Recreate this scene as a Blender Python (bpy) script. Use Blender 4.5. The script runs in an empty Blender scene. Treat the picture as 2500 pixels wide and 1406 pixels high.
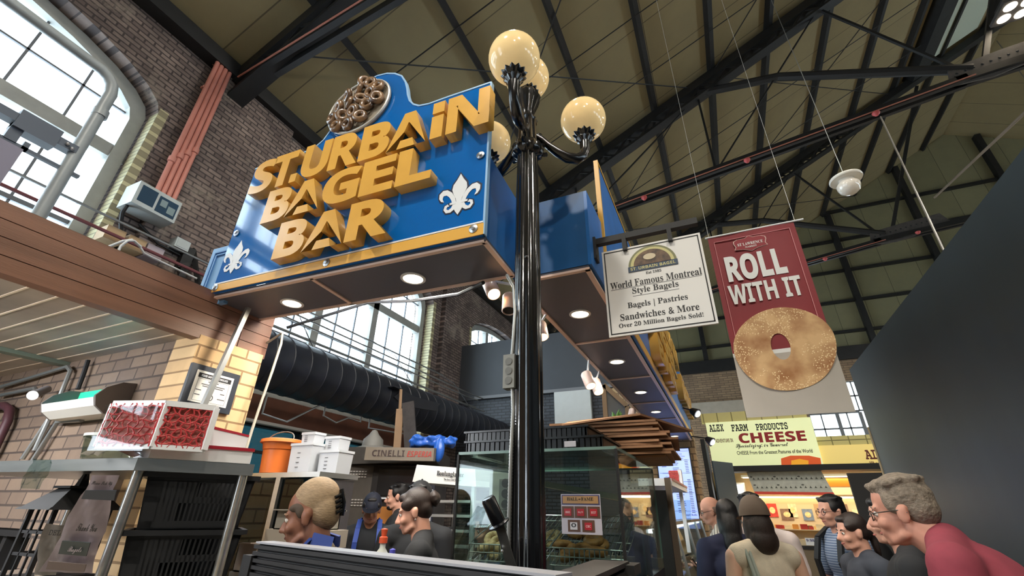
import bpy, bmesh, math, random
from mathutils import Vector, Matrix, Euler
random.seed(7)
S = bpy.context.scene
COL = S.collection
PI = math.pi

# ------------------------------------------------------------------ camera
# world: +Y runs along the hall, +X across it to the right, Z up; camera stands at the origin, 1.6 m up
FPX, CX, CY = 1080.0, 1250.0, 703.0
CAM = Vector((0, 0, 1.6))
_yc = Vector((546, 553, FPX)).normalized()
_vx = 35.0
_uc = Vector((_vx, -(FPX * FPX + _vx * 546) / 553, FPX)).normalized()
_xc = _yc.cross(_uc)
if _xc[0] < 0: _xc = -_xc
AX = (_xc, _yc, _uc)                       # world axes seen in camera space (x right, y down, z forward)
def c2w(v): return Vector((AX[0].dot(v), AX[1].dot(v), AX[2].dot(v)))
cam = bpy.data.cameras.new('camera')
cam.sensor_width = 36.0; cam.lens = FPX * 36.0 / 2500.0; cam.clip_start = 0.05; cam.clip_end = 300
camo = bpy.data.objects.new('camera', cam); COL.objects.link(camo)
_r, _u, _b = c2w(Vector((1, 0, 0))), c2w(Vector((0, -1, 0))), c2w(Vector((0, 0, -1)))
camo.matrix_world = Matrix(((_r.x, _u.x, _b.x, CAM.x), (_r.y, _u.y, _b.y, CAM.y), (_r.z, _u.z, _b.z, CAM.z), (0, 0, 0, 1)))
S.camera = camo

# ------------------------------------------------------------------ world, exposure
W = bpy.data.worlds.new('sky'); S.world = W; W.use_nodes = True
_bg = W.node_tree.nodes['Background']
_bg.inputs[0].default_value = (0.80, 0.90, 1.0, 1); _bg.inputs[1].default_value = 4.6
S.view_settings.view_transform = 'Standard'; S.view_settings.look = 'None'
S.view_settings.gamma = 1.0; S.view_settings.use_curve_mapping = False
S.view_settings.exposure = 1.15
S.cycles.use_denoising = True
S.cycles.max_bounces = 8; S.cycles.diffuse_bounces = 3; S.cycles.glossy_bounces = 3
S.cycles.transmission_bounces = 6; S.cycles.transparent_max_bounces = 14
S.cycles.caustics_reflective = False; S.cycles.caustics_refractive = False
S.cycles.sample_clamp_indirect = 4.0

def area(name, loc, sx, sy, power, color, look, portal=False):
    l = bpy.data.lights.new(name, 'AREA'); l.shape = 'RECTANGLE'; l.size = sx; l.size_y = sy
    l.energy = power; l.color = color
    if portal: l.cycles.is_portal = True
    o = bpy.data.objects.new(name, l); COL.objects.link(o); o.location = loc
    o.rotation_euler = Vector(look).to_track_quat('-Z', 'Y').to_euler(); return o
# sky portals on the tall side windows (sampling aids only)
for yc in (-7.9, -0.5, 6.9, 14.3):
    area('window_portal', (-7.25, yc, 5.2), 5.2, 5.4, 1, (1, 1, 1), (1, 0, 0), True)
def spot(name, loc, power, color, look=(0, 0, -1), size=110, r=0.05):
    l = bpy.data.lights.new(name, 'SPOT'); l.energy = power; l.color = color; l.spot_size = math.radians(size); l.spot_blend = 0.6
    l.shadow_soft_size = r
    o = bpy.data.objects.new(name, l); COL.objects.link(o); o.location = loc
    o.rotation_euler = Vector(look).to_track_quat('-Z', 'Y').to_euler(); return o
# added fill: unseen high-bay lamps that brighten the sign, banner and hall
HIGHBAY_FILL = [(-1.5, -2.2, 8.4, 135), (3.2, -3.0, 8.6, 150), (-1.6, 3.1, 9.6, 110), (4.2, 3.0, 9.8, 110), (3.4, -7.5, 8.4, 150), (9.5, 10.2, 9.9, 100), (14.0, 10.0, 9.4, 100), (13.0, 18.5, 9.4, 190), (10.0, 3.0, 9.8, 80)]
for p in HIGHBAY_FILL:
    l = bpy.data.lights.new('highbay_fill_light', 'AREA'); l.shape = 'DISK'; l.size = 0.4; l.energy = p[3]; l.color = (1.0, 0.94, 0.83)
    o = bpy.data.objects.new('highbay_fill_light', l); COL.objects.link(o); o.location = (p[0], p[1], p[2] - 0.06)

# ------------------------------------------------------------------ helpers
def pix(px, py, ax, val):
    """the world point seen at pixel px,py of the 2500x1406 photograph on the plane ax = val"""
    d = c2w(Vector((px - CX, py - CY, FPX))); i = 'xyz'.index(ax)
    return CAM + d * ((val - CAM[i]) / d[i])
def dep(px, py, z):
    return CAM + c2w(Vector((px - CX, py - CY, FPX))) / FPX * z
def lin(c):
    c /= 255.0
    return c / 12.92 if c <= 0.04045 else ((c + 0.055) / 1.055) ** 2.4
def rgb(r, g, b): return (lin(r), lin(g), lin(b), 1)

MATS = {}
def mat(name, col=(128, 128, 128), rough=0.6, metal=0.0, var=0.0, vscale=6.0, bump=0.0, bscale=60.0, spec=0.5, coat=0.0, emit=0.0, col2=None, stretch=None):
    if name in MATS: return MATS[name]
    m = bpy.data.materials.new(name); m.use_nodes = True; MATS[name] = m
    n, l = m.node_tree.nodes, m.node_tree.links
    p = n['Principled BSDF']; c = rgb(*col)
    p.inputs['Roughness'].default_value = rough; p.inputs['Metallic'].default_value = metal
    p.inputs['Specular IOR Level'].default_value = spec; p.inputs['Coat Weight'].default_value = coat
    p.inputs['Base Color'].default_value = c
    tc = n.new('ShaderNodeTexCoord')
    src = tc.outputs['Object']
    if stretch:
        mp = n.new('ShaderNodeMapping'); mp.inputs['Scale'].default_value = stretch; l.new(src, mp.inputs[0]); src = mp.outputs[0]
    if var or col2:
        t = n.new('ShaderNodeTexNoise'); t.inputs['Scale'].default_value = vscale; t.inputs['Detail'].default_value = 5
        l.new(src, t.inputs['Vector'])
        r = n.new('ShaderNodeValToRGB'); l.new(t.outputs['Fac'], r.inputs['Fac'])
        r.color_ramp.elements[0].position = 0.3; r.color_ramp.elements[1].position = 0.7
        if col2: a, b = rgb(*col2), c
        else:
            a = tuple(max(0, x * (1 - var)) for x in c[:3]) + (1,); b = tuple(min(1, x * (1 + var)) for x in c[:3]) + (1,)
        r.color_ramp.elements[0].color = a; r.color_ramp.elements[1].color = b
        l.new(r.outputs['Color'], p.inputs['Base Color'])
        if emit: l.new(r.outputs['Color'], p.inputs['Emission Color'])
    if bump:
        t2 = n.new('ShaderNodeTexNoise'); t2.inputs['Scale'].default_value = bscale; t2.inputs['Detail'].default_value = 3
        l.new(src, t2.inputs['Vector'])
        b2 = n.new('ShaderNodeBump'); b2.inputs['Strength'].default_value = bump; b2.inputs['Distance'].default_value = 0.01
        l.new(t2.outputs['Fac'], b2.inputs['Height']); l.new(b2.outputs['Normal'], p.inputs['Normal'])
    if emit:
        p.inputs['Emission Strength'].default_value = emit
        if not (var or col2): p.inputs['Emission Color'].default_value = c
    return m

def brick_mat(name, c1, c2, mortar, bw, bh, plane, ms=0.012, stain=0.5, rough=0.85, patch=None, squash=0.5):
    """bricks laid in the plane 'x' (a wall along Y), 'y' (a wall along X) or both ('xy')"""
    if name in MATS: return MATS[name]
    m = bpy.data.materials.new(name); m.use_nodes = True; MATS[name] = m
    n, l = m.node_tree.nodes, m.node_tree.links; p = n['Principled BSDF']; p.inputs['Roughness'].default_value = rough
    tc = n.new('ShaderNodeTexCoord'); sp = n.new('ShaderNodeSeparateXYZ'); l.new(tc.outputs['Object'], sp.inputs[0])
    cb = n.new('ShaderNodeCombineXYZ'); l.new(sp.outputs[1 if plane == 'x' else 0], cb.inputs[0]); l.new(sp.outputs[2], cb.inputs[1])
    if plane == 'xy':
        ad = n.new('ShaderNodeMath'); ad.operation = 'ADD'; l.new(sp.outputs[0], ad.inputs[0]); l.new(sp.outputs[1], ad.inputs[1]); l.new(ad.outputs[0], cb.inputs[0])
    bt = n.new('ShaderNodeTexBrick'); l.new(cb.outputs[0], bt.inputs['Vector'])
    bt.inputs['Scale'].default_value = 1; bt.inputs['Brick Width'].default_value = bw; bt.inputs['Row Height'].default_value = bh
    bt.inputs['Mortar Size'].default_value = ms; bt.inputs['Mortar Smooth'].default_value = 0.2; bt.inputs['Bias'].default_value = -0.1
    bt.inputs['Color1'].default_value = rgb(*c1); bt.inputs['Color2'].default_value = rgb(*c2); bt.inputs['Mortar'].default_value = rgb(*mortar)
    bt.offset = squash
    t = n.new('ShaderNodeTexNoise'); t.inputs['Scale'].default_value = 1.3; t.inputs['Detail'].default_value = 8; t.inputs['Roughness'].default_value = 0.7
    l.new(tc.outputs['Object'], t.inputs['Vector'])
    r = n.new('ShaderNodeValToRGB'); r.color_ramp.elements[0].position = 0.35; r.color_ramp.elements[1].position = 0.7
    g = 1 - stain; r.color_ramp.elements[0].color = (g, g, g * 1.05, 1); r.color_ramp.elements[1].color = (1, 1, 1, 1)
    l.new(t.outputs['Fac'], r.inputs['Fac'])
    mx = n.new('ShaderNodeMix'); mx.data_type = 'RGBA'; mx.blend_type = 'MULTIPLY'; mx.inputs['Factor'].default_value = 1
    l.new(bt.outputs['Color'], mx.inputs['A']); l.new(r.outputs['Color'], mx.inputs['B'])
    out = mx.outputs['Result']
    if patch:       # worn pale patches
        t3 = n.new('ShaderNodeTexNoise'); t3.inputs['Scale'].default_value = 0.9; t3.inputs['Detail'].default_value = 10; t3.inputs['Roughness'].default_value = 0.75
        l.new(tc.outputs['Object'], t3.inputs['Vector'])
        r3 = n.new('ShaderNodeValToRGB'); r3.color_ramp.elements[0].position = 0.55; r3.color_ramp.elements[1].position = 0.72
        l.new(t3.outputs['Fac'], r3.inputs['Fac'])
        m3 = n.new('ShaderNodeMix'); m3.data_type = 'RGBA'; l.new(r3.outputs['Color'], m3.inputs['Factor']); l.new(out, m3.inputs['A']); m3.inputs['B'].default_value = rgb(*patch)
        out = m3.outputs['Result']
    l.new(out, p.inputs['Base Color'])
    b = n.new('ShaderNodeBump'); b.inputs['Strength'].default_value = 0.5; b.inputs['Distance'].default_value = 0.02; b.invert = True
    l.new(bt.outputs['Fac'], b.inputs['Height']); l.new(b.outputs['Normal'], p.inputs['Normal'])
    return m

def glass_mat(name, tint=(235, 245, 243), refl=1.0):
    if name in MATS: return MATS[name]
    m = bpy.data.materials.new(name); m.use_nodes = True; MATS[name] = m
    n, l = m.node_tree.nodes, m.node_tree.links; n.remove(n['Principled BSDF'])
    t = n.new('ShaderNodeBsdfTransparent'); t.inputs[0].default_value = rgb(*tint)
    g = n.new('ShaderNodeBsdfGlossy'); g.inputs['Roughness'].default_value = 0.02; g.inputs[0].default_value = (refl, refl, refl, 1)
    lw = n.new('ShaderNodeLayerWeight'); pw = n.new('ShaderNodeMath'); pw.operation = 'POWER'; pw.inputs[1].default_value = 5.0; l.new(lw.outputs['Facing'], pw.inputs[0])
    f = n.new('ShaderNodeMath'); f.operation = 'MULTIPLY_ADD'; f.inputs[1].default_value = 0.8; f.inputs[2].default_value = 0.04; l.new(pw.outputs[0], f.inputs[0])
    x = n.new('ShaderNodeMixShader'); l.new(f.outputs[0], x.inputs[0]); l.new(t.outputs[0], x.inputs[1]); l.new(g.outputs[0], x.inputs[2])
    l.new(x.outputs[0], n['Material Output'].inputs['Surface']); return m

def emit_mat(name, col, strength, tint=None):
    if name in MATS: return MATS[name]
    m = bpy.data.materials.new(name); m.use_nodes = True; MATS[name] = m
    p = m.node_tree.nodes['Principled BSDF']
    p.inputs['Base Color'].default_value = rgb(*(tint or col)); p.inputs['Emission Color'].default_value = rgb(*col)
    p.inputs['Emission Strength'].default_value = strength; p.inputs['Roughness'].default_value = 0.3
    return m

def stripe_mat(name, c1, c2, scale, axis, width=0.5, rough=0.8, offs=0.0):
    if name in MATS: return MATS[name]
    m = bpy.data.materials.new(name); m.use_nodes = True; MATS[name] = m
    n, l = m.node_tree.nodes, m.node_tree.links; p = n['Principled BSDF']; p.inputs['Roughness'].default_value = rough
    tc = n.new('ShaderNodeTexCoord'); sp = n.new('ShaderNodeSeparateXYZ'); l.new(tc.outputs['Object'], sp.inputs[0])
    a = n.new('ShaderNodeMath'); a.operation = 'MULTIPLY'; a.inputs[1].default_value = scale; l.new(sp.outputs['xyz'.index(axis)], a.inputs[0])
    a2 = n.new('ShaderNodeMath'); a2.operation = 'ADD'; a2.inputs[1].default_value = offs + 100; l.new(a.outputs[0], a2.inputs[0])
    f = n.new('ShaderNodeMath'); f.operation = 'FRACT'; l.new(a2.outputs[0], f.inputs[0])
    g = n.new('ShaderNodeMath'); g.operation = 'GREATER_THAN'; g.inputs[1].default_value = width; l.new(f.outputs[0], g.inputs[0])
    x = n.new('ShaderNodeMix'); x.data_type = 'RGBA'; l.new(g.outputs[0], x.inputs['Factor']); x.inputs['A'].default_value = rgb(*c1); x.inputs['B'].default_value = rgb(*c2)
    l.new(x.outputs['Result'], p.inputs['Base Color']); return m

# --------------------------- objects
def tag(o, label=None, cat=None, group=None, kind=None):
    if label: o['label'] = label
    if cat: o['category'] = cat
    if group: o['group'] = group
    if kind: o['kind'] = kind
    return o
def thing(name, label, cat, loc=(0, 0, 0), group=None, kind=None):
    o = bpy.data.objects.new(name, None); COL.objects.link(o); o.location = loc; o.empty_display_size = 0.1
    return tag(o, label, cat, group, kind)
def rootloc(o):
    v = Vector((0, 0, 0))
    while o: v += o.location; o = o.parent
    return v
def link(name, me, m, parent=None, smooth=False, origin=None):
    """origin: a top-level mesh gets its own origin there"""
    o = bpy.data.objects.new(name, me); COL.objects.link(o)
    for x in (m if isinstance(m, (list, tuple)) else [m]): me.materials.append(x)
    if parent:
        o.parent = parent; off = rootloc(parent)
        if off.length: me.transform(Matrix.Translation(-off))
    elif origin is not None:
        me.transform(Matrix.Translation(-Vector(origin))); o.location = origin
    if smooth:
        me.polygons.foreach_set('use_smooth', [True] * len(me.polygons))
        try: me.set_sharp_from_angle(angle=math.radians(smooth if smooth is not True else 42))
        except Exception: pass
    return o

class MB:
    def __init__(self): self.b = bmesh.new()
    def quadbox(self, P):
        v = [self.b.verts.new(p) for p in P]
        for f in ((0, 3, 2, 1), (4, 5, 6, 7), (0, 1, 5, 4), (1, 2, 6, 5), (2, 3, 7, 6), (3, 0, 4, 7)): self.b.faces.new([v[i] for i in f])
        return self
    def box(self, x0, x1, y0, y1, z0, z1):
        return self.quadbox([(x0, y0, z0), (x1, y0, z0), (x1, y1, z0), (x0, y1, z0), (x0, y0, z1), (x1, y0, z1), (x1, y1, z1), (x0, y1, z1)])
    def obox(self, c, u, v, w, su, sv, sw):
        c, u, v, w = Vector(c), Vector(u) * su / 2, Vector(v) * sv / 2, Vector(w) * sw / 2
        return self.quadbox([c - u - v - w, c + u - v - w, c + u + v - w, c - u + v - w, c - u - v + w, c + u - v + w, c + u + v + w, c - u + v + w])
    def bar(self, a, b, w, h, up=(0, 0, 1)):
        a, b = Vector(a), Vector(b); d = (b - a); L = d.length; d.normalize(); u = Vector(up)
        s = d.cross(u)
        if s.length < 1e-4: s = d.cross(Vector((1, 0, 0)))
        s.normalize(); t = s.cross(d).normalized()
        return self.obox((a + b) / 2, s, d, t, w, L, h)
    def tube(self, pts, r, n=10, cap=True, closed=False):
        pts = [Vector(p) for p in pts]; N = len(pts); rs = r if isinstance(r, (list, tuple)) else [r] * N
        rings = []; prev = None
        for i, p in enumerate(pts):
            if closed: d = (pts[(i + 1) % N] - pts[i - 1]).normalized()
            elif i == 0: d = (pts[1] - p).normalized()
            elif i == N - 1: d = (p - pts[i - 1]).normalized()
            else: d = ((pts[i + 1] - p).normalized() + (p - pts[i - 1]).normalized()).normalized()
            if prev is None:
                a = Vector((0, 0, 1)) if abs(d.z) < 0.9 else Vector((1, 0, 0)); s = d.cross(a).normalized()
            else:
                s = prev - d * prev.dot(d)
                if s.length < 1e-5: s = d.orthogonal()
                s.normalize()
            prev = s; t = d.cross(s)
            rings.append([self.b.verts.new(p + (s * math.cos(2 * PI * k / n) + t * math.sin(2 * PI * k / n)) * rs[i]) for k in range(n)])
        for i in range(N if closed else N - 1):
            A, B = rings[i], rings[(i + 1) % N]
            for k in range(n): self.b.faces.new((A[k], A[(k + 1) % n], B[(k + 1) % n], B[k]))
        if cap and not closed:
            self.b.faces.new(rings[0][::-1]); self.b.faces.new(rings[-1])
        return self
    def cyl(self, a, b, r0, r1=None, n=20): return self.tube([a, b], [r0, r0 if r1 is None else r1], n)
    def lathe(self, prof, o=(0, 0, 0), n=24, axis=(0, 0, 1), flute=None):
        """prof: (radius, height) pairs; flute = (count, depth) ribs the radius"""
        o = Vector(o); d = Vector(axis).normalized(); a = d.orthogonal().normalized(); c = d.cross(a); rings = []
        for r, h in prof:
            if r < 1e-6: rings.append([self.b.verts.new(o + d * h)]); continue
            R = []
            for k in range(n):
                q = 2 * PI * k / n; rr = r * (1 + (flute[1] * math.cos(q * flute[0]) if flute else 0))
                R.append(self.b.verts.new(o + d * h + (a * math.cos(q) + c * math.sin(q)) * rr))
            rings.append(R)
        for A, B in zip(rings, rings[1:]):
            for k in range(n):
                k2 = (k + 1) % n
                if len(A) == 1 and len(B) == 1: continue
                if len(A) == 1: self.b.faces.new((A[0], B[k2], B[k]))
                elif len(B) == 1: self.b.faces.new((A[k], A[k2], B[0]))
                else: self.b.faces.new((A[k], A[k2], B[k2], B[k]))
        if len(rings[0]) > 1: self.b.faces.new(rings[0][::-1])
        if len(rings[-1]) > 1: self.b.faces.new(rings[-1])
        return self
    def ball(self, c, r, n=16, m=10, rot=None):
        c = Vector(c); r = (r, r, r) if isinstance(r, (int, float)) else r
        M = rot if rot else Matrix.Identity(3); rows = []
        for i in range(m + 1):
            t = PI * i / m
            if i in (0, m): rows.append([self.b.verts.new(c + M @ Vector((0, 0, r[2] * math.cos(t))))]); continue
            rows.append([self.b.verts.new(c + M @ Vector((r[0] * math.sin(t) * math.cos(2 * PI * k / n), r[1] * math.sin(t) * math.sin(2 * PI * k / n), r[2] * math.cos(t)))) for k in range(n)])
        for A, B in zip(rows, rows[1:]):
            for k in range(n):
                k2 = (k + 1) % n
                if len(A) == 1: self.b.faces.new((A[0], B[k], B[k2]))
                elif len(B) == 1: self.b.faces.new((A[k2], A[k], B[0]))
                else: self.b.faces.new((A[k2], A[k], B[k], B[k2]))
        return self
    def torus(self, c, R, r, n=20, m=10, axis=(0, 0, 1), sq=1.0):
        d = Vector(axis).normalized(); a = d.orthogonal().normalized(); b = d.cross(a); c = Vector(c)
        rows = []
        for k in range(n):
            q = 2 * PI * k / n; e = a * math.cos(q) + b * math.sin(q) * sq
            rows.append([self.b.verts.new(c + e * (R + r * math.cos(2 * PI * j / m)) + d * r * math.sin(2 * PI * j / m)) for j in range(m)])
        for k in range(n):
            A, B = rows[k], rows[(k + 1) % n]
            for j in range(m): self.b.faces.new((A[j], B[j], B[(j + 1) % m], A[(j + 1) % m]))
        return self
    def prism(self, poly, o, u, v, w0, w1):
        """a 2D outline in the frame o,u,v pushed from w0 to w1 along u x v"""
        o, u, v = Vector(o), Vector(u), Vector(v); w = u.cross(v)
        A = [self.b.verts.new(o + u * a + v * b + w * w0) for a, b in poly]; B = [self.b.verts.new(o + u * a + v * b + w * w1) for a, b in poly]
        n = len(poly)
        self.b.faces.new(A[::-1]); self.b.faces.new(B)
        for i in range(n): self.b.faces.new((A[i], A[(i + 1) % n], B[(i + 1) % n], B[i]))
        return self
    def bevel(self, w, seg=2):
        bmesh.ops.bevel(self.b, geom=[e for e in self.b.edges if len(e.link_faces) == 2 and e.calc_face_angle(0) > 0.5], offset=w, segments=seg, profile=0.6, affect='EDGES'); return self
    def mesh(self):
        bmesh.ops.recalc_face_normals(self.b, faces=self.b.faces)
        me = bpy.data.meshes.new('m'); self.b.to_mesh(me); self.b.free(); return me
    def build(self, name, m, parent=None, smooth=False, origin=None): return link(name, self.mesh(), m, parent, smooth, origin)

def grp(pts2, w):      # a flat line drawn in 2D as outline of width w
    L, R = [], []
    for i, p in enumerate(pts2):
        a = Vector(pts2[max(0, i - 1)]); b = Vector(pts2[min(len(pts2) - 1, i + 1)]); d = (b - a).normalized(); nrm = Vector((-d.y, d.x))
        L.append(tuple(Vector(p) + nrm * w / 2)); R.append(tuple(Vector(p) - nrm * w / 2))
    return L + R[::-1]
def structure(name, mb, m, smooth=False, parent=None):
    o = mb.build(name, m, parent, smooth)
    if not parent: o['kind'] = 'structure'
    return o
def dup(o, parent=None):
    c = o.copy(); COL.objects.link(c)
    if parent: c.parent = parent
    for ch in list(o.children): dup(ch, c)
    return c

# --------------------------- lettering
_FM = {'sans': (0x1D5D4, 0x1D5EE, 0x1D7EC), 'serif': (0x1D400, 0x1D41A, 0x1D7CE), 'script': (0x1D4D0, 0x1D4EA, None), 'slab': (0x1D670, 0x1D68A, 0x1D7F6), 'ital': (0x1D63C, 0x1D656, None), 'light': (None, None, None)}
def fontmap(s, f):
    a, b, c = _FM[f]; r = ''
    for ch in s:
        if a and 'A' <= ch <= 'Z': r += chr(a + ord(ch) - 65)
        elif b and 'a' <= ch <= 'z': r += chr(b + ord(ch) - 97)
        elif c and ch.isdigit() and ch.isascii(): r += chr(c + int(ch))
        else: r += ch
    return r
_TC = {}
def text_mesh(body, font, extrude=0.0, offset=0.0, bevel=0.0, res=3):
    key = (body, font, extrude, offset, bevel)
    if key not in _TC:
        cu = bpy.data.curves.new('t', 'FONT'); cu.body = fontmap(body, font); cu.size = 1; cu.extrude = extrude; cu.offset = offset; cu.resolution_u = res
        cu.bevel_depth = bevel
        o = bpy.data.objects.new('t', cu)
        me = bpy.data.meshes.new_from_object(o)
        bpy.data.objects.remove(o); bpy.data.curves.remove(cu); _TC[key] = me
    return _TC[key].copy()
def text(name, body, font, o, u, v, m, parent, width=None, height=None, thick=0.002, offset=0.0, align='l', both=True):
    """lettering fitted to width x height, its lower left (or lower middle) corner at o, running along u, up along v"""
    me = text_mesh(body, font, 0.5, offset)
    xs = [p.co.x for p in me.vertices]; ys = [p.co.y for p in me.vertices]
    if not xs: return None
    x0, x1, y0, y1 = min(xs), max(xs), min(ys), max(ys)
    sy = height / (y1 - y0) if height else None; sx = width / (x1 - x0) if width else None
    sx = sx or sy; sy = sy or sx
    u, v = Vector(u).normalized(), Vector(v).normalized(); w = u.cross(v); o = Vector(o)
    ox = -x0 if align == 'l' else -(x0 + x1) / 2
    for p in me.vertices:
        a, b, c = p.co; p.co = o + u * ((a + ox) * sx) + v * ((b - y0) * sy) + w * ((c + 0.5) * thick)
    me.materials.clear()
    return link(name, me, m, parent)
# ================================================================== SETTING
XW, EAVE, SLOPE, XR = -6.8, 8.45, 0.53, 13.0          # left wall face, eave height, roof pitch, ridge x
def roofz(x): return EAVE + SLOPE * (x + 6.8)
def slab_mat(name, c1, c2, mortar, bw, bh):          # roof boards: seams running up the slope and along the hall
    m = brick_mat(name, c1, c2, mortar, bw, bh, 'x', ms=0.012, stain=0.12, rough=0.8, squash=0.0)
    n, l = m.node_tree.nodes, m.node_tree.links
    sp = [x for x in n if x.type == 'SEPXYZ'][0]; cb = [x for x in n if x.type == 'COMBXYZ'][0]
    for k in list(l):
        if k.to_node == cb: l.remove(k)
    l.new(sp.outputs[1], cb.inputs[0]); l.new(sp.outputs[0], cb.inputs[1])
    return m
m_floor = mat('floor_concrete', (158, 146, 126), 0.6, var=0.15, vscale=2)
m_brick = brick_mat('old_brick_wall', (158, 140, 130), (120, 104, 98), (84, 74, 72), 0.225, 0.078, 'x', stain=0.6, patch=(158, 146, 132))
m_brick_far = brick_mat('far_brick_wall', (168, 142, 112), (142, 118, 94), (110, 94, 78), 0.4, 0.11, 'y', stain=0.25)
m_jamb = brick_mat('pale_glazed_brick', (212, 204, 160), (192, 184, 142), (150, 142, 112), 0.4, 0.078, 'y', stain=0.15, rough=0.5)
m_yellow = brick_mat('yellow_block', (222, 190, 142), (206, 172, 126), (150, 122, 88), 0.225, 0.088, 'x', stain=0.2, ms=0.007)
m_dark = brick_mat('brown_grey_block', (134, 114, 96), (112, 94, 80), (78, 66, 58), 0.215, 0.088, 'y', stain=0.3, ms=0.008)
m_black_brick = brick_mat('black_painted_brick', (66, 70, 78), (52, 56, 64), (22, 24, 28), 0.23, 0.078, 'y', stain=0.3, rough=0.45)
m_slate = mat('slate_paint', (66, 70, 76), 0.5, var=0.06, vscale=1.5)
m_steel = mat('black_roof_steel', (30, 31, 33), 0.5, var=0.2, vscale=4)
m_roof = slab_mat('olive_roof_board', (150, 136, 100), (143, 129, 94), (100, 90, 68), 1.22, 30.0)
m_gable = brick_mat('olive_gable_board', (142, 138, 106), (134, 130, 98), (100, 96, 74), 1.22, 30.0, 'y', ms=0.012, stain=0.12, squash=0.0)
m_frame = mat('grey_window_frame', (150, 152, 148), 0.55, var=0.08)
m_muntin = mat('window_muntin', (96, 100, 106), 0.5)
m_glass = glass_mat('clear_window_glass', (244, 249, 250))
m_teal = glass_mat('teal_tinted_glass', (60, 84, 88))

structure('floor', MB().box(-8, 28, -14, 26, -0.2, 0), m_floor)
# ---- left wall with three arched windows
WINS = [(-3.09, 2.11), (4.31, 9.51), (11.7, 16.9), (19.1, 23.8), (-10.49, -5.29)]
SPR, SILL, RISE = 6.78, 3.25, 0.8
def archpts(y0, y1, n=14):
    c, h = (y0 + y1) / 2, (y1 - y0) / 2
    return [(c - h * math.cos(PI * k / n), SPR + RISE * math.sin(PI * k / n)) for k in range(n + 1)]
w = MB(); edges = sorted([-14.0] + [v for a in WINS for v in a] + [24.4])
for a, b in zip(edges[0::2], edges[1::2]):
    if b - a > 0.01: w.box(-7.45, XW, a, b, 0, EAVE)
for a, b in WINS:
    w.prism([(y, z) for y, z in archpts(a, b)] + [(b, EAVE), (a, EAVE)], (XW, 0, 0), (0, 1, 0), (0, 0, 1), -0.65, 0)
    w.box(-7.45, XW, a, b, 2.86, SILL); w.box(-7.45, XW, a, b, 0, 1.2)
structure('wall_left', w, m_brick)
# piers stand proud of the wall between the windows
for a, b in ((2.48, 4.05), (9.9, 11.35), (17.2, 18.8)):
    structure('trim_1', MB().box(XW, XW + 0.14, a, b, 0, EAVE - 0.05), m_brick)
for a, b in WINS[:3]:
    structure('trim_2', MB().box(-7.02, XW + 0.01, b - 0.012, b + 0.11, 2.9, 6.9).box(-7.02, XW + 0.01, a - 0.11, a + 0.012, 2.9, 6.9), m_jamb)
def window(i, y0, y1):
    xg = -7.2
    f = MB()
    t = 0.16
    A = archpts(y0 + 0.03, y1 - 0.03); c = (y0 + y1) / 2
    inner = [(c + (y - c) * (1 - 2 * t / (y1 - y0)), z - t) for y, z in A]
    P = [(A[0][0], SILL)] + A + [(A[-1][0], SILL)]; Q = [(inner[0][0], SILL)] + inner + [(inner[-1][0], SILL)]
    for k in range(len(P) - 1):
        f.prism([P[k], P[k + 1], Q[k + 1], Q[k]], (xg, 0, 0), (0, 1, 0), (0, 0, 1), -0.06, 0.14)
    f.box(xg - 0.05, xg + 0.12, y0, y1, SILL, SILL + 0.14)
    f.box(xg - 0.05, xg + 0.1, y0, y1, 5.93, 6.13)
    ms = [y0 + 1.67, y0 + 3.28]
    for y in ms: f.box(xg - 0.05, xg + 0.1, y - 0.09, y + 0.09, SILL, SPR + 0.7)
    root = structure('window_%d' % i, f, m_frame)
    g = MB(); bays = [y0 + t] + ms + [y1 - t]
    for a, b in zip(bays, bays[1:]):
        for k in (1, 2): g.box(xg + 0.0, xg + 0.035, a + (b - a) * k / 3 - 0.014, a + (b - a) * k / 3 + 0.014, SILL, SPR + 0.62)
    for z in (3.86, 4.5, 5.14, 6.75): g.box(xg, xg + 0.035, y0 + 0.05, y1 - 0.05, z - 0.014, z + 0.014)
    for z in (4.82,): g.box(xg, xg + 0.05, y0 + 0.05, y1 - 0.05, z - 0.03, z + 0.03)
    g.build('muntins', m_muntin, root)
    MB().prism(P, (xg + 0.016, 0, 0), (0, 1, 0), (0, 0, 1), 0, 0.004).build('window_pane', m_glass, root)
for i, (a, b) in zip((1, 2, 3, 8, 9), WINS): window(i, a, b)
# the hall goes on behind the camera and over to the opposite side
structure('wall_near', MB().box(-7.4, 28, -14.3, -14, 0, 19.4), m_brick_far)
w = MB(); ed = [-14.0, -11, -6, -3.5, 1.5, 4, 9, 11.5, 16.5, 19, 23.5, 24.2]
for a, b in zip(ed[0::2], ed[1::2]): w.box(27.4, 27.8, a, b, 0, 11.6)
for a, b in zip(ed[1::2], ed[2::2]): w.box(27.4, 27.8, a, b, 0, 3.3).box(27.4, 27.8, a, b, 7.2, 11.6)
structure('wall_opposite', w, m_brick)
g = MB()
for a, b in zip(ed[1::2], ed[2::2]): g.box(27.6, 27.604, a, b, 3.3, 7.2)
structure('window_10', g, m_glass)
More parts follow.
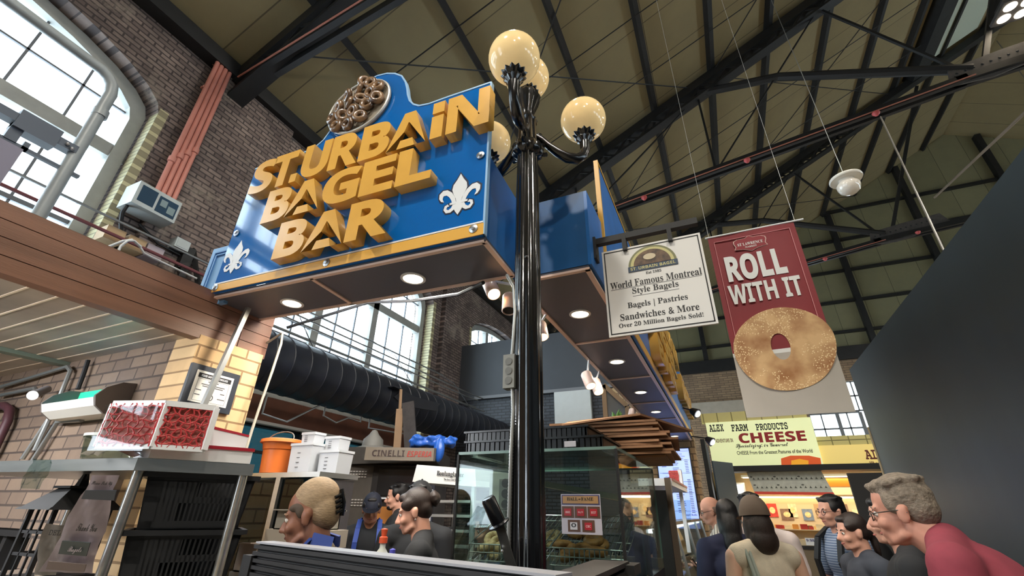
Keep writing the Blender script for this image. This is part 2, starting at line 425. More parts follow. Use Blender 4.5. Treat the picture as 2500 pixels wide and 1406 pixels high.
# low street windows under the tall ones: tinted panes in a dark frame
def low_window(i, a, b):
    f = MB().box(-7.05, -6.9, a, b, 2.78, 2.86).box(-7.05, -6.9, a, b, 1.2, 1.28)
    for k in range(4): y = a + (b - a) * k / 3; f.box(-7.05, -6.88, y - 0.07, y + 0.07, 1.2, 2.86)
    f.box(-7.02, -6.92, a, b, 2.38, 2.42)
    r = structure('window_%d' % i, f, mat('dark_low_frame', (38, 36, 36), 0.5))
    MB().box(-7.0, -6.994, a, b, 1.25, 2.8).build('tinted_pane', m_teal, r)
low_window(4, -3.09, 2.11); low_window(5, 4.31, 9.51)
structure('trim_3', MB().box(XW, XW + 0.1, 4.2, 10.9, 2.84, 3.22), mat('red_brown_header', (94, 58, 42), 0.6, var=0.2, vscale=3))
structure('trim_3', MB().box(XW + 0.02, XW + 0.13, 4.2, 10.9, 2.79, 2.835), mat('white_strip', (205, 205, 200), 0.5))

# ---- far gable wall
YG = 23.9
g = MB()
FW = [(3.75, 5.68, 4.36, 5.66), (5.3, 6.9, 5.72, 7.0)]
g.box(-7.4, 3.75, YG, YG + 0.4, 0, 8.1).box(6.9, 28, YG, YG + 0.4, 0, 8.1).box(3.75, 6.9, YG, YG + 0.4, 0, 4.36).box(3.75, 6.9, YG, YG + 0.4, 7.0, 8.1).box(3.75, 5.3, YG, YG + 0.4, 5.72, 7.0)
structure('wall_far', g, m_brick_far)
structure('trim_4', MB().box(-7.3, 27.5, YG - 0.15, YG + 0.3, 7.95, 8.55), m_steel)
structure('trim_4', MB().box(-1.6, 2.4, YG - 0.3, YG, 5.9, 6.45), mat('far_lintel', (176, 166, 150), 0.7, var=0.06))
gp = [(-7.0, 8.4), (-7.0, roofz(-7.0) + 0.22), (XR - 0.3, roofz(XR - 0.3) + 0.22), (XR, roofz(XR) + 0.22), (27.6, roofz(XR) + 0.22 - SLOPE * (27.6 - XR)), (27.6, 8.4)]
structure('wall_gable', MB().prism(gp, (0, YG + 0.2, 0), (1, 0, 0), (0, 0, 1), -0.1, 0.0), m_gable)
gr = MB()
for z in (9.3, 10.8, 12.4, 14.1, 15.8): gr.box(max(-6.8, (z - EAVE) / SLOPE - 6.8), 24, YG + 0.02, YG + 0.2, z - 0.06, z + 0.06)
structure('trim_5', gr, m_steel)
gr = MB()
for x in (-3.4, 0.0, 3.5, 7.05, 10.5, 14): gr.box(x - 0.11, x + 0.11, YG - 0.1, YG + 0.2, 8.4, min(roofz(x), roofz(XR) - SLOPE * abs(x - XR)) if x > XR else roofz(x))
structure('trim_5', gr, m_steel)
fw = MB(); fg = MB()
for a, b, c, d in FW:
    for x in (a, (a + b) / 2 + 0.12, b): fw.box(x - 0.07, x + 0.07, YG + 0.1, YG + 0.22, c, d)
    for z in (c, (c + d) / 2, d): fw.box(a, b, YG + 0.12, YG + 0.2, z - 0.035, z + 0.035)
    for k in (1, 3): x = a + (b - a) * k / 4; fw.box(x - 0.025, x + 0.025, YG + 0.12, YG + 0.2, c, d)
    fg.box(a, b, YG + 0.15, YG + 0.155, c, d)
r = structure('window_6', fw, mat('far_window_frame', (120, 124, 128), 0.5)); fg.build('window_pane', m_glass, r)

# ---- roof: boards, purlins, lantern
def roofslab(x0, x1, z0, z1, name, m, y0=-14.2, y1=24.3):
    MB_ = MB(); MB_.quadbox([(x0, y0, z0), (x1, y0, z1), (x1, y1, z1), (x0, y1, z0), (x0, y0, z0 + 0.15), (x1, y0, z1 + 0.15), (x1, y1, z1 + 0.15), (x0, y1, z0 + 0.15)])
    return structure(name, MB_, m)
roofslab(-7.6, XR, roofz(-7.6) + 0.12, roofz(XR) + 0.12, 'ceiling', m_roof)
roofslab(XR, 27.6, roofz(XR) + 0.12, roofz(XR) + 0.12 - SLOPE * (27.6 - XR), 'ceiling', m_roof)
MBk = MB(); MBk.bar((10.6, 10.6, roofz(10.6) + 0.06), (10.6, 16.7, roofz(10.6) + 0.06), 2.0, 0.1, up=(-SLOPE, 0, 1)); structure('trim_14', MBk, mat('skylight_board', (196, 206, 190), 0.5))
for x in (-5.1, -3.42, -1.76, -0.12, 1.54, 3.16, 5.0, 6.86, 8.5, 10.2, 11.9):
    structure('trim_6', MB().bar((x, -14, roofz(x) + 0.02), (x, 24, roofz(x) + 0.02), 0.12, 0.2, up=(-SLOPE, 0, 1)), m_steel)
structure('trim_6', MB().bar((9.25, 3.0, roofz(9.25) - 0.1), (9.25, 17.0, roofz(9.25) - 0.1), 0.62, 0.4, up=(-SLOPE, 0, 1)), m_steel)
structure('trim_6', MB().box(-6.85, -6.55, -14, 24, EAVE - 0.22, EAVE + 0.06), m_steel)
# ---- trusses across the hall
m_dust = mat('dusty_roof_steel', (78, 74, 72), 0.7, var=0.2, vscale=8)
m_copper = mat('pink_orange_conduit', (176, 112, 96), 0.5)
def truss(y, label):
    t = thing('roof_truss', label, 'roof truss', (0, y, 0), 'steel trusses under the roof')
    zt = lambda x: roofz(x) - 0.22
    zb = lambda x: 8.962 + 0.147 * (x + 1.568)
    up = (-SLOPE, 0, 1)
    c = MB().bar((-6.7, y, zt(-6.7)), (XR, y, zt(XR)), 0.34, 0.26, up).bar((-6.7, y, zt(-6.7) - 0.42), (8.2, y, zt(8.2) - 0.42), 0.3, 0.07, up)
    c.bar((XR, y, zt(XR)), (24.5, y, zt(XR) - SLOPE * (24.5 - XR)), 0.34, 0.26, (SLOPE, 0, 1)); c.build('top_chord', m_steel, t)
    c = MB(); k = 0; x = -6.4
    while x < 8.0:
        for s in (-0.12, 0.12): c.bar((x, y + s, zt(x) - (0.1 if k % 2 else 0.42)), (x + 0.36, y + s, zt(x + 0.36) - (0.42 if k % 2 else 0.1)), 0.02, 0.06)
        x += 0.36; k += 1
    c.build('lattice', m_steel, t)
    c = MB()
    for s in (-0.1, 0.1): c.bar((-6.6, y + s, zb(-6.6)), (6.2, y + s, zb(6.2)), 0.09, 0.17).bar((6.0, y + s, zb(6.2)), (11.5, y + s, zb(6.2) + 0.45), 0.09, 0.17)
    c.bar((11.5, y, zb(6.2) + 0.45), (24, y, zb(6.2) - 1.6), 0.2, 0.17); c.build('bottom_chord', m_steel, t)
    MB().tube([(1.05, y, zt(1.05) - 0.2), (3.0, y, (zt(1.05) + zb(6.4)) / 2 + 0.62), (6.4, y, zb(6.4) + 0.25)], 0.11, 8).build('strut', m_steel, t)
    c = MB().bar((1.05, y, zt(1.05) - 0.3), (1.05, y, zb(1.05)), 0.05, 0.05).bar((-2.6, y, zt(-2.6) - 0.3), (-2.6, y, zb(-2.6)), 0.05, 0.05)
    c.bar((-2.6, y, zb(-2.6)), (1.05, y, zt(1.05) - 0.3), 0.035, 0.035).bar((1.05, y, zb(1.05)), (4.4, y, zt(4.4) - 0.3), 0.035, 0.035).bar((6.5, y, zb(6.4)), (9.2, y, zt(9.2) - 0.3), 0.1, 0.1).bar((6.4, y, zb(6.4)), (4.4, y, zt(4.4) - 0.3), 0.06, 0.06)
    c.build('tie_rod', m_steel, t)
    gz = zb(6.4)
    MB().prism([(5.9, gz - 0.12), (6.6, gz - 0.16), (8.2, gz + 0.2), (8.0, gz + 0.62), (6.9, gz + 0.5), (6.0, gz + 0.36)], (0, y - 0.05, 0), (1, 0, 0), (0, 0, 1), -0.02, 0.02).build('gusset_plate', m_dust, t)
    for i in range(12):
        for j in range(2): MB().ball((6.1 + i * 0.15, y - 0.06, gz - 0.02 + i * 0.022 + j * 0.2), 0.03, 8, 5).build('rivet', m_steel, t, True)
    q = MB().tube([(-6.5, y - 0.17, zb(-6.5) - 0.05), (6.3, y - 0.17, zb(6.3) - 0.05)], 0.015, 6); q.build('conduit', m_copper, t)
    for x in ((-0.75, 1.75, 4.45, 7.2) if y > 5 else ()):
        MB().lathe([(0.0, -0.09), (0.04, -0.08), (0.075, -0.03), (0.075, 0.0), (0.0, 0.03)], (x, y - 0.17, zb(x) - 0.1), 12).build('alarm_disc', mat('red_disc', (196, 84, 84), 0.5), t, True)
truss(2.9, 'black roof truss nearest above the blue sign, springing beside the pink pipes')
truss(10.0, 'black roof truss in the middle of the hall, above the red banner')
truss(17.0, 'black roof truss farthest down the hall, before the gable wall')
# sag rods and bracing wires under the boards
rd = MB()
def rz(x, y): return (x, y, roofz(x) - 0.14)
for y0 in (4.4, 6.6, 8.3, 12.2, 14.6): rd.tube([rz(-6.5, y0), rz(9.0, y0 + 0.6)], 0.014, 5)
for a, b in ((2.9, 10), (10, 17), (17, 23.8)):
    rd.tube([rz(-6.0, a), rz(1.0, b)], 0.016, 5).tube([rz(1.0, a), rz(-6.0, b)], 0.016, 5).tube([rz(1.5, a), rz(8.4, b)], 0.016, 5).tube([rz(8.4, a), rz(1.5, b)], 0.016, 5)
tag(rd.build('bracing_wires', m_steel), 'thin dark bracing rods crossing under the olive roof boards', 'wires', kind='stuff')

# ---- right hand partition: a tall dark satin panel wall
m_satin = mat('dark_satin_panel', (42, 52, 56), 0.42, var=0.12, vscale=3, spec=0.6, stretch=(1, 1, 0.15))
structure('wall_right', MB().box(1.7, 1.78, -3, 7.02, 0, 3.33), m_satin)
structure('trim_7', MB().box(1.69, 1.8, 7.02, 7.06, 0, 2.6), mat('beige_edge_board', (196, 178, 140), 0.6))

# ---- block wall and corner pier behind the left hand stall
m_soffit = mat('soffit_plank', (166, 154, 142), 0.35, var=0.25, vscale=2.2)
structure('wall_stall', MB().box(XW, -3.05, 1.68, 1.9, 1.45, 2.7).box(XW, -4.9, 1.68, 1.9, 0, 1.45).box(-4.1, -3.05, 1.68, 1.9, 0, 1.45), m_dark)
structure('trim_8', MB().box(-3.3, -3.04, 1.672, 2.15, 0, 2.62), m_yellow)
r = structure('window_7', MB().box(-4.9, -4.86, 1.7, 1.88, 0.9, 1.45).box(-4.14, -4.1, 1.7, 1.88, 0.9, 1.45).box(-4.55, -4.5, 1.72, 1.86, 0.9, 1.45).box(-4.9, -4.1, 1.7, 1.88, 1.4, 1.45).box(-4.9, -4.1, 1.7, 1.88, 0, 0.9), mat('dark_low_frame', (38, 36, 36), 0.5))
MB().box(-4.9, -4.1, 1.78, 1.786, 0.9, 1.45).build('window_pane', m_glass, r)
# ---- wooden soffit with a planked fascia over the stall on the left
so = MB(); k = 0; y = -1.4
lines = MB()
while y < 2.0:
    y1 = min(y + 0.125, 2.05); so.box(-6.7, -3.13, y, y1 - 0.012, 2.615, 2.64); lines.box(-6.7, -3.13, y1 - 0.012, y1, 2.6135, 2.63); y = y1
r = structure('trim_9', so, m_soffit); lines.build('plank_gaps', mat('pale_gap', (240, 222, 200), 0.5), r)
structure('trim_9', MB().box(-4.75, -4.66, -1.4, 1.68, 2.585, 2.614), mat('green_grey_batten', (112, 124, 112), 0.4))
fa = MB()
for k in range(4):
    z = 2.595 + k * 0.0865; fa.box(-3.13, -3.045, -1.6, 1.93, z, z + 0.082); fa.box(-3.13, -3.05, 1.94, 2.17, z, z + 0.082)
fa.box(-3.125, -3.06, -1.6, 2.165, 2.6, 2.93)
structure('trim_9', fa, mat('oiled_wood_fascia', (128, 92, 74), 0.45, var=0.22, vscale=3, stretch=(1, 0.3, 4), bump=0.1))
structure('trim_9', MB().box(-6.75, -3.06, -1.6, 2.1, 2.93, 2.945), mat('soffit_top', (96, 74, 60), 0.7))

# ---- black partition wall behind the stall, its upper half smooth, the lower half painted brick
structure('wall_back', MB().box(XW, -1.4, 11.0, 11.2, 0, 4.36), m_black_brick)
structure('wall_back_upper', MB().box(XW, -1.3, 10.96, 11.18, 4.36, 6.02), m_slate)
structure('trim_10', MB().box(-6.1, -1.3, 10.88, 10.96, 4.36, 4.44), mat('grey_ledge', (120, 122, 126), 0.5))
structure('trim_11', MB().box(-2.46, -1.2, 10.9, 10.995, 2.2, 4.34), brick_mat('tan_block', (190, 164, 124), (170, 146, 110), (120, 100, 76), 0.3, 0.15, 'y', stain=0.2))
# brick column at the far end of the stall
structure('wall_column', MB().box(-1.35, -0.5, 9.75, 10.3, 0, 3.2), brick_mat('column_block', (176, 146, 108), (150, 122, 90), (104, 84, 64), 0.28, 0.12, 'y', stain=0.3))
# ================================================================== BLUE CANOPY SIGNS
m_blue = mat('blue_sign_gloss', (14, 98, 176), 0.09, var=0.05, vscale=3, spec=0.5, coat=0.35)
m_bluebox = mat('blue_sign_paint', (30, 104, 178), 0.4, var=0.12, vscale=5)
m_gold = mat('mustard_letter', (220, 168, 80), 0.24, spec=0.5, var=0.06, vscale=5)
m_pinktrim = mat('pink_white_trim', (224, 196, 182), 0.4)
m_soff = mat('charcoal_soffit', (76, 76, 86), 0.5)
m_white = mat('white_vinyl', (225, 228, 232), 0.4)
m_black = mat('black_gloss', (14, 14, 16), 0.22, spec=0.6)
m_blackm = mat('black_matte', (20, 20, 22), 0.6)
m_silver = mat('silver_screw', (190, 192, 196), 0.3, metal=0.9)
m_goldtrim = mat('gold_trim', (222, 168, 70), 0.4)
SP = Vector((-3.0, 1.648, 0)); SU = Vector((2.041, 0.091, 0)).normalized(); SN = Vector((SU.y, -SU.x, 0)); Z = Vector((0, 0, 1))
def sp(u, z, d=0): return SP + SU * u + Z * z + SN * d
OUT = [(0.0, 2.9), (0.0, 3.99), (0.1, 4.0), (0.5, 3.995), (0.6, 4.01), (0.67, 4.06), (0.715, 4.14), (0.75, 4.24), (0.775, 4.34), (0.82, 4.44), (0.9, 4.53), (0.98, 4.575), (1.06, 4.59), (1.15, 4.573),
       (1.23, 4.535), (1.3, 4.475), (1.345, 4.39), (1.37, 4.31), (1.385, 4.24), (1.41, 4.17), (1.45, 4.115), (1.5, 4.08), (1.58, 4.066), (1.72, 4.07), (2.045, 4.07), (2.045, 2.9)]
sign = thing('shop_sign', 'large blue shop sign with gold raised letters and a bagel tray on its hump', 'shop sign', (-3.0, 1.648, 2.9))
MB().prism(OUT, SP, SU, Z, 0, 0.025).build('front_panel', m_blue, sign)
rim = [(u * 1.0, z) for u, z in OUT]
rm = MB(); 
for a, b in zip(OUT[1:-1], OUT[2:]):
    rm.bar(sp(a[0], a[1], 0.014), sp(b[0], b[1], 0.014), 0.032, 0.012)
rm.build('edge_trim', mat('pale_blue_edge', (150, 188, 222), 0.4), sign)
# sides and top of the box behind
def P3(u, d): return SP + SU * u - SN * d
bx = MB(); bx.quadbox([P3(2.02, 0.0) + Z * 2.9, P3(2.045, 0.0) + Z * 2.9, P3(2.045, 0.43) + Z * 2.9, P3(2.02, 0.43) + Z * 2.9, P3(2.02, 0.0) + Z * 3.47, P3(2.045, 0.0) + Z * 3.47, P3(2.045, 0.43) + Z * 3.47, P3(2.02, 0.43) + Z * 3.47])
bx.quadbox([P3(0, 0.0) + Z * 3.4, P3(2.02, 0.0) + Z * 3.4, P3(2.02, 0.43) + Z * 3.4, P3(0, 0.43) + Z * 3.4, P3(0, 0.0) + Z * 3.43, P3(2.02, 0) + Z * 3.43, P3(2.02, 0.43) + Z * 3.43, P3(0, 0.43) + Z * 3.43])
bx.quadbox([P3(-0.1, 0.41) + Z * 2.9, P3(2.02, 0.41) + Z * 2.9, P3(2.02, 0.43) + Z * 2.9, P3(-0.1, 0.43) + Z * 2.9, P3(-0.1, 0.41) + Z * 3.4, P3(2.02, 0.41) + Z * 3.4, P3(2.02, 0.43) + Z * 3.4, P3(-0.1, 0.43) + Z * 3.4])
bx.build('side_panel', m_bluebox, sign)
# the return panel at the left end, moulded
rp = MB(); rp.quadbox([P3(-0.3, 0.06) + Z * 2.86, P3(0.02, 0.06) + Z * 2.86, P3(0.02, 0.09) + Z * 2.86, P3(-0.3, 0.09) + Z * 2.86, P3(-0.3, 0.06) + Z * 3.36, P3(0.02, 0.06) + Z * 3.36, P3(0.02, 0.09) + Z * 3.36, P3(-0.3, 0.09) + Z * 3.36])
ro = rp.build('return_panel', mat('pale_blue_paint', (120, 166, 212), 0.4, var=0.06), sign)
mo = MB()
for a, b in (((-0.25, 2.88), (-0.25, 3.31)), ((-0.25, 3.31), (0.0, 3.31)), ((-0.225, 2.9), (-0.225, 3.285)), ((-0.225, 3.285), (0.0, 3.285))): mo.bar(P3(a[0], 0.055) + Z * a[1], P3(b[0], 0.055) + Z * b[1], 0.012, 0.01)
mo.build('moulding', mat('pale_blue_mould', (92, 140, 194), 0.4), ro)
MB().prism([(0, 2.9), (2.045, 2.9), (2.045, 2.972), (0, 2.952)], SP, SU, Z, 0.025, 0.03).build('bottom_band', m_goldtrim, sign)
MB().prism([(0, 2.957), (2.045, 2.977), (2.045, 2.987), (0, 2.967)], SP, SU, Z, 0.025, 0.029).build('band_line', m_white, sign)
sf = MB(); sf.quadbox([P3(-0.0, 0.0) + Z * 2.88, P3(2.045, 0.0) + Z * 2.88, P3(2.045, 0.43) + Z * 2.88, P3(-0.18, 0.42) + Z * 2.88, P3(-0.0, 0.0) + Z * 2.899, P3(2.045, 0.0) + Z * 2.899, P3(2.045, 0.43) + Z * 2.899, P3(-0.18, 0.42) + Z * 2.899])
so_ = sf.build('soffit', m_soff, sign)
tr = MB()
def tb(a, b): tr.bar(a, b, 0.026, 0.014)
tb(P3(0, 0.012) + Z * 2.878, P3(2.035, 0.012) + Z * 2.878); tb(P3(2.033, 0.01) + Z * 2.878, P3(2.033, 0.42) + Z * 2.878); tb(P3(2.04, 0.418) + Z * 2.878, P3(-0.18, 0.405) + Z * 2.878); tb(P3(0.845, 0.01) + Z * 2.878, P3(0.828, 0.42) + Z * 2.878)
tr.build('soffit_trim', m_pinktrim, so_)
for u, z in ((2.0, 3.46), (1.985, 2.945), (0.99, 2.935), (0.03, 2.93), (0.05, 3.37)):
    b = MB().lathe([(0.026, 0), (0.026, 0.004), (0.012, 0.008), (0.012, 0.014), (0.0, 0.016)], sp(u, z, 0.03), 14, SN); b.build('screw', m_silver, sign, True)
t = thing('kitchen_fill_lamp', 'added tube lamp hidden behind the blue sign box to brighten the kitchen', 'tube lamp', (-2.0, 2.2, 3.1))  # added lamp, hidden by the sign box, to lift the dark kitchen
MB().box(-2.7, -1.3, 2.19, 2.25, 3.1, 3.16).build('batten', m_white, t); MB().tube([(-2.68, 2.27, 3.09), (-1.32, 2.27, 3.09)], 0.014, 8).build('tube', emit_mat('kitchen_fill_tube', (255, 244, 226), 10.0), t, True)
area('kitchen_fill_light', (-2.0, 2.28, 3.07), 1.35, 0.05, 26, (1.0, 0.95, 0.86), (-0.15, 0.45, -1))
# fleur-de-lis, drawn as thick outlines
def fleur():
    petal = [(0, 1.0), (0.07, 0.86), (0.15, 0.74), (0.17, 0.62), (0.13, 0.5), (0.07, 0.38), (0.055, 0.3), (-0.055, 0.3), (-0.07, 0.38), (-0.13, 0.5), (-0.17, 0.62), (-0.15, 0.74), (-0.07, 0.86)]
    side = [(0.06, 0.3), (0.09, 0.42), (0.17, 0.56), (0.28, 0.65), (0.38, 0.66), (0.46, 0.58), (0.46, 0.47), (0.41, 0.39), (0.34, 0.36), (0.38, 0.45), (0.36, 0.52), (0.29, 0.52), (0.22, 0.45), (0.17, 0.36), (0.14, 0.27)]
    low = [(0.05, 0.25), (0.13, 0.24), (0.16, 0.17), (0.22, 0.13), (0.27, 0.17), (0.25, 0.22), (0.2, 0.22), (0.24, 0.28), (0.31, 0.25), (0.33, 0.16), (0.27, 0.07), (0.17, 0.06), (0.1, 0.11)]
    bar = [(-0.2, 0.25), (0.2, 0.25), (0.2, 0.3), (-0.2, 0.3)]
    tail = [(0.055, 0.25), (0.1, 0.14), (0.06, 0.06), (0, -0.03), (-0.06, 0.06), (-0.1, 0.14), (-0.055, 0.25)]
    mir = lambda q: [(-a, b) for a, b in q][::-1]
    return [petal, side, mir(side), low, mir(low), bar, tail]
for uc, z0, h, out in ((1.878, 3.075, 0.285, True), (0.13, 3.03, 0.262, False)):
    ps = fleur()
    if out:
        b = MB()
        for q in ps:
            c = Vector((sum(a for a, _ in q) / len(q), sum(b_ for _, b_ in q) / len(q)))
            b.prism([(uc + (c.x + (a - c.x) * 1.13 + (0.012 if a > c.x else -0.012)) * h, z0 + (c.y + (v - c.y) * 1.1 + (0.016 if v > c.y else -0.016)) * h) for a, v in q], SP, SU, Z, 0.025, 0.0265)
        bo = b.build('fleur_outline', mat('navy_outline', (16, 30, 60), 0.4), sign)
    b = MB()
    for i, q in enumerate(ps): b.prism([(uc + a * h, z0 + v * h) for a, v in q], SP, SU, Z, 0.0265, 0.0285 + i * 0.0002)
    b.build('fleur_emblem', m_white, sign)
# raised letters
def letters(row, z0, z1, n, thick=0.075):
    for ch, u0, u1 in row:
        if ch == '.': MB().prism([(u0, z0), (u1, z0), (u1, z0 + 0.075), (u0, z0 + 0.075)], SP, SU, Z, 0.024, 0.025 + thick).build('letter', m_gold, sign); continue
        if ch == 'i':
            MB().prism([(u0, z0), (u1, z0), (u1, z0 + 0.19), (u0, z0 + 0.19)], SP, SU, Z, 0.024, 0.025 + thick).prism([(u0, z0 + 0.215), (u1, z0 + 0.215), (u1, z1), (u0, z1)], SP, SU, Z, 0.024, 0.025 + thick).build('letter', m_gold, sign); continue
        text('letter', ch, 'sans', sp(u0, z0, 0.024), SU, Z, m_gold, sign, width=u1 - u0, height=z1 - z0, thick=thick, offset=0.02)
letters([('S', 0.125, 0.345), ('T', 0.325, 0.55), ('.', 0.53, 0.59), ('U', 0.615, 0.855), ('R', 0.87, 1.115), ('B', 1.125, 1.36), ('A', 1.35, 1.645), ('i', 1.675, 1.76), ('N', 1.785, 2.075)], 3.635, 3.945, 0)
letters([('B', 0.37, 0.6), ('A', 0.585, 0.875), ('G', 0.885, 1.18), ('E', 1.195, 1.445), ('L', 1.465, 1.715)], 3.325, 3.605, 0)
letters([('B', 0.585, 0.83), ('A', 0.83, 1.145), ('R', 1.16, 1.46)], 3.0, 3.28, 0)
# oval tray of bagels
ov = [(0.962 + 0.272 * math.cos(a), 4.278 + 0.255 * math.sin(a)) for a in [2 * PI * k / 36 for k in range(36)]]
tray = MB().prism(ov, SP, SU, Z, 0.024, 0.04).build('oval_tray', mat('tray_grey', (150, 140, 126), 0.35), sign)
rimb = MB()
rimb.tube([sp(u, z, 0.045) for u, z in ov], 0.012, 8, closed=True); rimb.build('tray_rim', mat('silver_rim', (190, 188, 182), 0.35, metal=0.3), tray, True)
m_bagel = mat('painted_bagel', (150, 116, 82), 0.3, var=0.3, vscale=14, coat=0.5, col2=(70, 48, 32), bump=0.3, bscale=40)
random.seed(3)
for u, z, tilt in ((0.82, 4.1, 0), (0.93, 4.08, .2), (1.03, 4.12, .5), (0.76, 4.2, .3), (0.86, 4.19, .9), (0.95, 4.2, .2), (1.07, 4.22, .3), (1.15, 4.26, .6), (0.8, 4.3, .7), (0.9, 4.3, 1.1), (1.0, 4.31, .9), (1.08, 4.34, .2), (0.86, 4.4, .8), (0.96, 4.42, .9), (1.06, 4.45, .2), (1.14, 4.38, .1), (1.0, 4.49, 1.0)):
    ax = (SN + SU * tilt * random.choice((-1, 1)) * 0.7 + Z * random.uniform(-.4, .3)).normalized()
    MB().torus(sp(u, z, 0.075), 0.036, 0.021, 18, 9, ax).build('bagel', m_bagel, tray, True)

# ---- the wing of the canopy along the counter
wing = thing('canopy_wing', 'blue canopy wing running away along the counter, lit underside', 'canopy', (-0.77, 2.24, 2.9))
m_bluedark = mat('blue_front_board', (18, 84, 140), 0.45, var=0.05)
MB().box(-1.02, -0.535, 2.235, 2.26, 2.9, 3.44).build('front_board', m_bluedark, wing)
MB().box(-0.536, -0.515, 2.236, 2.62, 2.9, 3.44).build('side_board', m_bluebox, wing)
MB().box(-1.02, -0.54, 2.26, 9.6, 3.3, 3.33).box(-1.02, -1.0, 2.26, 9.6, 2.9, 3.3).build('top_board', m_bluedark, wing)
MB().box(-0.53, -0.505, 2.64, 9.6, 2.9, 4.0).build('sign_board', m_bluebox, wing)
eb = MB().box(-0.531, -0.498, 2.62, 2.645, 2.9, 4.0).box(-0.531, -0.498, 2.62, 9.6, 4.0, 4.02).box(-0.505, -0.497, 2.64, 9.6, 2.9, 2.98); eb.build('gold_edge', m_goldtrim, wing)
sfw = MB().box(-1.015, -0.535, 2.24, 9.6, 2.88, 2.9).build('soffit', m_soff, wing)
tr = MB().box(-1.02, -0.99, 2.24, 9.6, 2.868, 2.882).box(-0.56, -0.53, 2.24, 9.6, 2.868, 2.882).box(-1.01, -0.53, 2.235, 2.262, 2.868, 2.882)
for y in (3.48, 4.72, 6.0, 7.19, 8.4): tr.box(-1.0, -0.54, y - 0.013, y + 0.013, 2.87, 2.882)
tr.build('soffit_trim', m_pinktrim, sfw)
for word, y0, y1, z0, z1 in (('ST.URBAIN', 4.1, 7.3, 3.6, 3.92), ('BAGEL', 3.9, 6.6, 3.3, 3.57), ('BAR', 4.5, 6.2, 3.0, 3.27), ('BAGELS', 7.4, 9.4, 3.2, 3.6)):
    text('lettering', word, 'sans', (-0.505, y0, z0), (0, 1, 0), Z, m_gold, wing, width=y1 - y0, height=z1 - z0, thick=0.09, offset=0.03)
# recessed downlights
m_led = emit_mat('warm_led', (255, 232, 196), 5.0)
def downlight(x, y, label, grp_, e=7):
    d = thing('downlight', label, 'downlight', (x, y, 2.88), grp_)
    MB().lathe([(0.058, 0), (0.078, 0), (0.078, -0.006), (0.062, -0.008), (0.058, 0)], (x, y, 2.8795), 24).build('bezel', m_white, d, True)
    MB().lathe([(0.0, -0.004), (0.06, -0.004), (0.06, 0.0)], (x, y, 2.8785), 24).build('lens', m_led, d)
    spot('downlight_lamp', (x, y, 2.866), e * 1.9, (1, 0.86, 0.68), size=172)
downlight(-2.58, 1.93, 'round downlight in the soffit under the left end of the big blue sign', 'downlights under the blue canopy')
downlight(-1.57, 1.95, 'round downlight in the soffit under the right half of the big blue sign', 'downlights under the blue canopy')
for i, (y, nm) in enumerate(((2.874, 'nearest the lamp post'), (4.1, 'second from the lamp post'), (5.39, 'third from the lamp post'), (6.62, 'fourth from the lamp post'), (7.81, 'second from the far end'), (9.0, 'at the far end'))):
    downlight(-0.775, y, 'round downlight under the canopy wing, ' + nm, 'downlights under the blue canopy')

# ---- lamp post with four globes
LX, LY = -0.763, 1.852
lp = thing('lamp_post', 'black cast-iron lamp post with four cream globes in front of the blue sign', 'lamp post', (LX, LY, 0))
prof = [(0.2, 0), (0.2, 0.12), (0.16, 0.2), (0.13, 0.5), (0.11, 0.6), (0.1, 0.7), (0.074, 0.78)]
MB().lathe(prof, (LX, LY, 0), 28).build('base', m_black, lp, True)
MB().lathe([(0.071, 0.7), (0.068, 2.0), (0.063, 3.2), (0.058, 3.5)], (LX, LY, 0), 60, flute=(10, 0.055)).build('pole', mat('black_enamel', (12, 12, 14), 0.16, spec=0.7, coat=0.4, bump=0.06, bscale=25), lp, True)
MB().lathe([(0.058, 3.48), (0.088, 3.5), (0.095, 3.53), (0.085, 3.56), (0.062, 3.57), (0.055, 3.62), (0.05, 3.75), (0.062, 3.77), (0.05, 3.79), (0.04, 3.82), (0.046, 3.86), (0.07, 3.93), (0.082, 3.98), (0.078, 4.0)], (LX, LY, 0), 48, flute=(12, 0.06)).build('capital', m_black, lp, True)
m_globe = mat('cream_globe', (226, 196, 142), 0.12, spec=0.5, var=0.05, vscale=9, emit=0.15)
def cup(c, parent):
    MB().lathe([(0.03, -0.2), (0.034, -0.185), (0.05, -0.17), (0.052, -0.16), (0.046, -0.152), (0.062, -0.14), (0.075, -0.115), (0.078, -0.1), (0.066, -0.095)], c, 48, flute=(12, 0.07)).build('globe_holder', m_black, parent, True)
def globe(c, label=None):
    g = MB().ball(c, 0.145, 32, 20).build('globe', m_globe, lp, True); return g
for a in (-79, 35, 157):
    ca, sa = math.cos(math.radians(a)), math.sin(math.radians(a))
    P = lambda r, z: (LX + ca * r, LY + sa * r, z)
    arm = MB().tube([P(0.05, 3.66), P(0.09, 3.64), P(0.13, 3.6), P(0.19, 3.555), P(0.25, 3.525), P(0.31, 3.525), P(0.35, 3.56), P(0.368, 3.61), P(0.37, 3.67)], [0.02, 0.022, 0.024, 0.03, 0.034, 0.034, 0.03, 0.03, 0.034], 12).build('arm', m_black, lp, True)
    MB().tube([P(0.1 + 0.04 * math.cos(t), 3.56 + 0.04 * math.sin(t)) for t in [0.3 + k * 0.45 for k in range(12)]], 0.013, 8).ball(P(0.075, 3.66), 0.024, 10, 8).build('scroll', m_black, arm, True)
    cup(P(0.37, 3.865), lp); globe(P(0.37, 3.865))
cup((LX, LY, 4.17), lp); globe((LX, LY, 4.17))
for z in (0.6, 2.75): MB().ball((LX + 0.02, LY - 0.066, z), 0.011, 8, 6).build('bolt', m_black, lp, True)
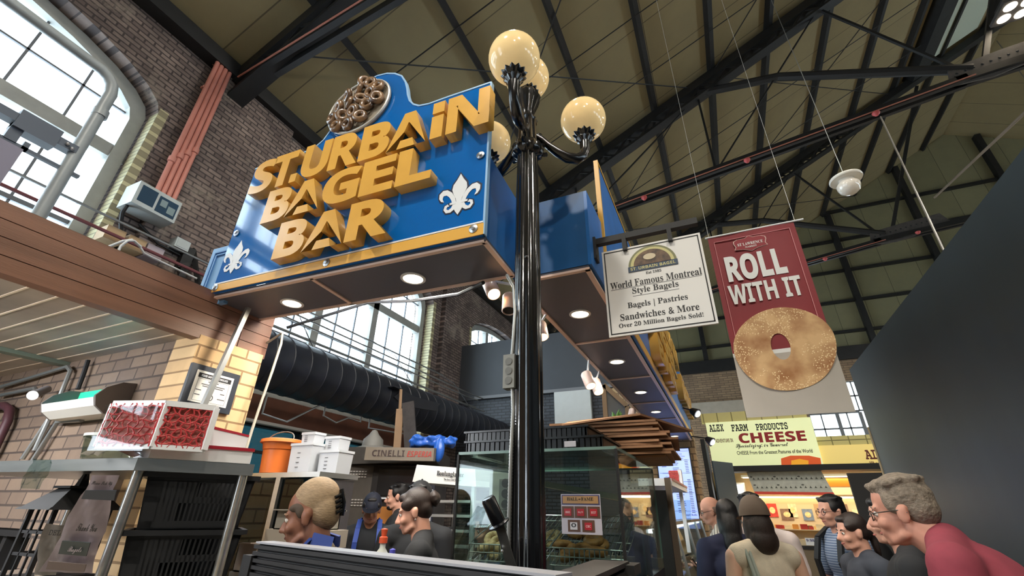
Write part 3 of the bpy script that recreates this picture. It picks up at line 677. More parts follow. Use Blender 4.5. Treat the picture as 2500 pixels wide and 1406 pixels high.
# conduit and outlet box strapped to the post
flex = thing('outlet_box', 'grey outlet box with flexible metal conduit strapped to the lamp post', 'outlet box', (-0.87, 1.8, 2.1))
m_zinc = mat('zinc', (150, 152, 150), 0.4, metal=0.7)
bp = pix(1245, 908, 'y', 1.8)
MB().box(bp.x - 0.026, bp.x + 0.03, 1.78, 1.83, bp.z - 0.078, bp.z + 0.078).bevel(0.008).build('box', mat('grey_cast_box', (128, 128, 122), 0.5), flex)
for k in (-1, 0, 1): MB().lathe([(0.017, 0), (0.017, 0.004), (0, 0.004)], (bp.x + 0.003, 1.78, bp.z + k * 0.044), 14, (0, -1, 0)).build('knockout', mat('grey_knockout', (104, 104, 100), 0.5), flex)
pts = [pix(1238, 672, 'y', 1.9), pix(1254, 700, 'y', 1.82), pix(1258, 760, 'y', 1.8), pix(1252, 850, 'y', 1.8), pix(1249, 880, 'y', 1.8)]
pt2 = [pix(1251, 940, 'y', 1.8), pix(1253, 1000, 'y', 1.8), pix(1248, 1100, 'y', 1.79), pix(1243, 1260, 'y', 1.79), pix(1240, 1400, 'y', 1.79), pix(1240, 1480, 'y', 1.79)]
def ridged(b, pts, r):
    q = []
    for a, c in zip(pts, pts[1:]):
        n = max(2, int((c - a).length / 0.006))
        q += [a + (c - a) * k / n for k in range(n)]
    b.tube(q, [r * (1.12 if k % 2 else 0.9) for k in range(len(q))], 8)
b = MB(); ridged(b, pt2, 0.009); b.build('flexible_conduit', m_zinc, flex, True)
MB().tube(pts, 0.009, 8).build('upper_conduit', m_zinc, flex, True)
# ================================================================== LEFT WALL FITTINGS
def slab(b, pts, d):
    d = Vector(d); P = [Vector(p) for p in pts]; A = [b.b.verts.new(p) for p in P]; B = [b.b.verts.new(p + d) for p in P]; n = len(P)
    b.b.faces.new(A[::-1]); b.b.faces.new(B)
    for i in range(n): b.b.faces.new((A[i], A[(i + 1) % n], B[(i + 1) % n], B[i]))
    return b
def px4(q, ax, v): return [pix(a, b, ax, v) for a, b in q]
m_pink = mat('pink_pipe_paint', (206, 136, 122), 0.5, var=0.08)
for k in range(4):
    x0 = XW + 0.2
    a, b = pix(531 + 11 * k, 146 + 8 * k, 'x', x0), pix(383 + 13 * k, 478 + 5 * k, 'x', x0)
    y = (a.y + b.y) / 2
    t = thing('pink_pipe', 'pink painted vertical pipe on the brick pier, ' + ('first', 'second', 'third', 'fourth')[k] + ' from the window', 'pipe', (x0, y, b.z), 'pink pipes on the brick pier')
    MB().tube([(x0 - 0.12, y, a.z - 0.02), (x0 - 0.03, y, a.z), (x0, y, a.z - 0.05), (x0, y, b.z - 0.15)], 0.034, 12).build('tube', m_pink, t, True)
    MB().lathe([(0.034, -0.05), (0.05, -0.04), (0.05, 0.04), (0.034, 0.05)], (x0, y, 6.1 + 0.12 * k), 12).build('coupling', m_pink, t, True)
    MB().box(x0 - 0.07, x0, y - 0.045, y + 0.045, 7.6, 7.64).build('clamp', m_pink, t)
# metal wall box with window panes
t = thing('control_box', 'grey steel control box with two dark windows on the brick pier below the pink pipes', 'control box', (-6.5, 2.35, 5.05))
m_box = mat('grey_box_paint', (176, 184, 184), 0.45, var=0.05)
cb = MB().box(-6.68, -6.35, 2.13, 2.66, 5.06, 5.4).bevel(0.012).build('body', m_box, t)
MB().box(-6.352, -6.345, 2.17, 2.36, 5.12, 5.36).build('window', mat('dark_blue_pane', (50, 72, 92), 0.15), t)
w_ = MB().box(-6.352, -6.345, 2.39, 2.63, 5.1, 5.34).build('window', mat('dark_blue_pane', (50, 72, 92), 0.15), t)
MB().box(-6.346, -6.34, 2.42, 2.5, 5.2, 5.3).box(-6.346, -6.34, 2.52, 2.61, 5.14, 5.25).build('relay', mat('relay', (120, 140, 144), 0.4), w_)
MB().tube([(-6.5, 2.16, 5.06), (-6.5, 2.15, 4.95), (-6.56, 2.2, 4.85), (-6.62, 2.28, 4.72), (-6.62, 2.3, 4.5)], 0.025, 8).build('cable', m_blackm, t, True)
MB().tube([(-6.6, 2.4, 4.95), (-6.62, 2.7, 4.82), (-6.62, 3.05, 4.8), (-6.62, 3.1, 4.4)], 0.02, 8).build('cable', m_blackm, t, True)
# big bent pipe before the left window, with a sign box bolted to it
t = thing('bent_pipe', 'large grey steel pipe bent at the top in front of the left arched window', 'pipe', (-5.0, 1.14, 2.95))
m_gpipe = mat('grey_pipe_paint', (138, 144, 146), 0.4, var=0.08)
pp = [(-5.0, 1.16, 2.95), (-5.0, 1.15, 4.5), (-5.0, 1.145, 5.28), (-5.0, 1.12, 5.38), (-5.0, 1.07, 5.44), (-5.0, 1.0, 5.47), (-5.0, 0.2, 5.5), (-5.0, -1.5, 5.55)]
MB().tube(pp, 0.052, 16).build('tube', m_gpipe, t, True)
MB().tube([(-5.0, 1.155, 4.98), (-5.0, 1.15, 5.06)], 0.062, 16).build('collar', m_gpipe, t, True)
m_dkblue = mat('dark_blue_grey_steel', (76, 84, 96), 0.5)
t = thing('hoist_rail', 'dark steel rail and bracket bolted to the bent grey pipe by the window', 'rail', (-5.0, 0.8, 4.4))
MB().box(-5.05, -4.95, -1.0, 1.14, 4.47, 4.55).box(-5.06, -4.94, 0.72, 1.0, 4.42, 4.6).build('beam', m_dkblue, t)
MB().box(-5.02, -4.98, -1.0, 1.25, 4.28, 4.31).box(-5.02, -4.98, 0.84, 0.88, 4.28, 4.36).box(-5.03, -4.97, 0.72, 0.8, 4.3, 4.48).build('arm', m_dkblue, t)
b = MB(); b.ball((-4.94, 1.06, 4.51), 0.018, 8, 6).ball((-4.94, 1.1, 4.49), 0.018, 8, 6); b.build('bolt', m_silver, t)
t = thing('sign_box', 'grey-mauve flat board hanging under the dark rail at the left window', 'board', (-5.0, 0.4, 3.6))
MB().box(-5.02, -4.98, -0.6, 0.86, 3.75, 4.28).build('panel', mat('mauve_grey_board', (124, 120, 136), 0.6), t)
# rails, cables and small boxes above the fascia
t = thing('wall_rail', 'thin grey conduit running along the brick wall above the wooden fascia', 'conduit', (-6.35, 2, 4.73)); MB().tube([(-6.35, 1.0, 4.735), (-6.35, 9.6, 4.735)], 0.016, 8).build('tube', m_zinc, t, True)
MB().box(-6.8, -6.34, 4.5, 4.53, 4.7, 4.72).build('bracket', m_zinc, t)
t = thing('wall_rail', 'dark red conduit running along the brick wall just below the grey one', 'conduit', (-6.35, 2, 4.54)); MB().tube([(-6.35, 1.0, 4.545), (-6.35, 4.4, 4.545)], 0.022, 8).build('tube', mat('oxide_red', (112, 60, 64), 0.5), t, True)
MB().box(-6.8, -6.34, 3.5, 3.53, 4.51, 4.53).build('bracket', m_zinc, t)
m_card = mat('card_tan', (176, 148, 112), 0.7, var=0.06)
for (y, m, lb) in ((2.16, m_card, 'small tan box on the brick wall under the control box, first from the window'), (2.4, m_card, 'small tan box on the brick wall, between the other two small boxes'), (2.62, mat('mauve_box', (170, 158, 164), 0.6), 'small pale mauve box on the brick wall, last of the three small boxes')):
    t = thing('junction_box', lb, 'box', (-6.4, y, 4.5), 'small boxes on the brick wall'); MB().box(-6.66, -6.42, y - 0.1, y + 0.1, 4.5, 4.68).bevel(0.006).build('body', m, t); text('marking', 'EXIT' if 0 else 'III', 'light', (-6.42, y - 0.02, 4.57), (0, 1, 0), Z, m_blackm, t, width=0.05, height=0.03)
t = thing('junction_box', 'square white junction box on the brick wall left of the blue sign', 'box', (-6.4, 2.9, 4.85)); MB().box(-6.66, -6.5, 2.83, 3.02, 4.84, 4.99).bevel(0.008).build('body', m_box, t); MB().box(-6.5, -6.495, 2.85, 3.0, 4.86, 4.97).build('lid', m_box, t)
t = thing('sign_bracket', 'black angled steel bracket on the wall at the left end of the blue sign', 'bracket', (-6.5, 3.1, 4.4)); MB().bar((-6.66, 3.15, 5.0), (-6.4, 3.3, 4.3), 0.06, 0.05).bar((-6.66, 3.1, 4.9), (-6.45, 3.05, 4.3), 0.08, 0.08).build('arm', m_blackm, t)
MB().box(-6.66, -6.55, 3.0, 3.14, 4.6, 4.95).build('plate', m_blackm, t)
m_cab = mat('white_cable', (206, 210, 212), 0.5)
c1 = [Vector((-3.58, 1.18, 2.945))] + [pix(a, b, 'x', -3.6) for a, b in ((262, 603), (300, 588), (322, 585), (340, 600), (352, 618), (370, 628), (480, 680))]
tag(MB().tube(c1, 0.008, 8).build('loose_cable', m_cab, None, True, c1[0]), 'white cable arching over the wooden fascia, the longer of the pair', 'cable', 'white cables on the fascia')
c2 = [Vector((-3.38, 1.2, 2.945))] + [pix(a, b, 'x', -3.4) for a, b in ((285, 622), (295, 600), (312, 588), (328, 588), (345, 603))]
tag(MB().tube(c2, 0.008, 8).build('loose_cable', m_cab, None, True, c2[0]), 'white cable looping up from the wooden fascia, the shorter of the pair', 'cable', 'white cables on the fascia')
t = thing('fascia_conduit', 'pair of thin grey conduits lying along the top of the wooden fascia', 'conduit', (-3.2, 0.8, 2.95))
for x in (-3.14, -3.2): MB().tube([(x, 0.75, 2.965), (x, 1.55, 2.965)], 0.014, 8).build('tube', m_zinc, t, True)

# ---- the long black air duct
t = thing('air_duct', 'long black round air duct running along the wall behind the stall', 'duct', (-5.4, 6.5, 2.93))
m_duct = mat('black_duct_paint', (38, 42, 52), 0.42, var=0.12, vscale=3)
prof = []; y = 2.0
while y < 10.94:
    prof += [(0.385, y), (0.385, y + 0.262), (0.393, y + 0.27), (0.393, y + 0.28)]; y += 0.29
MB().lathe(prof, (-5.4, 0, 3.36), 40, (0, 1, 0)).build('tube', m_duct, t, True)
sc_ = MB()
ctr = pix(1010, 975, 'x', -5.02); 
slab(sc_, px4(((985, 952), (1012, 968), (1075, 985), (1062, 1003), (985, 990), (962, 968)), 'x', -5.0), (-0.12, 0, 0)); sc_.build('scoop', m_duct, t)
MB().box(-5.06, -4.9, ctr.y - 0.75, ctr.y - 0.45, ctr.z + 0.05, ctr.z + 0.07).build('flap', m_duct, t)
for y in (4.6, 7.2, 9.6):
    MB().tube([(-5.4, y, 3.74), (-6.0, y, 4.5), (-6.8, y, 5.0)], 0.007, 6).build('hanger', m_blackm, t, True)
for k, (x, z) in enumerate(((-5.65, 4.15), (-5.75, 4.0), (-5.55, 3.9), (-5.5, 3.78), (-5.7, 4.28))):
    tag(MB().tube([(x, 3.2, z), (x, 9.7 + 0.1 * k, z), (x + 0.1, 10.1 + 0.1 * k, z - 0.02)], 0.014, 6).build('conduit_run', m_zinc, None, True, (x, 6, z)), 'thin conduit above the black duct, ' + ('at mid height of the bundle', 'next to the lowest wall side run', 'second lowest of the bundle', 'lowest of the bundle, on the duct', 'topmost of the bundle')[k], 'conduit', 'conduits running above the black duct')
tag(MB().tube([pix(700, 800, 'x', -3.0), pix(780, 775, 'x', -2.8), pix(900, 738, 'x', -2.4), pix(1000, 735, 'x', -2.0), pix(1120, 718, 'x', -1.5), pix(1180, 690, 'x', -1.1)], 0.012, 6).build('swag_cable', m_blackm, None, True, pix(900, 738, 'x', -2.4)), 'black cable bundle swagged below the sign canopy before the back window', 'cable')
for k, q in enumerate((((640, 1010), (700, 1030), (760, 1000), (790, 985)), ((790, 1015), (820, 1032), (850, 1020), (880, 1030)), ((900, 1045), (960, 1055), (1060, 1070), (1075, 1130)))):
    P_ = [pix(a, b, 'x', -5.4) for a, b in q]; P_ = [P_[0] + Z * 0.25] + P_ + [P_[-1] + Z * 0.25]
    tag(MB().tube(P_, 0.014, 6).build('hanging_wire', m_zinc, None, True, P_[0]), 'grey wire drooping under the black duct, ' + ('nearest the yellow pier', 'above the white containers', 'nearest the oven')[k], 'wire', 'wires under the duct')

# ---- fixtures on the block pier
t = thing('certificate', 'framed certificate in a dark frame on the yellow block pier', 'framed certificate', (-3.02, 1.83, 2.2))
MB().box(-3.04, -3.015, 1.67, 2.005, 2.155, 2.425).build('frame', mat('dark_slate_frame', (44, 50, 60), 0.4), t)
pa = MB().box(-3.015, -3.012, 1.71, 1.965, 2.19, 2.39).build('paper', mat('paper_white', (232, 230, 222), 0.6), t)
MB().box(-3.012, -3.0112, 1.725, 1.95, 2.345, 2.375).build('title_bar', m_blackm, pa)
text('lettering', 'FOOD SAFETY CERTIFICATE', 'sans', (-3.0112, 1.745, 2.353), (0, 1, 0), Z, m_white, pa, width=0.18, height=0.014, thick=0.0006)
bl = MB()
for i, (a, b, z) in enumerate(((1.80, 1.87, 2.325), (1.76, 1.92, 2.305), (1.77, 1.91, 2.293), (1.735, 1.77, 2.265), (1.735, 1.77, 2.235), (1.9, 1.93, 2.265), (1.89, 1.94, 2.23))): bl.box(-3.012, -3.0113, a, b, z, z + 0.006)
for a, b, c, d in ((1.73, 1.946, 2.2, 2.202), (1.73, 1.946, 2.338, 2.34), (1.73, 1.732, 2.2, 2.34), (1.944, 1.946, 2.2, 2.34)): bl.box(-3.012, -3.0114, a, b, c, d)
bl.build('text_lines', mat('grey_ink', (90, 90, 92), 0.6), pa)
MB().torus((-3.0115, 1.84, 2.232), 0.018, 0.003, 20, 6, (1, 0, 0)).build('seal', mat('grey_ink', (90, 90, 92), 0.6), pa)
tag(MB().bar(pix(606, 752, 'x', -2.9), pix(478, 1030, 'x', -2.9), 0.03, 0.03).build('conduit_pole', m_zinc, None, False, pix(478, 1030, 'x', -2.9)), 'slanting grey steel pole passing in front of the framed certificate', 'pole')
rp_ = [Vector((-3.06, 2.16, 2.72))] + [pix(a, b, 'x', -2.9) for a, b in ((690, 812), (686, 840), (665, 905), (640, 975), (615, 1050), (600, 1100))]
tag(MB().tube(rp_, 0.009, 8).build('hanging_rope', mat('pale_rope', (176, 170, 158), 0.8), None, True, rp_[0]), 'pale rope hanging down beside the yellow pier in front of the duct', 'rope')
t = thing('fly_lamp', 'white half-round wall lamp glowing green and blue inside', 'insect lamp', (-3.95, 1.6, 2.12))
pf = [(0.0, 0.0), (-0.08, 0.0), (-0.13, 0.03), (-0.15, 0.08)]
cv = MB()
q = [(1.678, 2.12), (1.56, 2.12), (1.50, 2.16), (1.48, 2.21), (1.49, 2.21), (1.51, 2.165), (1.565, 2.13), (1.67, 2.13)]
slab(cv, [(-4.24, y, z) for y, z in q], (0.64, 0, 0)); cv.build('cover', mat('cream_enamel', (222, 220, 212), 0.35), t)
en = MB(); e = [(1.678, 2.12), (1.56, 2.12), (1.5, 2.16), (1.48, 2.22), (1.52, 2.28), (1.6, 2.33), (1.678, 2.34)]
slab(en, [(-3.6, y, z) for y, z in e], (0.02, 0, 0)).build('end_cap', mat('brown_grey_cap', (104, 96, 92), 0.5), t); slab(MB(), [(-4.26, y, z) for y, z in e], (0.02, 0, 0)).build('end_cap', mat('brown_grey_cap', (104, 96, 92), 0.5), t)
MB().box(-4.24, -3.6, 1.66, 1.676, 2.14, 2.33).build('back_plate', emit_mat('green_glow', (40, 180, 130), 0.55), t)
MB().tube([(-4.1, 1.58, 2.22), (-3.64, 1.58, 2.22)], 0.02, 12).build('blue_tube', emit_mat('blue_tube', (60, 160, 255), 1.6), t, True)
for k, q in enumerate((((0, 945), (165, 895), (172, 905), (150, 960), (85, 1100)), ((0, 965), (85, 948), (90, 965)), ((215, 880), (205, 910), (190, 950)), ((145, 985), (55, 1120)), ((200, 1025), (140, 1030), (80, 1125)))):
    P_ = [pix(a, b, 'y', 1.64) for a, b in q]
    tag(MB().tube(P_, 0.016, 8).build('wall_conduit', m_zinc if k != 2 else m_blackm, None, True, P_[-1]), 'conduit on the block wall, ' + ('tallest bent run left of the glowing lamp', 'short bent run at the left edge', 'dark run just above the glowing lamp', 'straight run descending left of the glowing lamp', 'bent run below the glowing lamp')[k], 'conduit', 'conduits on the block wall')
t = thing('spray_pipe', 'dark red pipe on the block wall at the left edge', 'pipe', pix(15, 990, 'y', 1.62)); P_ = [pix(a, b, 'y', 1.62) for a, b in ((-30, 995), (10, 990), (24, 1000), (18, 1030), (-20, 1110))]; MB().tube(P_, 0.03, 10).build('tube', mat('maroon_pipe', (72, 40, 46), 0.5), t, True)
t = thing('wall_spotlight', 'small grey spotlight on a bracket on the block wall left of the glowing lamp', 'spotlight', pix(95, 955, 'y', 1.6)); a = pix(80, 965, 'y', 1.5); b = pix(115, 950, 'y', 1.6); MB().cyl(a, b, 0.03, 0.028).build('body', mat('grey_spot', (130, 126, 128), 0.4), t, True); MB().cyl(a - (b - a) * 0.02, a, 0.034).build('lens', m_white, t, True)

# bare tube lamps under the wooden soffit, beyond the left edge of the picture
for (x, y, z, e, lb) in ((-4.3, 0.1, 2.55, 34, 'tube lamp under the wooden soffit'), (-3.4, -0.5, 2.55, 22, 'tube lamp under the wooden soffit nearer the hall')):
    t = thing('tube_lamp', lb, 'tube lamp', (x, y, z), 'tube lamps under the soffit'); MB().box(x - 0.6, x + 0.6, y - 0.04, y + 0.04, z + 0.03, z + 0.06).build('batten', m_white, t); MB().tube([(x - 0.58, y, z), (x + 0.58, y, z)], 0.014, 8).build('tube', emit_mat('cool_tube', (236, 244, 255), 12.0), t, True)
    area('tube_light', (x, y, z - 0.03), 1.15, 0.05, e, (0.95, 0.97, 1.0), (0, 0.35, -1))

# ================================================================== STEEL SHELF AND WHAT IS ON IT
m_stain = mat('stainless_steel', (188, 188, 184), 0.28, metal=0.9, var=0.08, vscale=3, stretch=(1, 1, 12))
t = thing('steel_shelf', 'stainless steel corner shelf unit on round posts at the left', 'shelf', (-2.2, 1.4, 0))
TOP = [(-3.6, 1.03), (-2.286, 1.18), (-2.05, 1.56), (-2.5, 1.62), (-3.6, 1.62)]
MB().prism(TOP, (0, 0, 1.78), (1, 0, 0), (0, 1, 0), -0.05, 0).build('top', m_stain, t)
MB().prism([(-2.56, 1.18), (-2.3, 1.2), (-2.09, 1.55), (-2.56, 1.58)], (0, 0, 0.5), (1, 0, 0), (0, 1, 0), -0.03, 0).build('lower_board', m_stain, t)
for (x, y) in ((-2.31, 1.215), (-2.09, 1.545), (-3.5, 1.1), (-3.5, 1.56)):
    MB().cyl((x, y, 0), (x, y, 1.735), 0.02).build('post', m_stain, t, True)
# crates hung under the shelf top
def crate(z0, lab, dx=0):
    c = thing('plastic_crate', lab, 'crate', (-2.2, 1.38, z0), 'black crates under the steel shelf')
    b = MB(); A = Vector((-2.285 + dx, 1.24, z0)); U = Vector((0.22, 0.345, 0)).normalized(); V = Vector((-U.y, U.x, 0)); L, Dp, H = 0.42, 0.3, 0.21
    def P(u, d, z): f = 1 - 0.12 * (1 - z / H); return A + U * (L / 2 + (u - L / 2) * f) + V * (0.02 + d * f) + Z * z
    def wall(u0, u1, z0_, z1_, d): b.quadbox([P(u0, d, z0_), P(u1, d, z0_), P(u1, d + 0.008, z0_), P(u0, d + 0.008, z0_), P(u0, d, z1_), P(u1, d, z1_), P(u1, d + 0.008, z1_), P(u0, d + 0.008, z1_)])
    wall(0, L, 0, 0.03, 0); wall(0, L, 0.1, 0.125, 0); wall(0, L, 0.185, H, 0); wall(0, 0.06, 0, H, 0); wall(L - 0.06, L, 0, H, 0)
    for i in range(17): u = 0.06 + (L - 0.12) * i / 16; wall(u - 0.004, u + 0.004, 0.03, 0.19, 0)
    wall(0.0, 0.2, 0.125, 0.19, 0); wall(0.06, 0.13, 0.03, 0.1, 0)
    wall(0, L, 0, H, Dp)
    for u in (0, L - 0.008): b.quadbox([P(u, 0, 0), P(u + 0.008, 0, 0), P(u + 0.008, Dp, 0), P(u, Dp, 0), P(u, 0, H), P(u + 0.008, 0, H), P(u + 0.008, Dp, H), P(u, Dp, H)])
    b.quadbox([P(0, 0, 0), P(L, 0, 0), P(L, Dp, 0), P(0, Dp, 0), P(0, 0, 0.006), P(L, 0, 0.006), P(L, Dp, 0.006), P(0, Dp, 0.006)])
    b.build('basket', mat('black_crate_plastic', (22, 24, 28), 0.45), c)
    r = MB(); 
    for a_, b_ in ((P(-0.01, -0.01, H), P(L + 0.01, -0.01, H)), (P(L + 0.01, -0.01, H), P(L + 0.01, Dp + 0.01, H)), (P(L + 0.01, Dp + 0.01, H), P(-0.01, Dp + 0.01, H)), (P(-0.01, Dp + 0.01, H), P(-0.01, -0.01, H))): r.bar(a_, b_, 0.018, 0.02)
    r.build('rim', mat('black_crate_plastic', (22, 24, 28), 0.45), c)
crate(1.51, 'black slotted plastic crate directly under the steel shelf top')
crate(1.285, 'black slotted plastic crate below the first one, lower of the two', -0.0)
# white box of red net bags
m_net = mat('red_net', (184, 52, 56), 0.5); m_netfill = mat('red_pack', (196, 116, 108), 0.6, var=0.35, vscale=28)
t = thing('net_bag_box', 'white-framed box of red netting packs standing on the steel shelf', 'box of net packs', (-2.12, 1.2, 1.78))
BX = [Vector((-2.44, 1.09, 0)), Vector((-2.2, 1.17, 0)), Vector((-2.09, 1.32, 0)), Vector((-2.33, 1.36, 0))]
fr = MB()
z0, z1 = 1.82, 2.0
def bq(a, b, zA, zB, w=0.02): fr.bar(a + Z * zA, b + Z * zB, w, w)
for i in range(4):
    a, b = BX[i], BX[(i + 1) % 4]; bq(a, b, z0, z0); bq(a, b, z1, z1, 0.024); bq(a, a, z0, z1, 0.024)
fr.prism([(v.x, v.y) for v in BX], (0, 0, z1), (1, 0, 0), (0, 1, 0), 0.0, 0.012); fr.build('frame', m_white, t)
ce = sum(BX, Vector()) / 4
MB().prism([tuple((ce + (v - ce) * 0.9).xy) for v in BX], (0, 0, z0), (1, 0, 0), (0, 1, 0), 0.0, 0.165).build('packs', m_netfill, t)
nt = MB()
for (a, b) in ((BX[0], BX[1]), (BX[1], BX[2])):
    for i in range(9):
        s = i / 8
        nt.tube([a.lerp(b, min(1, max(0, s + 0.04 * math.sin(k * 2.2 + i * 1.7)))) + Z * (z0 + (z1 - z0) * k / 10) + SN * 0.012 for k in range(11)], 0.0035, 5)
    for k in range(6):
        nt.tube([a.lerp(b, s / 10) + Z * (z0 + (z1 - z0) * (k + 0.5) / 6 + 0.006 * math.sin(s * 2 + k * 2)) + SN * 0.012 for s in range(11)], 0.0035, 5)
nt.build('netting', m_net, t)
fl = MB(); slab(fl, [BX[0] + Z * 1.8 + SN * 0.03, BX[1] + Z * 1.8 + SN * 0.03, BX[1] + Z * 1.99 + SN * 0.03, BX[0] + Z * 1.99 + SN * 0.03], SN * 0.002); fl.build('clear_wrap', glass_mat('clear_film', (246, 248, 248)), t)
# white red-rimmed tray, foil, clear tub
t = thing('display_tray', 'white tray with a dark red rim on the right half of the steel shelf', 'tray', (-2.2, 1.4, 1.78))
TR = [(-2.26, 1.205), (-2.06, 1.54), (-2.3, 1.6), (-2.46, 1.25)]
MB().prism(TR, (0, 0, 1.78), (1, 0, 0), (0, 1, 0), 0.001, 0.055).build('body', m_white, t)
tr = MB()
for (a, b) in zip(TR, TR[1:] + TR[:1]): tr.bar((a[0], a[1], 1.842), (b[0], b[1], 1.842), 0.014, 0.014)
tr.build('rim', mat('dark_red_rim', (160, 24, 44), 0.4), t)
t = thing('sign_card', 'white card with dark red top edge at the right end of the steel shelf', 'card', (-2.1, 1.5, 1.84))
q = px4(((480, 1075), (600, 1082), (588, 1133), (482, 1128)), 'x', -2.12)
MB().prism([(1.33, 1.842), (1.585, 1.842), (1.59, 1.915), (1.335, 1.93)], (-2.2, 0, 0), (0, 1, 0), (0, 0, 1), 0, 0.012).build('board', m_white, t)
MB().prism([(1.335, 1.93), (1.59, 1.915), (1.59, 1.925), (1.335, 1.942)], (-2.202, 0, 0), (0, 1, 0), (0, 0, 1), 0, 0.016).build('red_edge', mat('dark_red_rim', (160, 24, 44), 0.4), t)
t = thing('clear_tub', 'clear plastic tub on the steel shelf left of the red netting', 'tub', (-2.62, 1.25, 1.78))
MB().lathe([(0.09, 0), (0.1, 0.005), (0.115, 0.09), (0.12, 0.092), (0.12, 0.1), (0.112, 0.1), (0.1, 0.01)], (-2.66, 1.25, 1.781), 24).build('body', glass_mat('clear_plastic', (226, 232, 226), 0.8), t, True)
MB().lathe([(0.122, 0), (0.122, 0.012), (0.1, 0.016), (0.0, 0.018)], (-2.66, 1.25, 1.882), 24).build('lid', mat('milky_lid', (206, 210, 204), 0.4), t, True)
random.seed(5); fo = MB()
n_ = 9
gridv = [[fo.b.verts.new((-2.56 + 0.024 * i + 0.012 * j, 1.09 + 0.012 * j + 0.01 * i, 1.785 + 0.035 * math.sin(PI * i / (n_ - 1)) + random.uniform(0, 0.012))) for i in range(n_)] for j in range(5)]
for j in range(4):
    for i in range(n_ - 1): fo.b.faces.new((gridv[j][i], gridv[j][i + 1], gridv[j + 1][i + 1], gridv[j + 1][i]))
bmesh.ops.solidify(fo.b, geom=fo.b.faces[:], thickness=0.003)
tag(fo.build('foil_sheet', mat('foil', (206, 208, 210), 0.2, metal=1.0), None, False, (-2.5, 1.1, 1.785)), 'crumpled silver foil on the front edge of the steel shelf', 'foil')
# lantern and bags below the shelf
t = thing('lantern', 'black metal lantern with a peaked roof under the steel shelf at the left edge', 'lantern', (-2.95, 1.25, 1.28))
lx, ly, lz, s_ = -2.86, 1.28, 1.315, 0.105
b = MB()
for sx in (-1, 1):
    for sy in (-1, 1): b.box(lx + sx * s_ - 0.008, lx + sx * s_ + 0.008, ly + sy * s_ - 0.008, ly + sy * s_ + 0.008, lz, lz + 0.26)
for z in (0.085, 0.17):
    for sy in (-1, 1): b.box(lx - s_, lx + s_, ly + sy * s_ - 0.004, ly + sy * s_ + 0.004, lz + z - 0.006, lz + z + 0.006)
    for sx in (-1, 1): b.box(lx + sx * s_ - 0.004, lx + sx * s_ + 0.004, ly - s_, ly + s_, lz + z - 0.006, lz + z + 0.006)
for k in (-0.35, 0.35):
    for sy in (-1, 1): b.box(lx + k * s_ - 0.004, lx + k * s_ + 0.004, ly + sy * s_ - 0.004, ly + sy * s_ + 0.004, lz, lz + 0.26)
b.build('cage', m_blackm, t)
MB().box(lx - 0.13, lx + 0.13, ly - 0.13, ly + 0.13, lz - 0.02, lz).build('base', m_blackm, t)
rf = MB()
def fru(z0, h0, z1, h1): rf.quadbox([(lx - h0, ly - h0, z0), (lx + h0, ly - h0, z0), (lx + h0, ly + h0, z0), (lx - h0, ly + h0, z0), (lx - h1, ly - h1, z1), (lx + h1, ly - h1, z1), (lx + h1, ly + h1, z1), (lx - h1, ly + h1, z1)])
fru(lz + 0.26, 0.15, lz + 0.27, 0.14); fru(lz + 0.27, 0.135, lz + 0.35, 0.06); fru(lz + 0.35, 0.075, lz + 0.36, 0.075); fru(lz + 0.36, 0.02, lz + 0.42, 0.008); rf.build('roof', m_blackm, t)
b = MB(); b.torus((lx, ly, lz + 0.405), 0.02, 0.004, 16, 6, (0, 1, 0)); b.build('ring', m_blackm, t)
MB().cyl((lx, ly, lz), (lx, ly, lz + 0.1), 0.035).build('candle', mat('candle_wax', (226, 208, 186), 0.5), t, True)
st = thing('side_cabinet', 'brown grey cabinet carrying the black lantern below the steel shelf', 'cabinet', (-2.9, 1.32, 0)); MB().box(-3.4, -2.62, 1.12, 1.5, 0, 1.27).build('body', mat('taupe_laminate', (120, 104, 92), 0.5), st); MB().box(-3.42, -2.6, 1.11, 1.52, 1.27, 1.294).build('top', mat('taupe_top', (150, 134, 120), 0.4), st)
# clear bags hung before the crates
m_bag = mat('printed_bag_mauve', (158, 146, 150), 0.3, var=0.06, coat=0.4)
def wavy(p00, p10, p11, p01, nx, ny, amp, seed, th=0.003):
    random.seed(seed); b = MB(); rows = []
    for j in range(ny + 1):
        r = []
        for i in range(nx + 1):
            a = Vector(p00).lerp(Vector(p10), i / nx); c = Vector(p01).lerp(Vector(p11), i / nx); p = a.lerp(c, j / ny)
            r.append(b.b.verts.new(p + SN * (amp * math.sin(i * 1.3 + j * 0.7 + seed) + random.uniform(-amp, amp) * 0.5)))
        rows.append(r)
    for j in range(ny):
        for i in range(nx): b.b.faces.new((rows[j][i], rows[j][i + 1], rows[j + 1][i + 1], rows[j + 1][i]))
    bmesh.ops.solidify(b.b, geom=b.b.faces[:], thickness=th); return b
d_ = 1.66
q = [dep(a, b, d_) for a, b in ((100, 1395), (225, 1400), (292, 1160), (222, 1160))]
t = thing('printed_bag', 'tall clear and mauve plastic bag with script lettering hanging under the steel shelf', 'plastic bag', q[0])
wavy(q[0], q[1], q[2], q[3], 8, 14, 0.006, 2).build('film', m_bag, t, 60)
U_ = (q[1] - q[0]).normalized(); V_ = ((q[3] + q[2]) / 2 - (q[0] + q[1]) / 2).normalized(); N_ = U_.cross(V_)
if N_.dot(CAM - q[0]) < 0: N_ = -N_
def onbag(a, b): return dep(a, b, d_ - 0.025)
lp0 = [onbag(a, b) for a, b in ((142, 1352), (210, 1358), (220, 1325), (152, 1320))]
b = MB(); slab(b, lp0, N_ * -0.003); lbp = b.build('label_patch', mat('dark_green_label', (44, 54, 56), 0.4), t)
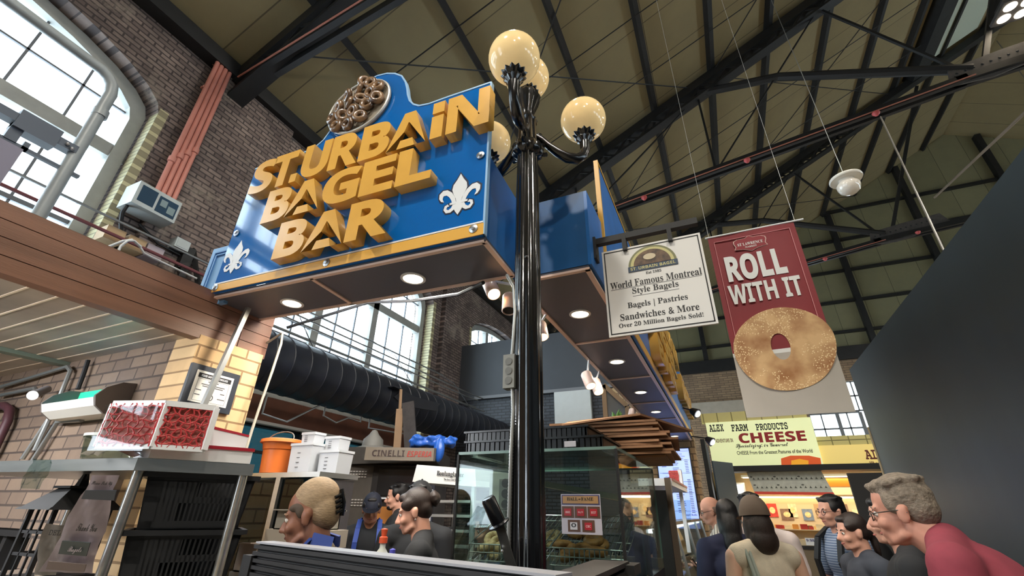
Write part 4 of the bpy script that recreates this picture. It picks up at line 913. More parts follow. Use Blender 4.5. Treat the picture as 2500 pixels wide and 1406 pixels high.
text('lettering', 'Bagels', 'script', onbag(165, 1350) + N_ * 0.004, U_, V_, mat('pale_print', (170, 160, 166), 0.5), t, width=0.05, height=0.028, thick=0.001)
text('lettering', 'Thank You', 'script', onbag(185, 1296), U_, V_, m_blackm, t, width=0.075, height=0.03, thick=0.001)
text('lettering', 'Please Pick Up', 'script', onbag(222, 1186), U_, V_, m_blackm, t, width=0.075, height=0.02, thick=0.001)
b = MB(); slab(b, [onbag(a, c) for a, c in ((198, 1218), (278, 1222), (284, 1197), (208, 1197))], N_ * -0.003); b.build('dark_band', mat('navy_band', (38, 46, 58), 0.3), t)
b = MB(); slab(b, [onbag(a, c) for a, c in ((112, 1390), (205, 1396), (210, 1378), (118, 1370))], N_ * -0.003); b.build('print_band', mat('brown_print', (96, 82, 78), 0.5), t)
q = [dep(a, b, 1.75) for a, b in ((78, 1404), (135, 1404), (160, 1283), (112, 1278))]
t = thing('clear_bag', 'clear plastic bag lettered DE beside the mauve printed bag', 'plastic bag', q[0]); wavy(q[0], q[1], q[2], q[3], 6, 8, 0.006, 4).build('film', mat('greyed_film', (132, 126, 120), 0.25, var=0.2, vscale=18), t, 60)
text('lettering', 'DELI', 'slab', dep(118, 1306, 1.73), U_, V_, m_blackm, t, width=0.06, height=0.022, thick=0.001)
q = [pix(a, b, 'y', 1.05) for a, b in ((50, 1192), (100, 1194), (128, 1122), (78, 1120))]
t = thing('clear_sleeve', 'clear striped plastic sleeve hooked over the left edge of the steel shelf', 'plastic sleeve', q[0]); wavy(q[0], q[1], q[2], q[3], 6, 8, 0.006, 6).build('film', glass_mat('streaky_film', (206, 218, 210), 1.0), t, 60)

# ================================================================== INSIDE THE STALL
def lathe_thing(name, label, cat, c, parts, group=None):
    t = thing(name, label, cat, c, group)
    for nm, prof, m, n in parts: MB().lathe(prof, c, n).build(nm, m, t, True)
    return t
# steel-and-glass cabinet with tubs on top
cz = 1.80
t = thing('glass_cabinet', 'tall steel cabinet with a teal glass side under the orange bucket', 'cabinet', (-2.75, 2.4, 0))
MB().box(-3.02, -2.29, 2.2, 2.54, cz - 0.03, cz).box(-3.0, -2.97, 2.22, 2.25, 0, cz - 0.03).box(-2.66, -2.62, 2.2, 2.24, 0, cz - 0.03).build('frame', m_stain, t)
MB().box(-2.98, -2.32, 2.22, 2.226, 1.0, cz - 0.04).build('glass_side', glass_mat('teal_cabinet_glass', (70, 120, 122)), t)
MB().box(-2.315, -2.3, 2.24, 2.52, 0.6, cz - 0.04).build('door', mat('grey_steel_door', (92, 88, 90), 0.35, metal=0.4, stretch=(8, 1, 1), var=0.2), t)
MB().box(-2.98, -2.32, 2.44, 2.52, 0.02, cz - 0.04).box(-2.98, -2.32, 2.24, 2.52, 0.02, 1.0).build('interior', mat('dark_interior', (30, 44, 48), 0.6), t)
bk = dep(655, 1150, 3.0)
bo = Vector((-2.83, 2.33, cz))
t = thing('bucket', 'orange bucket with a wide lid beside the white tubs', 'bucket', bo)
MB().lathe([(0.098, 0), (0.105, 0.005), (0.115, 0.15), (0.112, 0.152), (0.12, 0.155), (0.128, 0.2), (0.0, 0.2)], bo, 32).build('body', mat('orange_plastic', (214, 112, 48), 0.35), t, True)
MB().lathe([(0.0, 0.228), (0.12, 0.226), (0.142, 0.22), (0.146, 0.2), (0.14, 0.196), (0.13, 0.198)], bo, 32).build('lid', mat('orange_plastic', (214, 112, 48), 0.35), t, True)
MB().tube([bo + Vector((0.13 * math.cos(a), -0.03 + 0.02 * math.sin(a), 0.22 + 0.06 * math.sin(a))) for a in [PI * k / 12 for k in range(13)]], 0.004, 6).build('handle', m_zinc, t, True)
m_tub = mat('translucent_white_tub', (190, 194, 200), 0.35, coat=0.2)
def tub(c, w, h, lab, up=False):
    t = thing('food_tub', lab, 'plastic tub', c, 'white food tubs on the cabinet')
    b = MB(); w2 = w * 0.93
    if up: w, w2 = w2, w
    b.quadbox([(c[0] - w2, c[1] - w2 * .8, c[2]), (c[0] + w2, c[1] - w2 * .8, c[2]), (c[0] + w2, c[1] + w2 * .8, c[2]), (c[0] - w2, c[1] + w2 * .8, c[2]), (c[0] - w, c[1] - w * .8, c[2] + h), (c[0] + w, c[1] - w * .8, c[2] + h), (c[0] + w, c[1] + w * .8, c[2] + h), (c[0] - w, c[1] + w * .8, c[2] + h)])
    b.bevel(0.014, 3); b.build('body', m_tub, t, True)
    MB().box(c[0] - w * 1.04, c[0] + w * 1.04, c[1] - w * .86, c[1] + w * .86, c[2] + h - 0.012, c[2] + h + 0.004).bevel(0.004).build('rim', m_tub, t, True)
    for k in range(4): MB().box(c[0] - 0.03, c[0] - 0.005, c[1] - w * .8 - 0.001, c[1] - w * .8 + 0.003, c[2] + h * (0.2 + 0.16 * k), c[2] + h * (0.2 + 0.16 * k) + 0.003).build('measure_mark', mat('grey_ink', (90, 90, 92), 0.6), t)
tub((-2.58, 2.36, cz), 0.1, 0.185, 'white food tub nearest the orange bucket, at the bottom')
tub((-2.38, 2.4, cz), 0.085, 0.14, 'white food tub at the right end of the row, at the bottom')
tub((-2.58, 2.36, cz + 0.19), 0.06, 0.07, 'small white food tub on top of the tub beside the bucket')
tub((-2.42, 2.43, cz + 0.145), 0.065, 0.09, 'small white food tub on top of the right hand tub')
# deck oven
ox0, ox1, oy0, oy1 = -3.75, -2.86, 3.75, 4.75
t = thing('deck_oven', 'dark steel deck oven with a hood lettered CINELLI at the back of the stall', 'oven', (-3.3, 4.2, 0))
m_oven = mat('oven_steel', (112, 106, 100), 0.35, metal=0.6, var=0.18, vscale=4); m_ovd = mat('oven_dark', (42, 38, 36), 0.4)
OU = Vector((0.86, 0.4, 0)).normalized(); OV = Vector((-OU.y, OU.x, 0)); OO = Vector((-4.02, 4.13, 0)); OS = 1.11
def OP(u, d, z): return OO + OU * u * OS + OV * d * OS + Z * (1.6 + (z - 1.6) * OS if z > 0.3 else z)
def ob(b, u0, u1, d0, d1, z0, z1): return b.quadbox([OP(u, d, z) for u, d, z in ((u0, d0, z0), (u1, d0, z0), (u1, d1, z0), (u0, d1, z0), (u0, d0, z1), (u1, d0, z1), (u1, d1, z1), (u0, d1, z1))])
ob(MB(), 0.0, 1.0, 0, 0.9, 0.15, 2.0).build('body', m_oven, t)
hb = MB(); hb.quadbox([OP(u, d, z) for u, d, z in ((0.0, -0.02, 2.0), (1.02, -0.3, 2.02), (1.02, 0.9, 2.0), (0.0, 0.9, 2.0), (0.0, -0.02, 2.17), (1.02, -0.3, 2.14), (1.02, 0.9, 2.17), (0.0, 0.9, 2.17))]); hb.build('hood', m_oven, t)
ob(MB(), 0.33, 1.0, -0.3, -0.29, 2.02, 2.14).build('hood_front', mat('oven_hood_front', (132, 120, 106), 0.4), t)
text('lettering', 'CINELLI', 'sans', OP(0.4, -0.303, 2.055), OU, Z, mat('brown_ink', (64, 48, 44), 0.5), t, width=0.35, height=0.066)
text('lettering', 'ESPERIA', 'ital', OP(0.74, -0.303, 2.055), OU, Z, mat('red_ink', (178, 58, 46), 0.5), t, width=0.265, height=0.06)
for k, (z0, z1, glow) in enumerate(((1.72, 1.96, 0), (1.42, 1.62, 1), (1.1, 1.28, 1))):
    f = ob(MB(), 0.36, 0.9, -0.03, 0.0, z0 - 0.04, z1 + 0.03).build('oven_door', m_ovd, t)
    ob(MB(), 0.42, 0.84, -0.04, -0.03, z0, z1).build('door_glass', mat('dark_oven_glass', (36, 36, 38), 0.12) if not glow else emit_mat('oven_glow', (150, 96, 48), 0.22), f)
    if glow: ob(MB(), 0.62, 0.66, -0.044, -0.04, z0 + 0.08, z0 + 0.15).build('oven_lamp', emit_mat('oven_lamp_glow', (255, 190, 90), 4.0), f)
    MB().tube([OP(0.38, -0.07, (z0 - 0.03)), OP(0.88, -0.07, (z0 - 0.03))], 0.012, 8).build('handle', m_silver, f, True)
pn = ob(MB(), 0.92, 1.0, -0.04, 0, 1.3, 1.98).build('control_panel', mat('navy_panel', (40, 42, 56), 0.4), t)
for k in range(4): ob(MB(), 0.935, 0.985, -0.046, -0.04, 1.5 + 0.11 * k, 1.56 + 0.11 * k).build('dial', mat('pale_dial', (190, 190, 196), 0.4), pn)
for z_ in (1.62, 1.88):
    v = MB()
    for r in range(3):
        for c in range(9): ob(v, 0.03 + 0.03 * c, 0.05 + 0.03 * c, -0.012, 0, z_ + 0.025 * r, z_ + 0.012 + 0.025 * r)
    v.build('vent_grille', mat('bright_slot', (176, 170, 164), 0.4), t)
for u, d in ((0.08, 0.08), (0.92, 0.08), (0.08, 0.82), (0.92, 0.82)): p_ = OP(u, d, 0); MB().cyl(p_, p_ + Z * 0.16, 0.03).build('leg', m_oven, t, True)
# on the oven: mixer motor, two peels, a blue bag
pm = OP(0.22, 0.3, 2.17)
lathe_thing('vent_cap', 'grey metal motor housing on top of the oven, left of the paddles', 'motor', pm, [('base', [(0.2, 0), (0.2, 0.03), (0.13, 0.05)], mat('grey_cast', (130, 128, 124), 0.5), 24), ('housing', [(0.13, 0.05), (0.12, 0.13), (0.06, 0.19), (0.03, 0.24), (0, 0.25)], mat('grey_cast', (130, 128, 124), 0.5), 24)])
t = thing('wooden_paddle', 'pale wooden paddle leaning upright on the oven top', 'paddle', OP(0.5, 0.2, 2.17)); a = OP(0.52, 0.2, 2.17); MB().bar(a, a + Vector((-0.05, 0.02, 0.5)), 0.09, 0.02, up=(0.3, -1, 0)).build('blade', mat('pale_wood', (172, 138, 106), 0.6, var=0.1), t)
MB().bar(a + Vector((-0.05, 0.02, 0.5)), a + Vector((-0.08, 0.03, 0.75)), 0.03, 0.02).build('handle', mat('pale_wood', (172, 138, 106), 0.6, var=0.1), t)
t = thing('wooden_paddle', 'charred black wooden paddle leaning upright on the oven top', 'paddle', OP(0.68, 0.1, 2.17)); a = OP(0.7, 0.05, 2.17); MB().bar(a, a + Vector((-0.12, 0.0, 0.55)), 0.15, 0.025, up=(0.3, -1, 0)).bevel(0.008).build('blade', mat('charred_wood', (62, 56, 54), 0.7, var=0.3, vscale=12), t)
MB().bar(a, a + Vector((0.02, 0, -0.02)), 0.05, 0.025).build('handle', mat('charred_wood', (62, 56, 54), 0.7), t)
random.seed(9); b = MB(); c0 = OP(0.95, -0.05, 2.22)
for k in range(90): b.ball(c0 + OU * random.uniform(-0.24, 0.24) + OV * random.uniform(-.1, .1) + Z * random.uniform(-0.03, 0.05), (random.uniform(.03, .07), random.uniform(.03, .06), random.uniform(.02, .05)), 8, 5)
b.ball(c0 + OU * 0.1 + OV * -0.22 + Z * -0.1, (0.07, 0.05, 0.13), 10, 8)
bag = b.build('plastic_bag', mat('blue_plastic', (44, 104, 206), 0.3, coat=0.4, bump=0.5, bscale=25), None, True, c0)
rm_ = bag.modifiers.new('r', 'REMESH'); rm_.mode = 'VOXEL'; rm_.voxel_size = 0.014; rm_.use_smooth_shade = True
tag(bag, 'crumpled bright blue plastic bag on the right end of the oven hood', 'plastic bag')
# tray rack with a white cover
t = thing('tray_rack', 'tall aluminium tray rack under a white printed cover', 'tray rack', (-2.02, 3.5, 0))
m_alu = mat('brushed_aluminium', (196, 196, 194), 0.35, metal=0.6)
RX0, RX1, RY0, RY1 = -2.3, -1.8, 3.28, 3.85
for x in (RX0, RX1):
    for y in (RY0, RY1): MB().box(x - 0.014, x + 0.014, y - 0.014, y + 0.014, 0.1, 1.84).build('upright', m_alu, t)
for k in range(14):
    z = 0.35 + k * 0.1; MB().box(RX0 + 0.02, RX1 - 0.02, RY0 - 0.01, RY1, z, z + 0.018).build('tray', m_alu, t)
for x in (RX0, RX1):
    for y in (RY0, RY1): MB().cyl((x, y - 0.02, 0.05), (x, y + 0.02, 0.05), 0.05).build('caster', m_blackm, t, True)
cvr = MB(); cvr.quadbox([(RX0 - 0.05, RY0 - 0.04, 1.80), (RX1 + 0.04, RY0 - 0.04, 1.76), (RX1 + 0.04, RY1 + 0.03, 1.78), (RX0 - 0.05, RY1 + 0.03, 1.78), (RX0 - 0.03, RY0 - 0.03, 1.93), (RX1 + 0.02, RY0 - 0.03, 1.885), (RX1 + 0.02, RY1, 1.9), (RX0 - 0.03, RY1, 1.94)]).bevel(0.012)
co = cvr.build('cover', mat('white_vinyl_cover', (206, 206, 204), 0.5), t, True)
text('lettering', 'Boulanglacier', 'serif', (-2.12, 3.236, 1.835), (1, -0.0, -0.07), (0, 0.1, 1), m_blackm, co, width=0.25, height=0.045)
text('lettering', 'The Best Cold Solutions', 'light', (-2.05, 3.236, 1.81), (1, -0.0, -0.07), (0, 0.1, 1), m_blackm, co, width=0.16, height=0.013)
# picture board, whiteboard, plant, panel above the counter
t = thing('whiteboard', 'blank white board hung on the black painted brick wall', 'whiteboard', (-3.3, 10.9, 3.5)); MB().box(-3.74, -2.8, 10.88, 10.99, 3.5, 4.36).build('panel', mat('board_white', (204, 208, 206), 0.4, var=0.03), t); MB().box(-3.76, -2.78, 10.9, 10.99, 3.48, 3.5).box(-3.76, -3.74, 10.9, 10.99, 3.48, 4.37).box(-2.8, -2.78, 10.9, 10.99, 3.48, 4.37).build('frame', m_zinc, t)
t = thing('picture_frame', 'brown wooden framed glass panel standing behind the cardboard', 'picture frame', (-1.4, 7.0, 2.2))
q = px4(((1474, 940), (1532, 992), (1536, 1060), (1482, 1055)), 'y', 7.0)
m_wf = mat('brown_frame_wood', (120, 92, 58), 0.5)
b = MB()
for i in range(4): b.bar(q[i], q[(i + 1) % 4], 0.06, 0.07)
b.build('frame', m_wf, t); b = MB(); slab(b, q, (0, 0.01, 0)); b.build('glass', mat('grey_mirror', (120, 118, 112), 0.15, metal=0.5), t)
t = thing('potted_plant', 'small green leafy plant before the framed glass panel', 'plant', pix(1505, 1045, 'y', 6.6)); c = pix(1505, 1040, 'y', 6.6); MB().lathe([(0.06, -0.2), (0.08, 0)], c, 14).build('pot', m_white, t, True)
random.seed(2); b = MB()
for k in range(14):
    a = random.uniform(0, 2 * PI); r = random.uniform(0.03, 0.1); p1 = c + Vector((math.cos(a) * r, math.sin(a) * r, random.uniform(0.08, 0.26))); b.tube([c, c.lerp(p1, 0.6) + Z * 0.03, p1], [0.006, 0.022, 0.003], 6)
b.build('leaves', mat('leaf_green', (112, 158, 70), 0.5, var=0.3), t, True)
# track spotlights on the inner edge of the canopy wing
m_spotb = mat('white_pink_spot', (222, 196, 186), 0.35)
def track_spot(a, b, lab, lit=True, L=0.13, r=0.045):
    a, b = Vector(a), Vector(b); d = (b - a).normalized(); t = thing('track_spotlight', lab, 'spotlight', a, 'track spotlights under the canopy wing')
    MB().lathe([(0.0, 0), (r * 0.9, 0.002), (r, 0.012), (r, L - 0.004), (r * 0.93, L), (r * 0.86, L), (r * 0.8, L - 0.02)], a, 24, d).build('can', m_spotb, t, True)
    MB().lathe([(0, L - 0.008), (r * 0.84, L - 0.008)], a, 20, d).build('lamp_face', emit_mat('spot_led', (255, 214, 160), 7.0) if lit else mat('dark_spot', (60, 54, 50), 0.4), t)
    top = Vector((-1.0, a.y + 0.02, 2.868)); MB().tube([a + d * L * 0.4 + Vector((0, 0, r)), top], 0.009, 8).build('stem', m_white, t, True)
    if lit: spot('track_lamp', a + d * (L + 0.01), 10, (1, 0.8, 0.55), d, 70)
    return t
A_ = lambda px, py, y: pix(px, py, 'y', y)
track_spot(A_(1193, 690, 2.25), A_(1216, 740, 2.16), 'pinkish lit track spotlight left of the lamp post', True, 0.15)
track_spot(A_(1244, 722, 2.3), A_(1242, 775, 2.25), 'unlit track spotlight right behind the lamp post, seen from below', False)
track_spot(A_(1318, 790, 2.75), A_(1327, 838, 2.7), 'glowing track spotlight just right of the lamp post', True, 0.13)
track_spot(A_(1430, 912, 3.9), A_(1444, 946, 3.85), 'white lit track spotlight, nearer of the middle pair', True, 0.15, 0.05)
track_spot(A_(1452, 928, 4.3), A_(1463, 962, 4.25), 'white lit track spotlight, farther of the middle pair', True, 0.15, 0.05)
track_spot(A_(1545, 1000, 6.3), A_(1540, 1026, 6.25), 'track spotlight near the framed glass panel, left of the far pair', True, 0.15, 0.05)
track_spot(A_(1555, 1015, 6.6), A_(1566, 1042, 6.55), 'track spotlight near the framed glass panel, right of the far pair', False, 0.15, 0.05)
# ================================================================== FRONT COUNTER AND DISPLAY CASES
m_slat = mat('black_slat_board', (22, 22, 24), 0.5, var=0.15, vscale=30)
# low wall of black slatted boards turned across the corner
CA, CB_ = Vector((-1.68, 1.385, 0)), Vector((-0.36, 1.05, 0))
cu = (CB_ - CA).normalized(); cn = Vector((cu.y, -cu.x, 0))
t = thing('counter_front', 'black slatted counter front with a pale top edge, across the bottom of the stall', 'counter', (-1.0, 1.2, 0))
def cbox(b, u0, u1, d0, d1, z0, z1): return b.quadbox([CA + cu * u + cn * d + Z * z for u, d, z in ((u0, d0, z0), (u1, d0, z0), (u1, d1, z0), (u0, d1, z0), (u0, d0, z1), (u1, d0, z1), (u1, d1, z1), (u0, d1, z1))])
Lc = (CB_ - CA).length
cbox(MB(), 0, Lc, -0.05, 0, 0, 1.475).build('panel', m_slat, t)
b = MB()
for k in range(16): cbox(b, -0.012, Lc, 0.0, 0.014, 1.475 - 0.022 * (k + 1) + 0.006, 1.475 - 0.022 * k - 0.004)
b.build('slats', m_slat, t)
cbox(MB(), 0.0, Lc, -0.05, 0.016, 1.476, 1.482).build('top_edge', mat('pale_grey_edge', (150, 152, 160), 0.4), t)
cbox(MB(), -0.07, 0.0, -0.05, 0.02, 0, 1.435).build('end_post', m_slat, t)
t = thing('side_ledge', 'black slatted ledge beneath the right end of the nearest glass case', 'ledge', (-0.33, 1.3, 0))
b = MB()
for k in range(10): b.box(-0.335, -0.315, 1.06, 1.56, 1.475 - 0.022 * (k + 1) + 0.006, 1.475 - 0.022 * k - 0.004)
b.build('slats', m_slat, t); MB().box(-0.42, -0.335, 1.06, 1.56, 0, 1.47).build('panel', m_slat, t)
MB().box(-0.43, -0.29, 1.5, 1.6, 1.44, 1.465).build('corner_cap', m_blackm, t)
m_cg = glass_mat('case_glass', (232, 243, 240), 0.9); m_edge = mat('green_glass_edge', (110, 136, 128), 0.2, coat=0.5)
# glass case 1
t = thing('display_case', 'square glass display case behind the lamp post, wire racks and a poster in it', 'display case', (-0.9, 2.7, 0))
X0, X1, Y0, Y1, ZB, ZT = -1.31, -0.46, 2.2, 3.34, 1.3, 1.868
MB().box(X0, X1, Y0, Y1, 0, ZB).build('base', mat('case_base_black', (24, 24, 26), 0.4), t)
MB().box(X0, X1, Y0, Y0 + 0.006, ZB, ZT).build('front_glass', m_cg, t); MB().box(X1 - 0.006, X1, Y0 + 0.006, Y1, ZB, ZT).build('side_glass', m_cg, t)
MB().box(X0, X0 + 0.006, Y0 + 0.006, Y1, ZB, ZT).build('side_glass', m_cg, t); MB().box(X0, X1, Y0, Y1, ZT, ZT + 0.008).build('top_glass', m_cg, t)
b = MB()
for x in (X0, X1): MB().box(x - 0.006, x + 0.006, Y0 - 0.006, Y0 + 0.006, ZB, ZT).build('corner_strip', m_blackm, t)
b = MB().box(X0, X1, Y0 - 0.003, Y0 + 0.004, ZT - 0.002, ZT + 0.012).box(X1 - 0.006, X1 + 0.003, Y0, Y1, ZT - 0.002, ZT + 0.012).box(X1 - 0.01, X1, Y1 - 0.006, Y1, ZB, ZT).box(X0, X1, Y1 - 0.01, Y1, ZT - 0.004, ZT + 0.01)
b.build('glass_edge', m_edge, t)
MB().box(X0, X1, Y1 - 0.02, Y1, ZB, ZB + 0.05).box(X1 - 0.09, X1 - 0.01, Y1 - 0.45, Y1 - 0.4, ZB, 1.6).build('brown_post', mat('brown_steel_post', (96, 84, 72), 0.5), t)
MB().bar((X0 + 0.1, 2.5, 1.78), (X1 - 0.05, 3.0, 1.66), 0.06, 0.03).build('light_rail', mat('aluminium_rail', (170, 164, 150), 0.3, metal=0.6), t)
# sloped wire baskets
m_wire = mat('chrome_wire', (176, 178, 180), 0.25, metal=0.9)
def wire_basket(lab, x0, x1, y0, y1, z0, z1, dz):
    t = thing('wire_basket', lab, 'wire basket', ((x0 + x1) / 2, y0, z0)); b = MB(); f = lambda y: z0 + (y - y0) / (y1 - y0) * dz
    for k in range(15): x = x0 + (x1 - x0) * k / 14; b.tube([(x, y0, z0 + 0.07), (x, y0, z0), (x, y1, f(y1))], 0.0028, 5)
    for k in range(8): y = y0 + (y1 - y0) * k / 7; b.tube([(x0, y, f(y)), (x1, y, f(y))], 0.0028, 5)
    for h in (0.035, 0.07): b.tube([(x0, y0, z0 + h), (x1, y0, z0 + h)], 0.003, 5)
    for x in (x0, x1): b.tube([(x, y0, z0 + 0.07), (x, y1, f(y1) + 0.07)], 0.003, 5)
    b.build('wires', m_wire, t, True)
    for x in (x0, x1): MB().tube([(x, y1, ZB), (x, y1, f(y1) + 0.07)], 0.005, 6).build('leg', m_wire, t, True)
    for x in (x0, x1): MB().tube([(x, y0 + 0.04, ZB), (x, y0 + 0.04, f(y0 + 0.04))], 0.005, 6).build('leg', m_wire, t, True)
wire_basket('chrome wire basket sloping up at the right of the glass case', -0.82, -0.49, 2.26, 2.85, 1.38, 1.6, 0.2)
wire_basket('chrome wire basket sloping up at the left of the glass case, behind the lamp post', -1.25, -0.86, 2.26, 2.85, 1.38, 1.6, 0.2)
m_bread = mat('baked_bagel', (176, 118, 62), 0.55, var=0.3, vscale=14, col2=(122, 74, 36), bump=0.25, bscale=60)
m_seed = mat('seeded_bagel', (150, 110, 74), 0.7, var=0.5, vscale=60, col2=(206, 176, 130), bump=0.5, bscale=120)
random.seed(11); proto = {}
def bagel(loc, ax, lab, grp_, m):
    if m.name not in proto:
        o = MB().torus((0, 0, 0), 0.034, 0.02, 18, 9).build('bagel', m, None, True); proto[m.name] = o
    else: o = proto[m.name].copy(); COL.objects.link(o)
    o.location = loc; o.rotation_euler = Vector(ax).to_track_quat('Z', 'Y').to_euler()
    tag(o, lab, 'bagel', grp_)
for k in range(12):
    q = (random.uniform(-0.8, -0.51), random.uniform(2.33, 2.6), 0); z = 1.395 + (q[1] - 2.3) * 0.2 + random.uniform(0, 0.045)
    bagel((q[0], q[1], z), (random.uniform(-.5, .5), random.uniform(-.8, .2), 1), 'brown bagel heaped in the sloping wire basket of the glass case', 'bagels in the right wire basket', m_bread)
for k in range(12):
    q = (random.uniform(-1.22, -0.9), random.uniform(2.33, 2.6), 0); z = 1.395 + (q[1] - 2.3) * 0.2 + random.uniform(0, 0.045)
    bagel((q[0], q[1], z), (random.uniform(-.5, .5), random.uniform(-.8, .2), 1), 'seeded bagel heaped in the wire basket behind the lamp post', 'bagels in the left wire basket', m_seed)
# poster on the front glass
pc = px4(((1368, 1206), (1464, 1210), (1468, 1306), (1370, 1303)), 'y', 2.188)
t = thing('poster', 'HALL OF FAME poster with five award plaques on the front glass of the case', 'poster', pc[3])
px0, px1, pz0, pz1 = pc[0].x, pc[1].x, pc[3].z, pc[0].z; pw, ph = px1 - px0, pz1 - pz0
def pb(u0, u1, v0, v1, k): return MB().box(px0 + pw * u0, px0 + pw * u1, 2.196 - 0.0015 * k, 2.198, pz0 + ph * v0, pz0 + ph * v1)
pb(0, 1, 0, 1, 1).build('paper', mat('poster_lilac', (186, 180, 190), 0.5), t)
hd = pb(0.02, 0.98, 0.73, 0.98, 2).build('header', mat('poster_navy', (70, 66, 100), 0.5), t); pb(0.05, 0.95, 0.76, 0.95, 3).build('header_field', mat('poster_gold', (166, 128, 84), 0.5), hd)
text('lettering', 'HALL', 'serif', (px0 + pw * 0.16, 2.1912, pz0 + ph * 0.835), (1, 0, 0), Z, m_blackm, hd, width=pw * 0.28, height=ph * 0.085, thick=0.0006)
text('lettering', 'OF', 'serif', (px0 + pw * 0.46, 2.1912, pz0 + ph * 0.85), (1, 0, 0), Z, m_blackm, hd, width=pw * 0.05, height=ph * 0.035, thick=0.0006)
text('lettering', 'FAME', 'serif', (px0 + pw * 0.53, 2.1912, pz0 + ph * 0.835), (1, 0, 0), Z, m_blackm, hd, width=pw * 0.3, height=ph * 0.085, thick=0.0006)
for i, (u, v, w) in enumerate(((0.02, 0.4, 'AWARD'), (0.345, 0.4, 'blog TO'), (0.67, 0.4, 'BEST'), (0.16, 0.06, 'O'), (0.52, 0.06, 'CBC'))):
    o = pb(u, u + 0.305, v, v + 0.29, 2).build('plaque', mat('plaque_wood', (92, 62, 46), 0.5), t)
    pb(u + 0.06, u + 0.24, v + 0.05, v + 0.23, 3).build('plaque_plate', mat('plaque_red', (166, 40, 48), 0.4) if i != 3 else mat('plaque_white', (206, 204, 206), 0.4), o)
    text('lettering', w, 'sans', (px0 + pw * (u + 0.09), 2.1912, pz0 + ph * (v + 0.11)), (1, 0, 0), Z, mat('plaque_pink', (222, 176, 176), 0.5) if i != 3 else m_blackm, o, width=pw * 0.12, height=ph * (0.06 if i != 3 else 0.1), thick=0.0006)
# trays and cardboard stacked on the case
m_traybk = mat('black_tray_plastic', (20, 24, 26), 0.3)
def tray(x0, x1, y0, y1, z, lab):
    t = thing('bakery_tray', lab, 'tray', ((x0 + x1) / 2, (y0 + y1) / 2, z), 'black bakery trays on the glass case'); b = MB()
    b.box(x0 + 0.03, x1 - 0.03, y0 + 0.03, y1 - 0.03, z, z + 0.008)
    for k in range(26):
        x = x0 + (x1 - x0) * (k + 0.5) / 26; b.box(x - 0.011, x + 0.011, y0 + 0.0, y0 + 0.012, z + 0.004, z + 0.05)
    b.box(x0, x1, y0 + 0.012, y0 + 0.02, z, z + 0.05).box(x0, x0 + 0.012, y0, y1, z, z + 0.05).box(x1 - 0.012, x1, y0, y1, z, z + 0.05).box(x0, x1, y1 - 0.012, y1, z, z + 0.05)
    b.build('body', m_traybk, t); r = MB().box(x0 - 0.01, x1 + 0.01, y0 - 0.01, y0 + 0.008, z + 0.05, z + 0.06).box(x0 - 0.01, x1 + 0.01, y1, y1 + 0.01, z + 0.05, z + 0.06).box(x0 - 0.01, x0 + 0.01, y0, y1, z + 0.05, z + 0.06).box(x1 - 0.01, x1 + 0.01, y0, y1, z + 0.05, z + 0.06); r.build('rim', m_traybk, t); return t
tray(-1.29, -0.53, 2.24, 2.62, 1.88, 'black plastic bakery tray lying flat on the glass case, lower of the two')
tray(-1.33, -0.62, 2.3, 2.68, 1.942, 'black slotted bakery tray on top of the other tray')
MB().box(-0.72, -0.66, 2.225, 2.229, 1.888, 1.915).build('barcode_label', mat('label_pale', (190, 186, 190), 0.5), bpy.data.objects['bakery_tray'])
m_cb = mat('corrugated_cardboard', (140, 102, 72), 0.8, var=0.2, vscale=9); random.seed(21)
for k in range(13):
    z = 1.885 + 0.0155 * k; dx, dy = random.uniform(-.03, .05), random.uniform(-.03, .03); a = random.uniform(-.06, .1)
    big = k >= 9
    b = MB(); c = Vector((-0.56 + dx + (0.02 if not big else -0.08), 2.98 + dy, z)); U = Vector((math.cos(a), math.sin(a), 0.0)); V = Vector((-U.y, U.x, -0.0)); Wn = U.cross(V)
    b.obox(c, U, V, Wn, 0.5 if not big else 0.62, 0.56 if not big else 0.6, 0.0125)
    tag(b.build('cardboard_flat', m_cb, None, False, c), 'flattened brown cardboard box, ' + ['lowest of the stack on the glass case', 'second from the bottom of the cardboard stack', 'third from the bottom of the cardboard stack', 'fourth from the bottom of the cardboard stack', 'fifth from the bottom of the cardboard stack', 'sixth from the bottom of the cardboard stack', 'in the middle of the cardboard stack', 'sixth from the top of the cardboard stack', 'fifth from the top of the cardboard stack', 'fourth from the top of the cardboard stack', 'third from the top of the cardboard stack', 'just beneath the top sheet of the stack', 'topmost sheet of the cardboard stack'][k], 'cardboard', 'cardboard flats on the glass case')
b = MB(); slab(b, [(-0.85, 2.72, 2.088), (-0.4, 2.66, 2.1), (-0.16, 3.2, 2.075), (-0.62, 3.3, 2.09)], (0, 0, 0.012)); slab(b, [(-0.4, 2.66, 2.1), (-0.85, 2.72, 2.088), (-0.86, 2.62, 2.06)], (0, 0, 0.01))
tag(b.build('cardboard_sheet', m_cb, None, False, (-0.5, 2.9, 2.09)), 'loose brown cardboard lid lying skewed over the cardboard stack', 'cardboard')
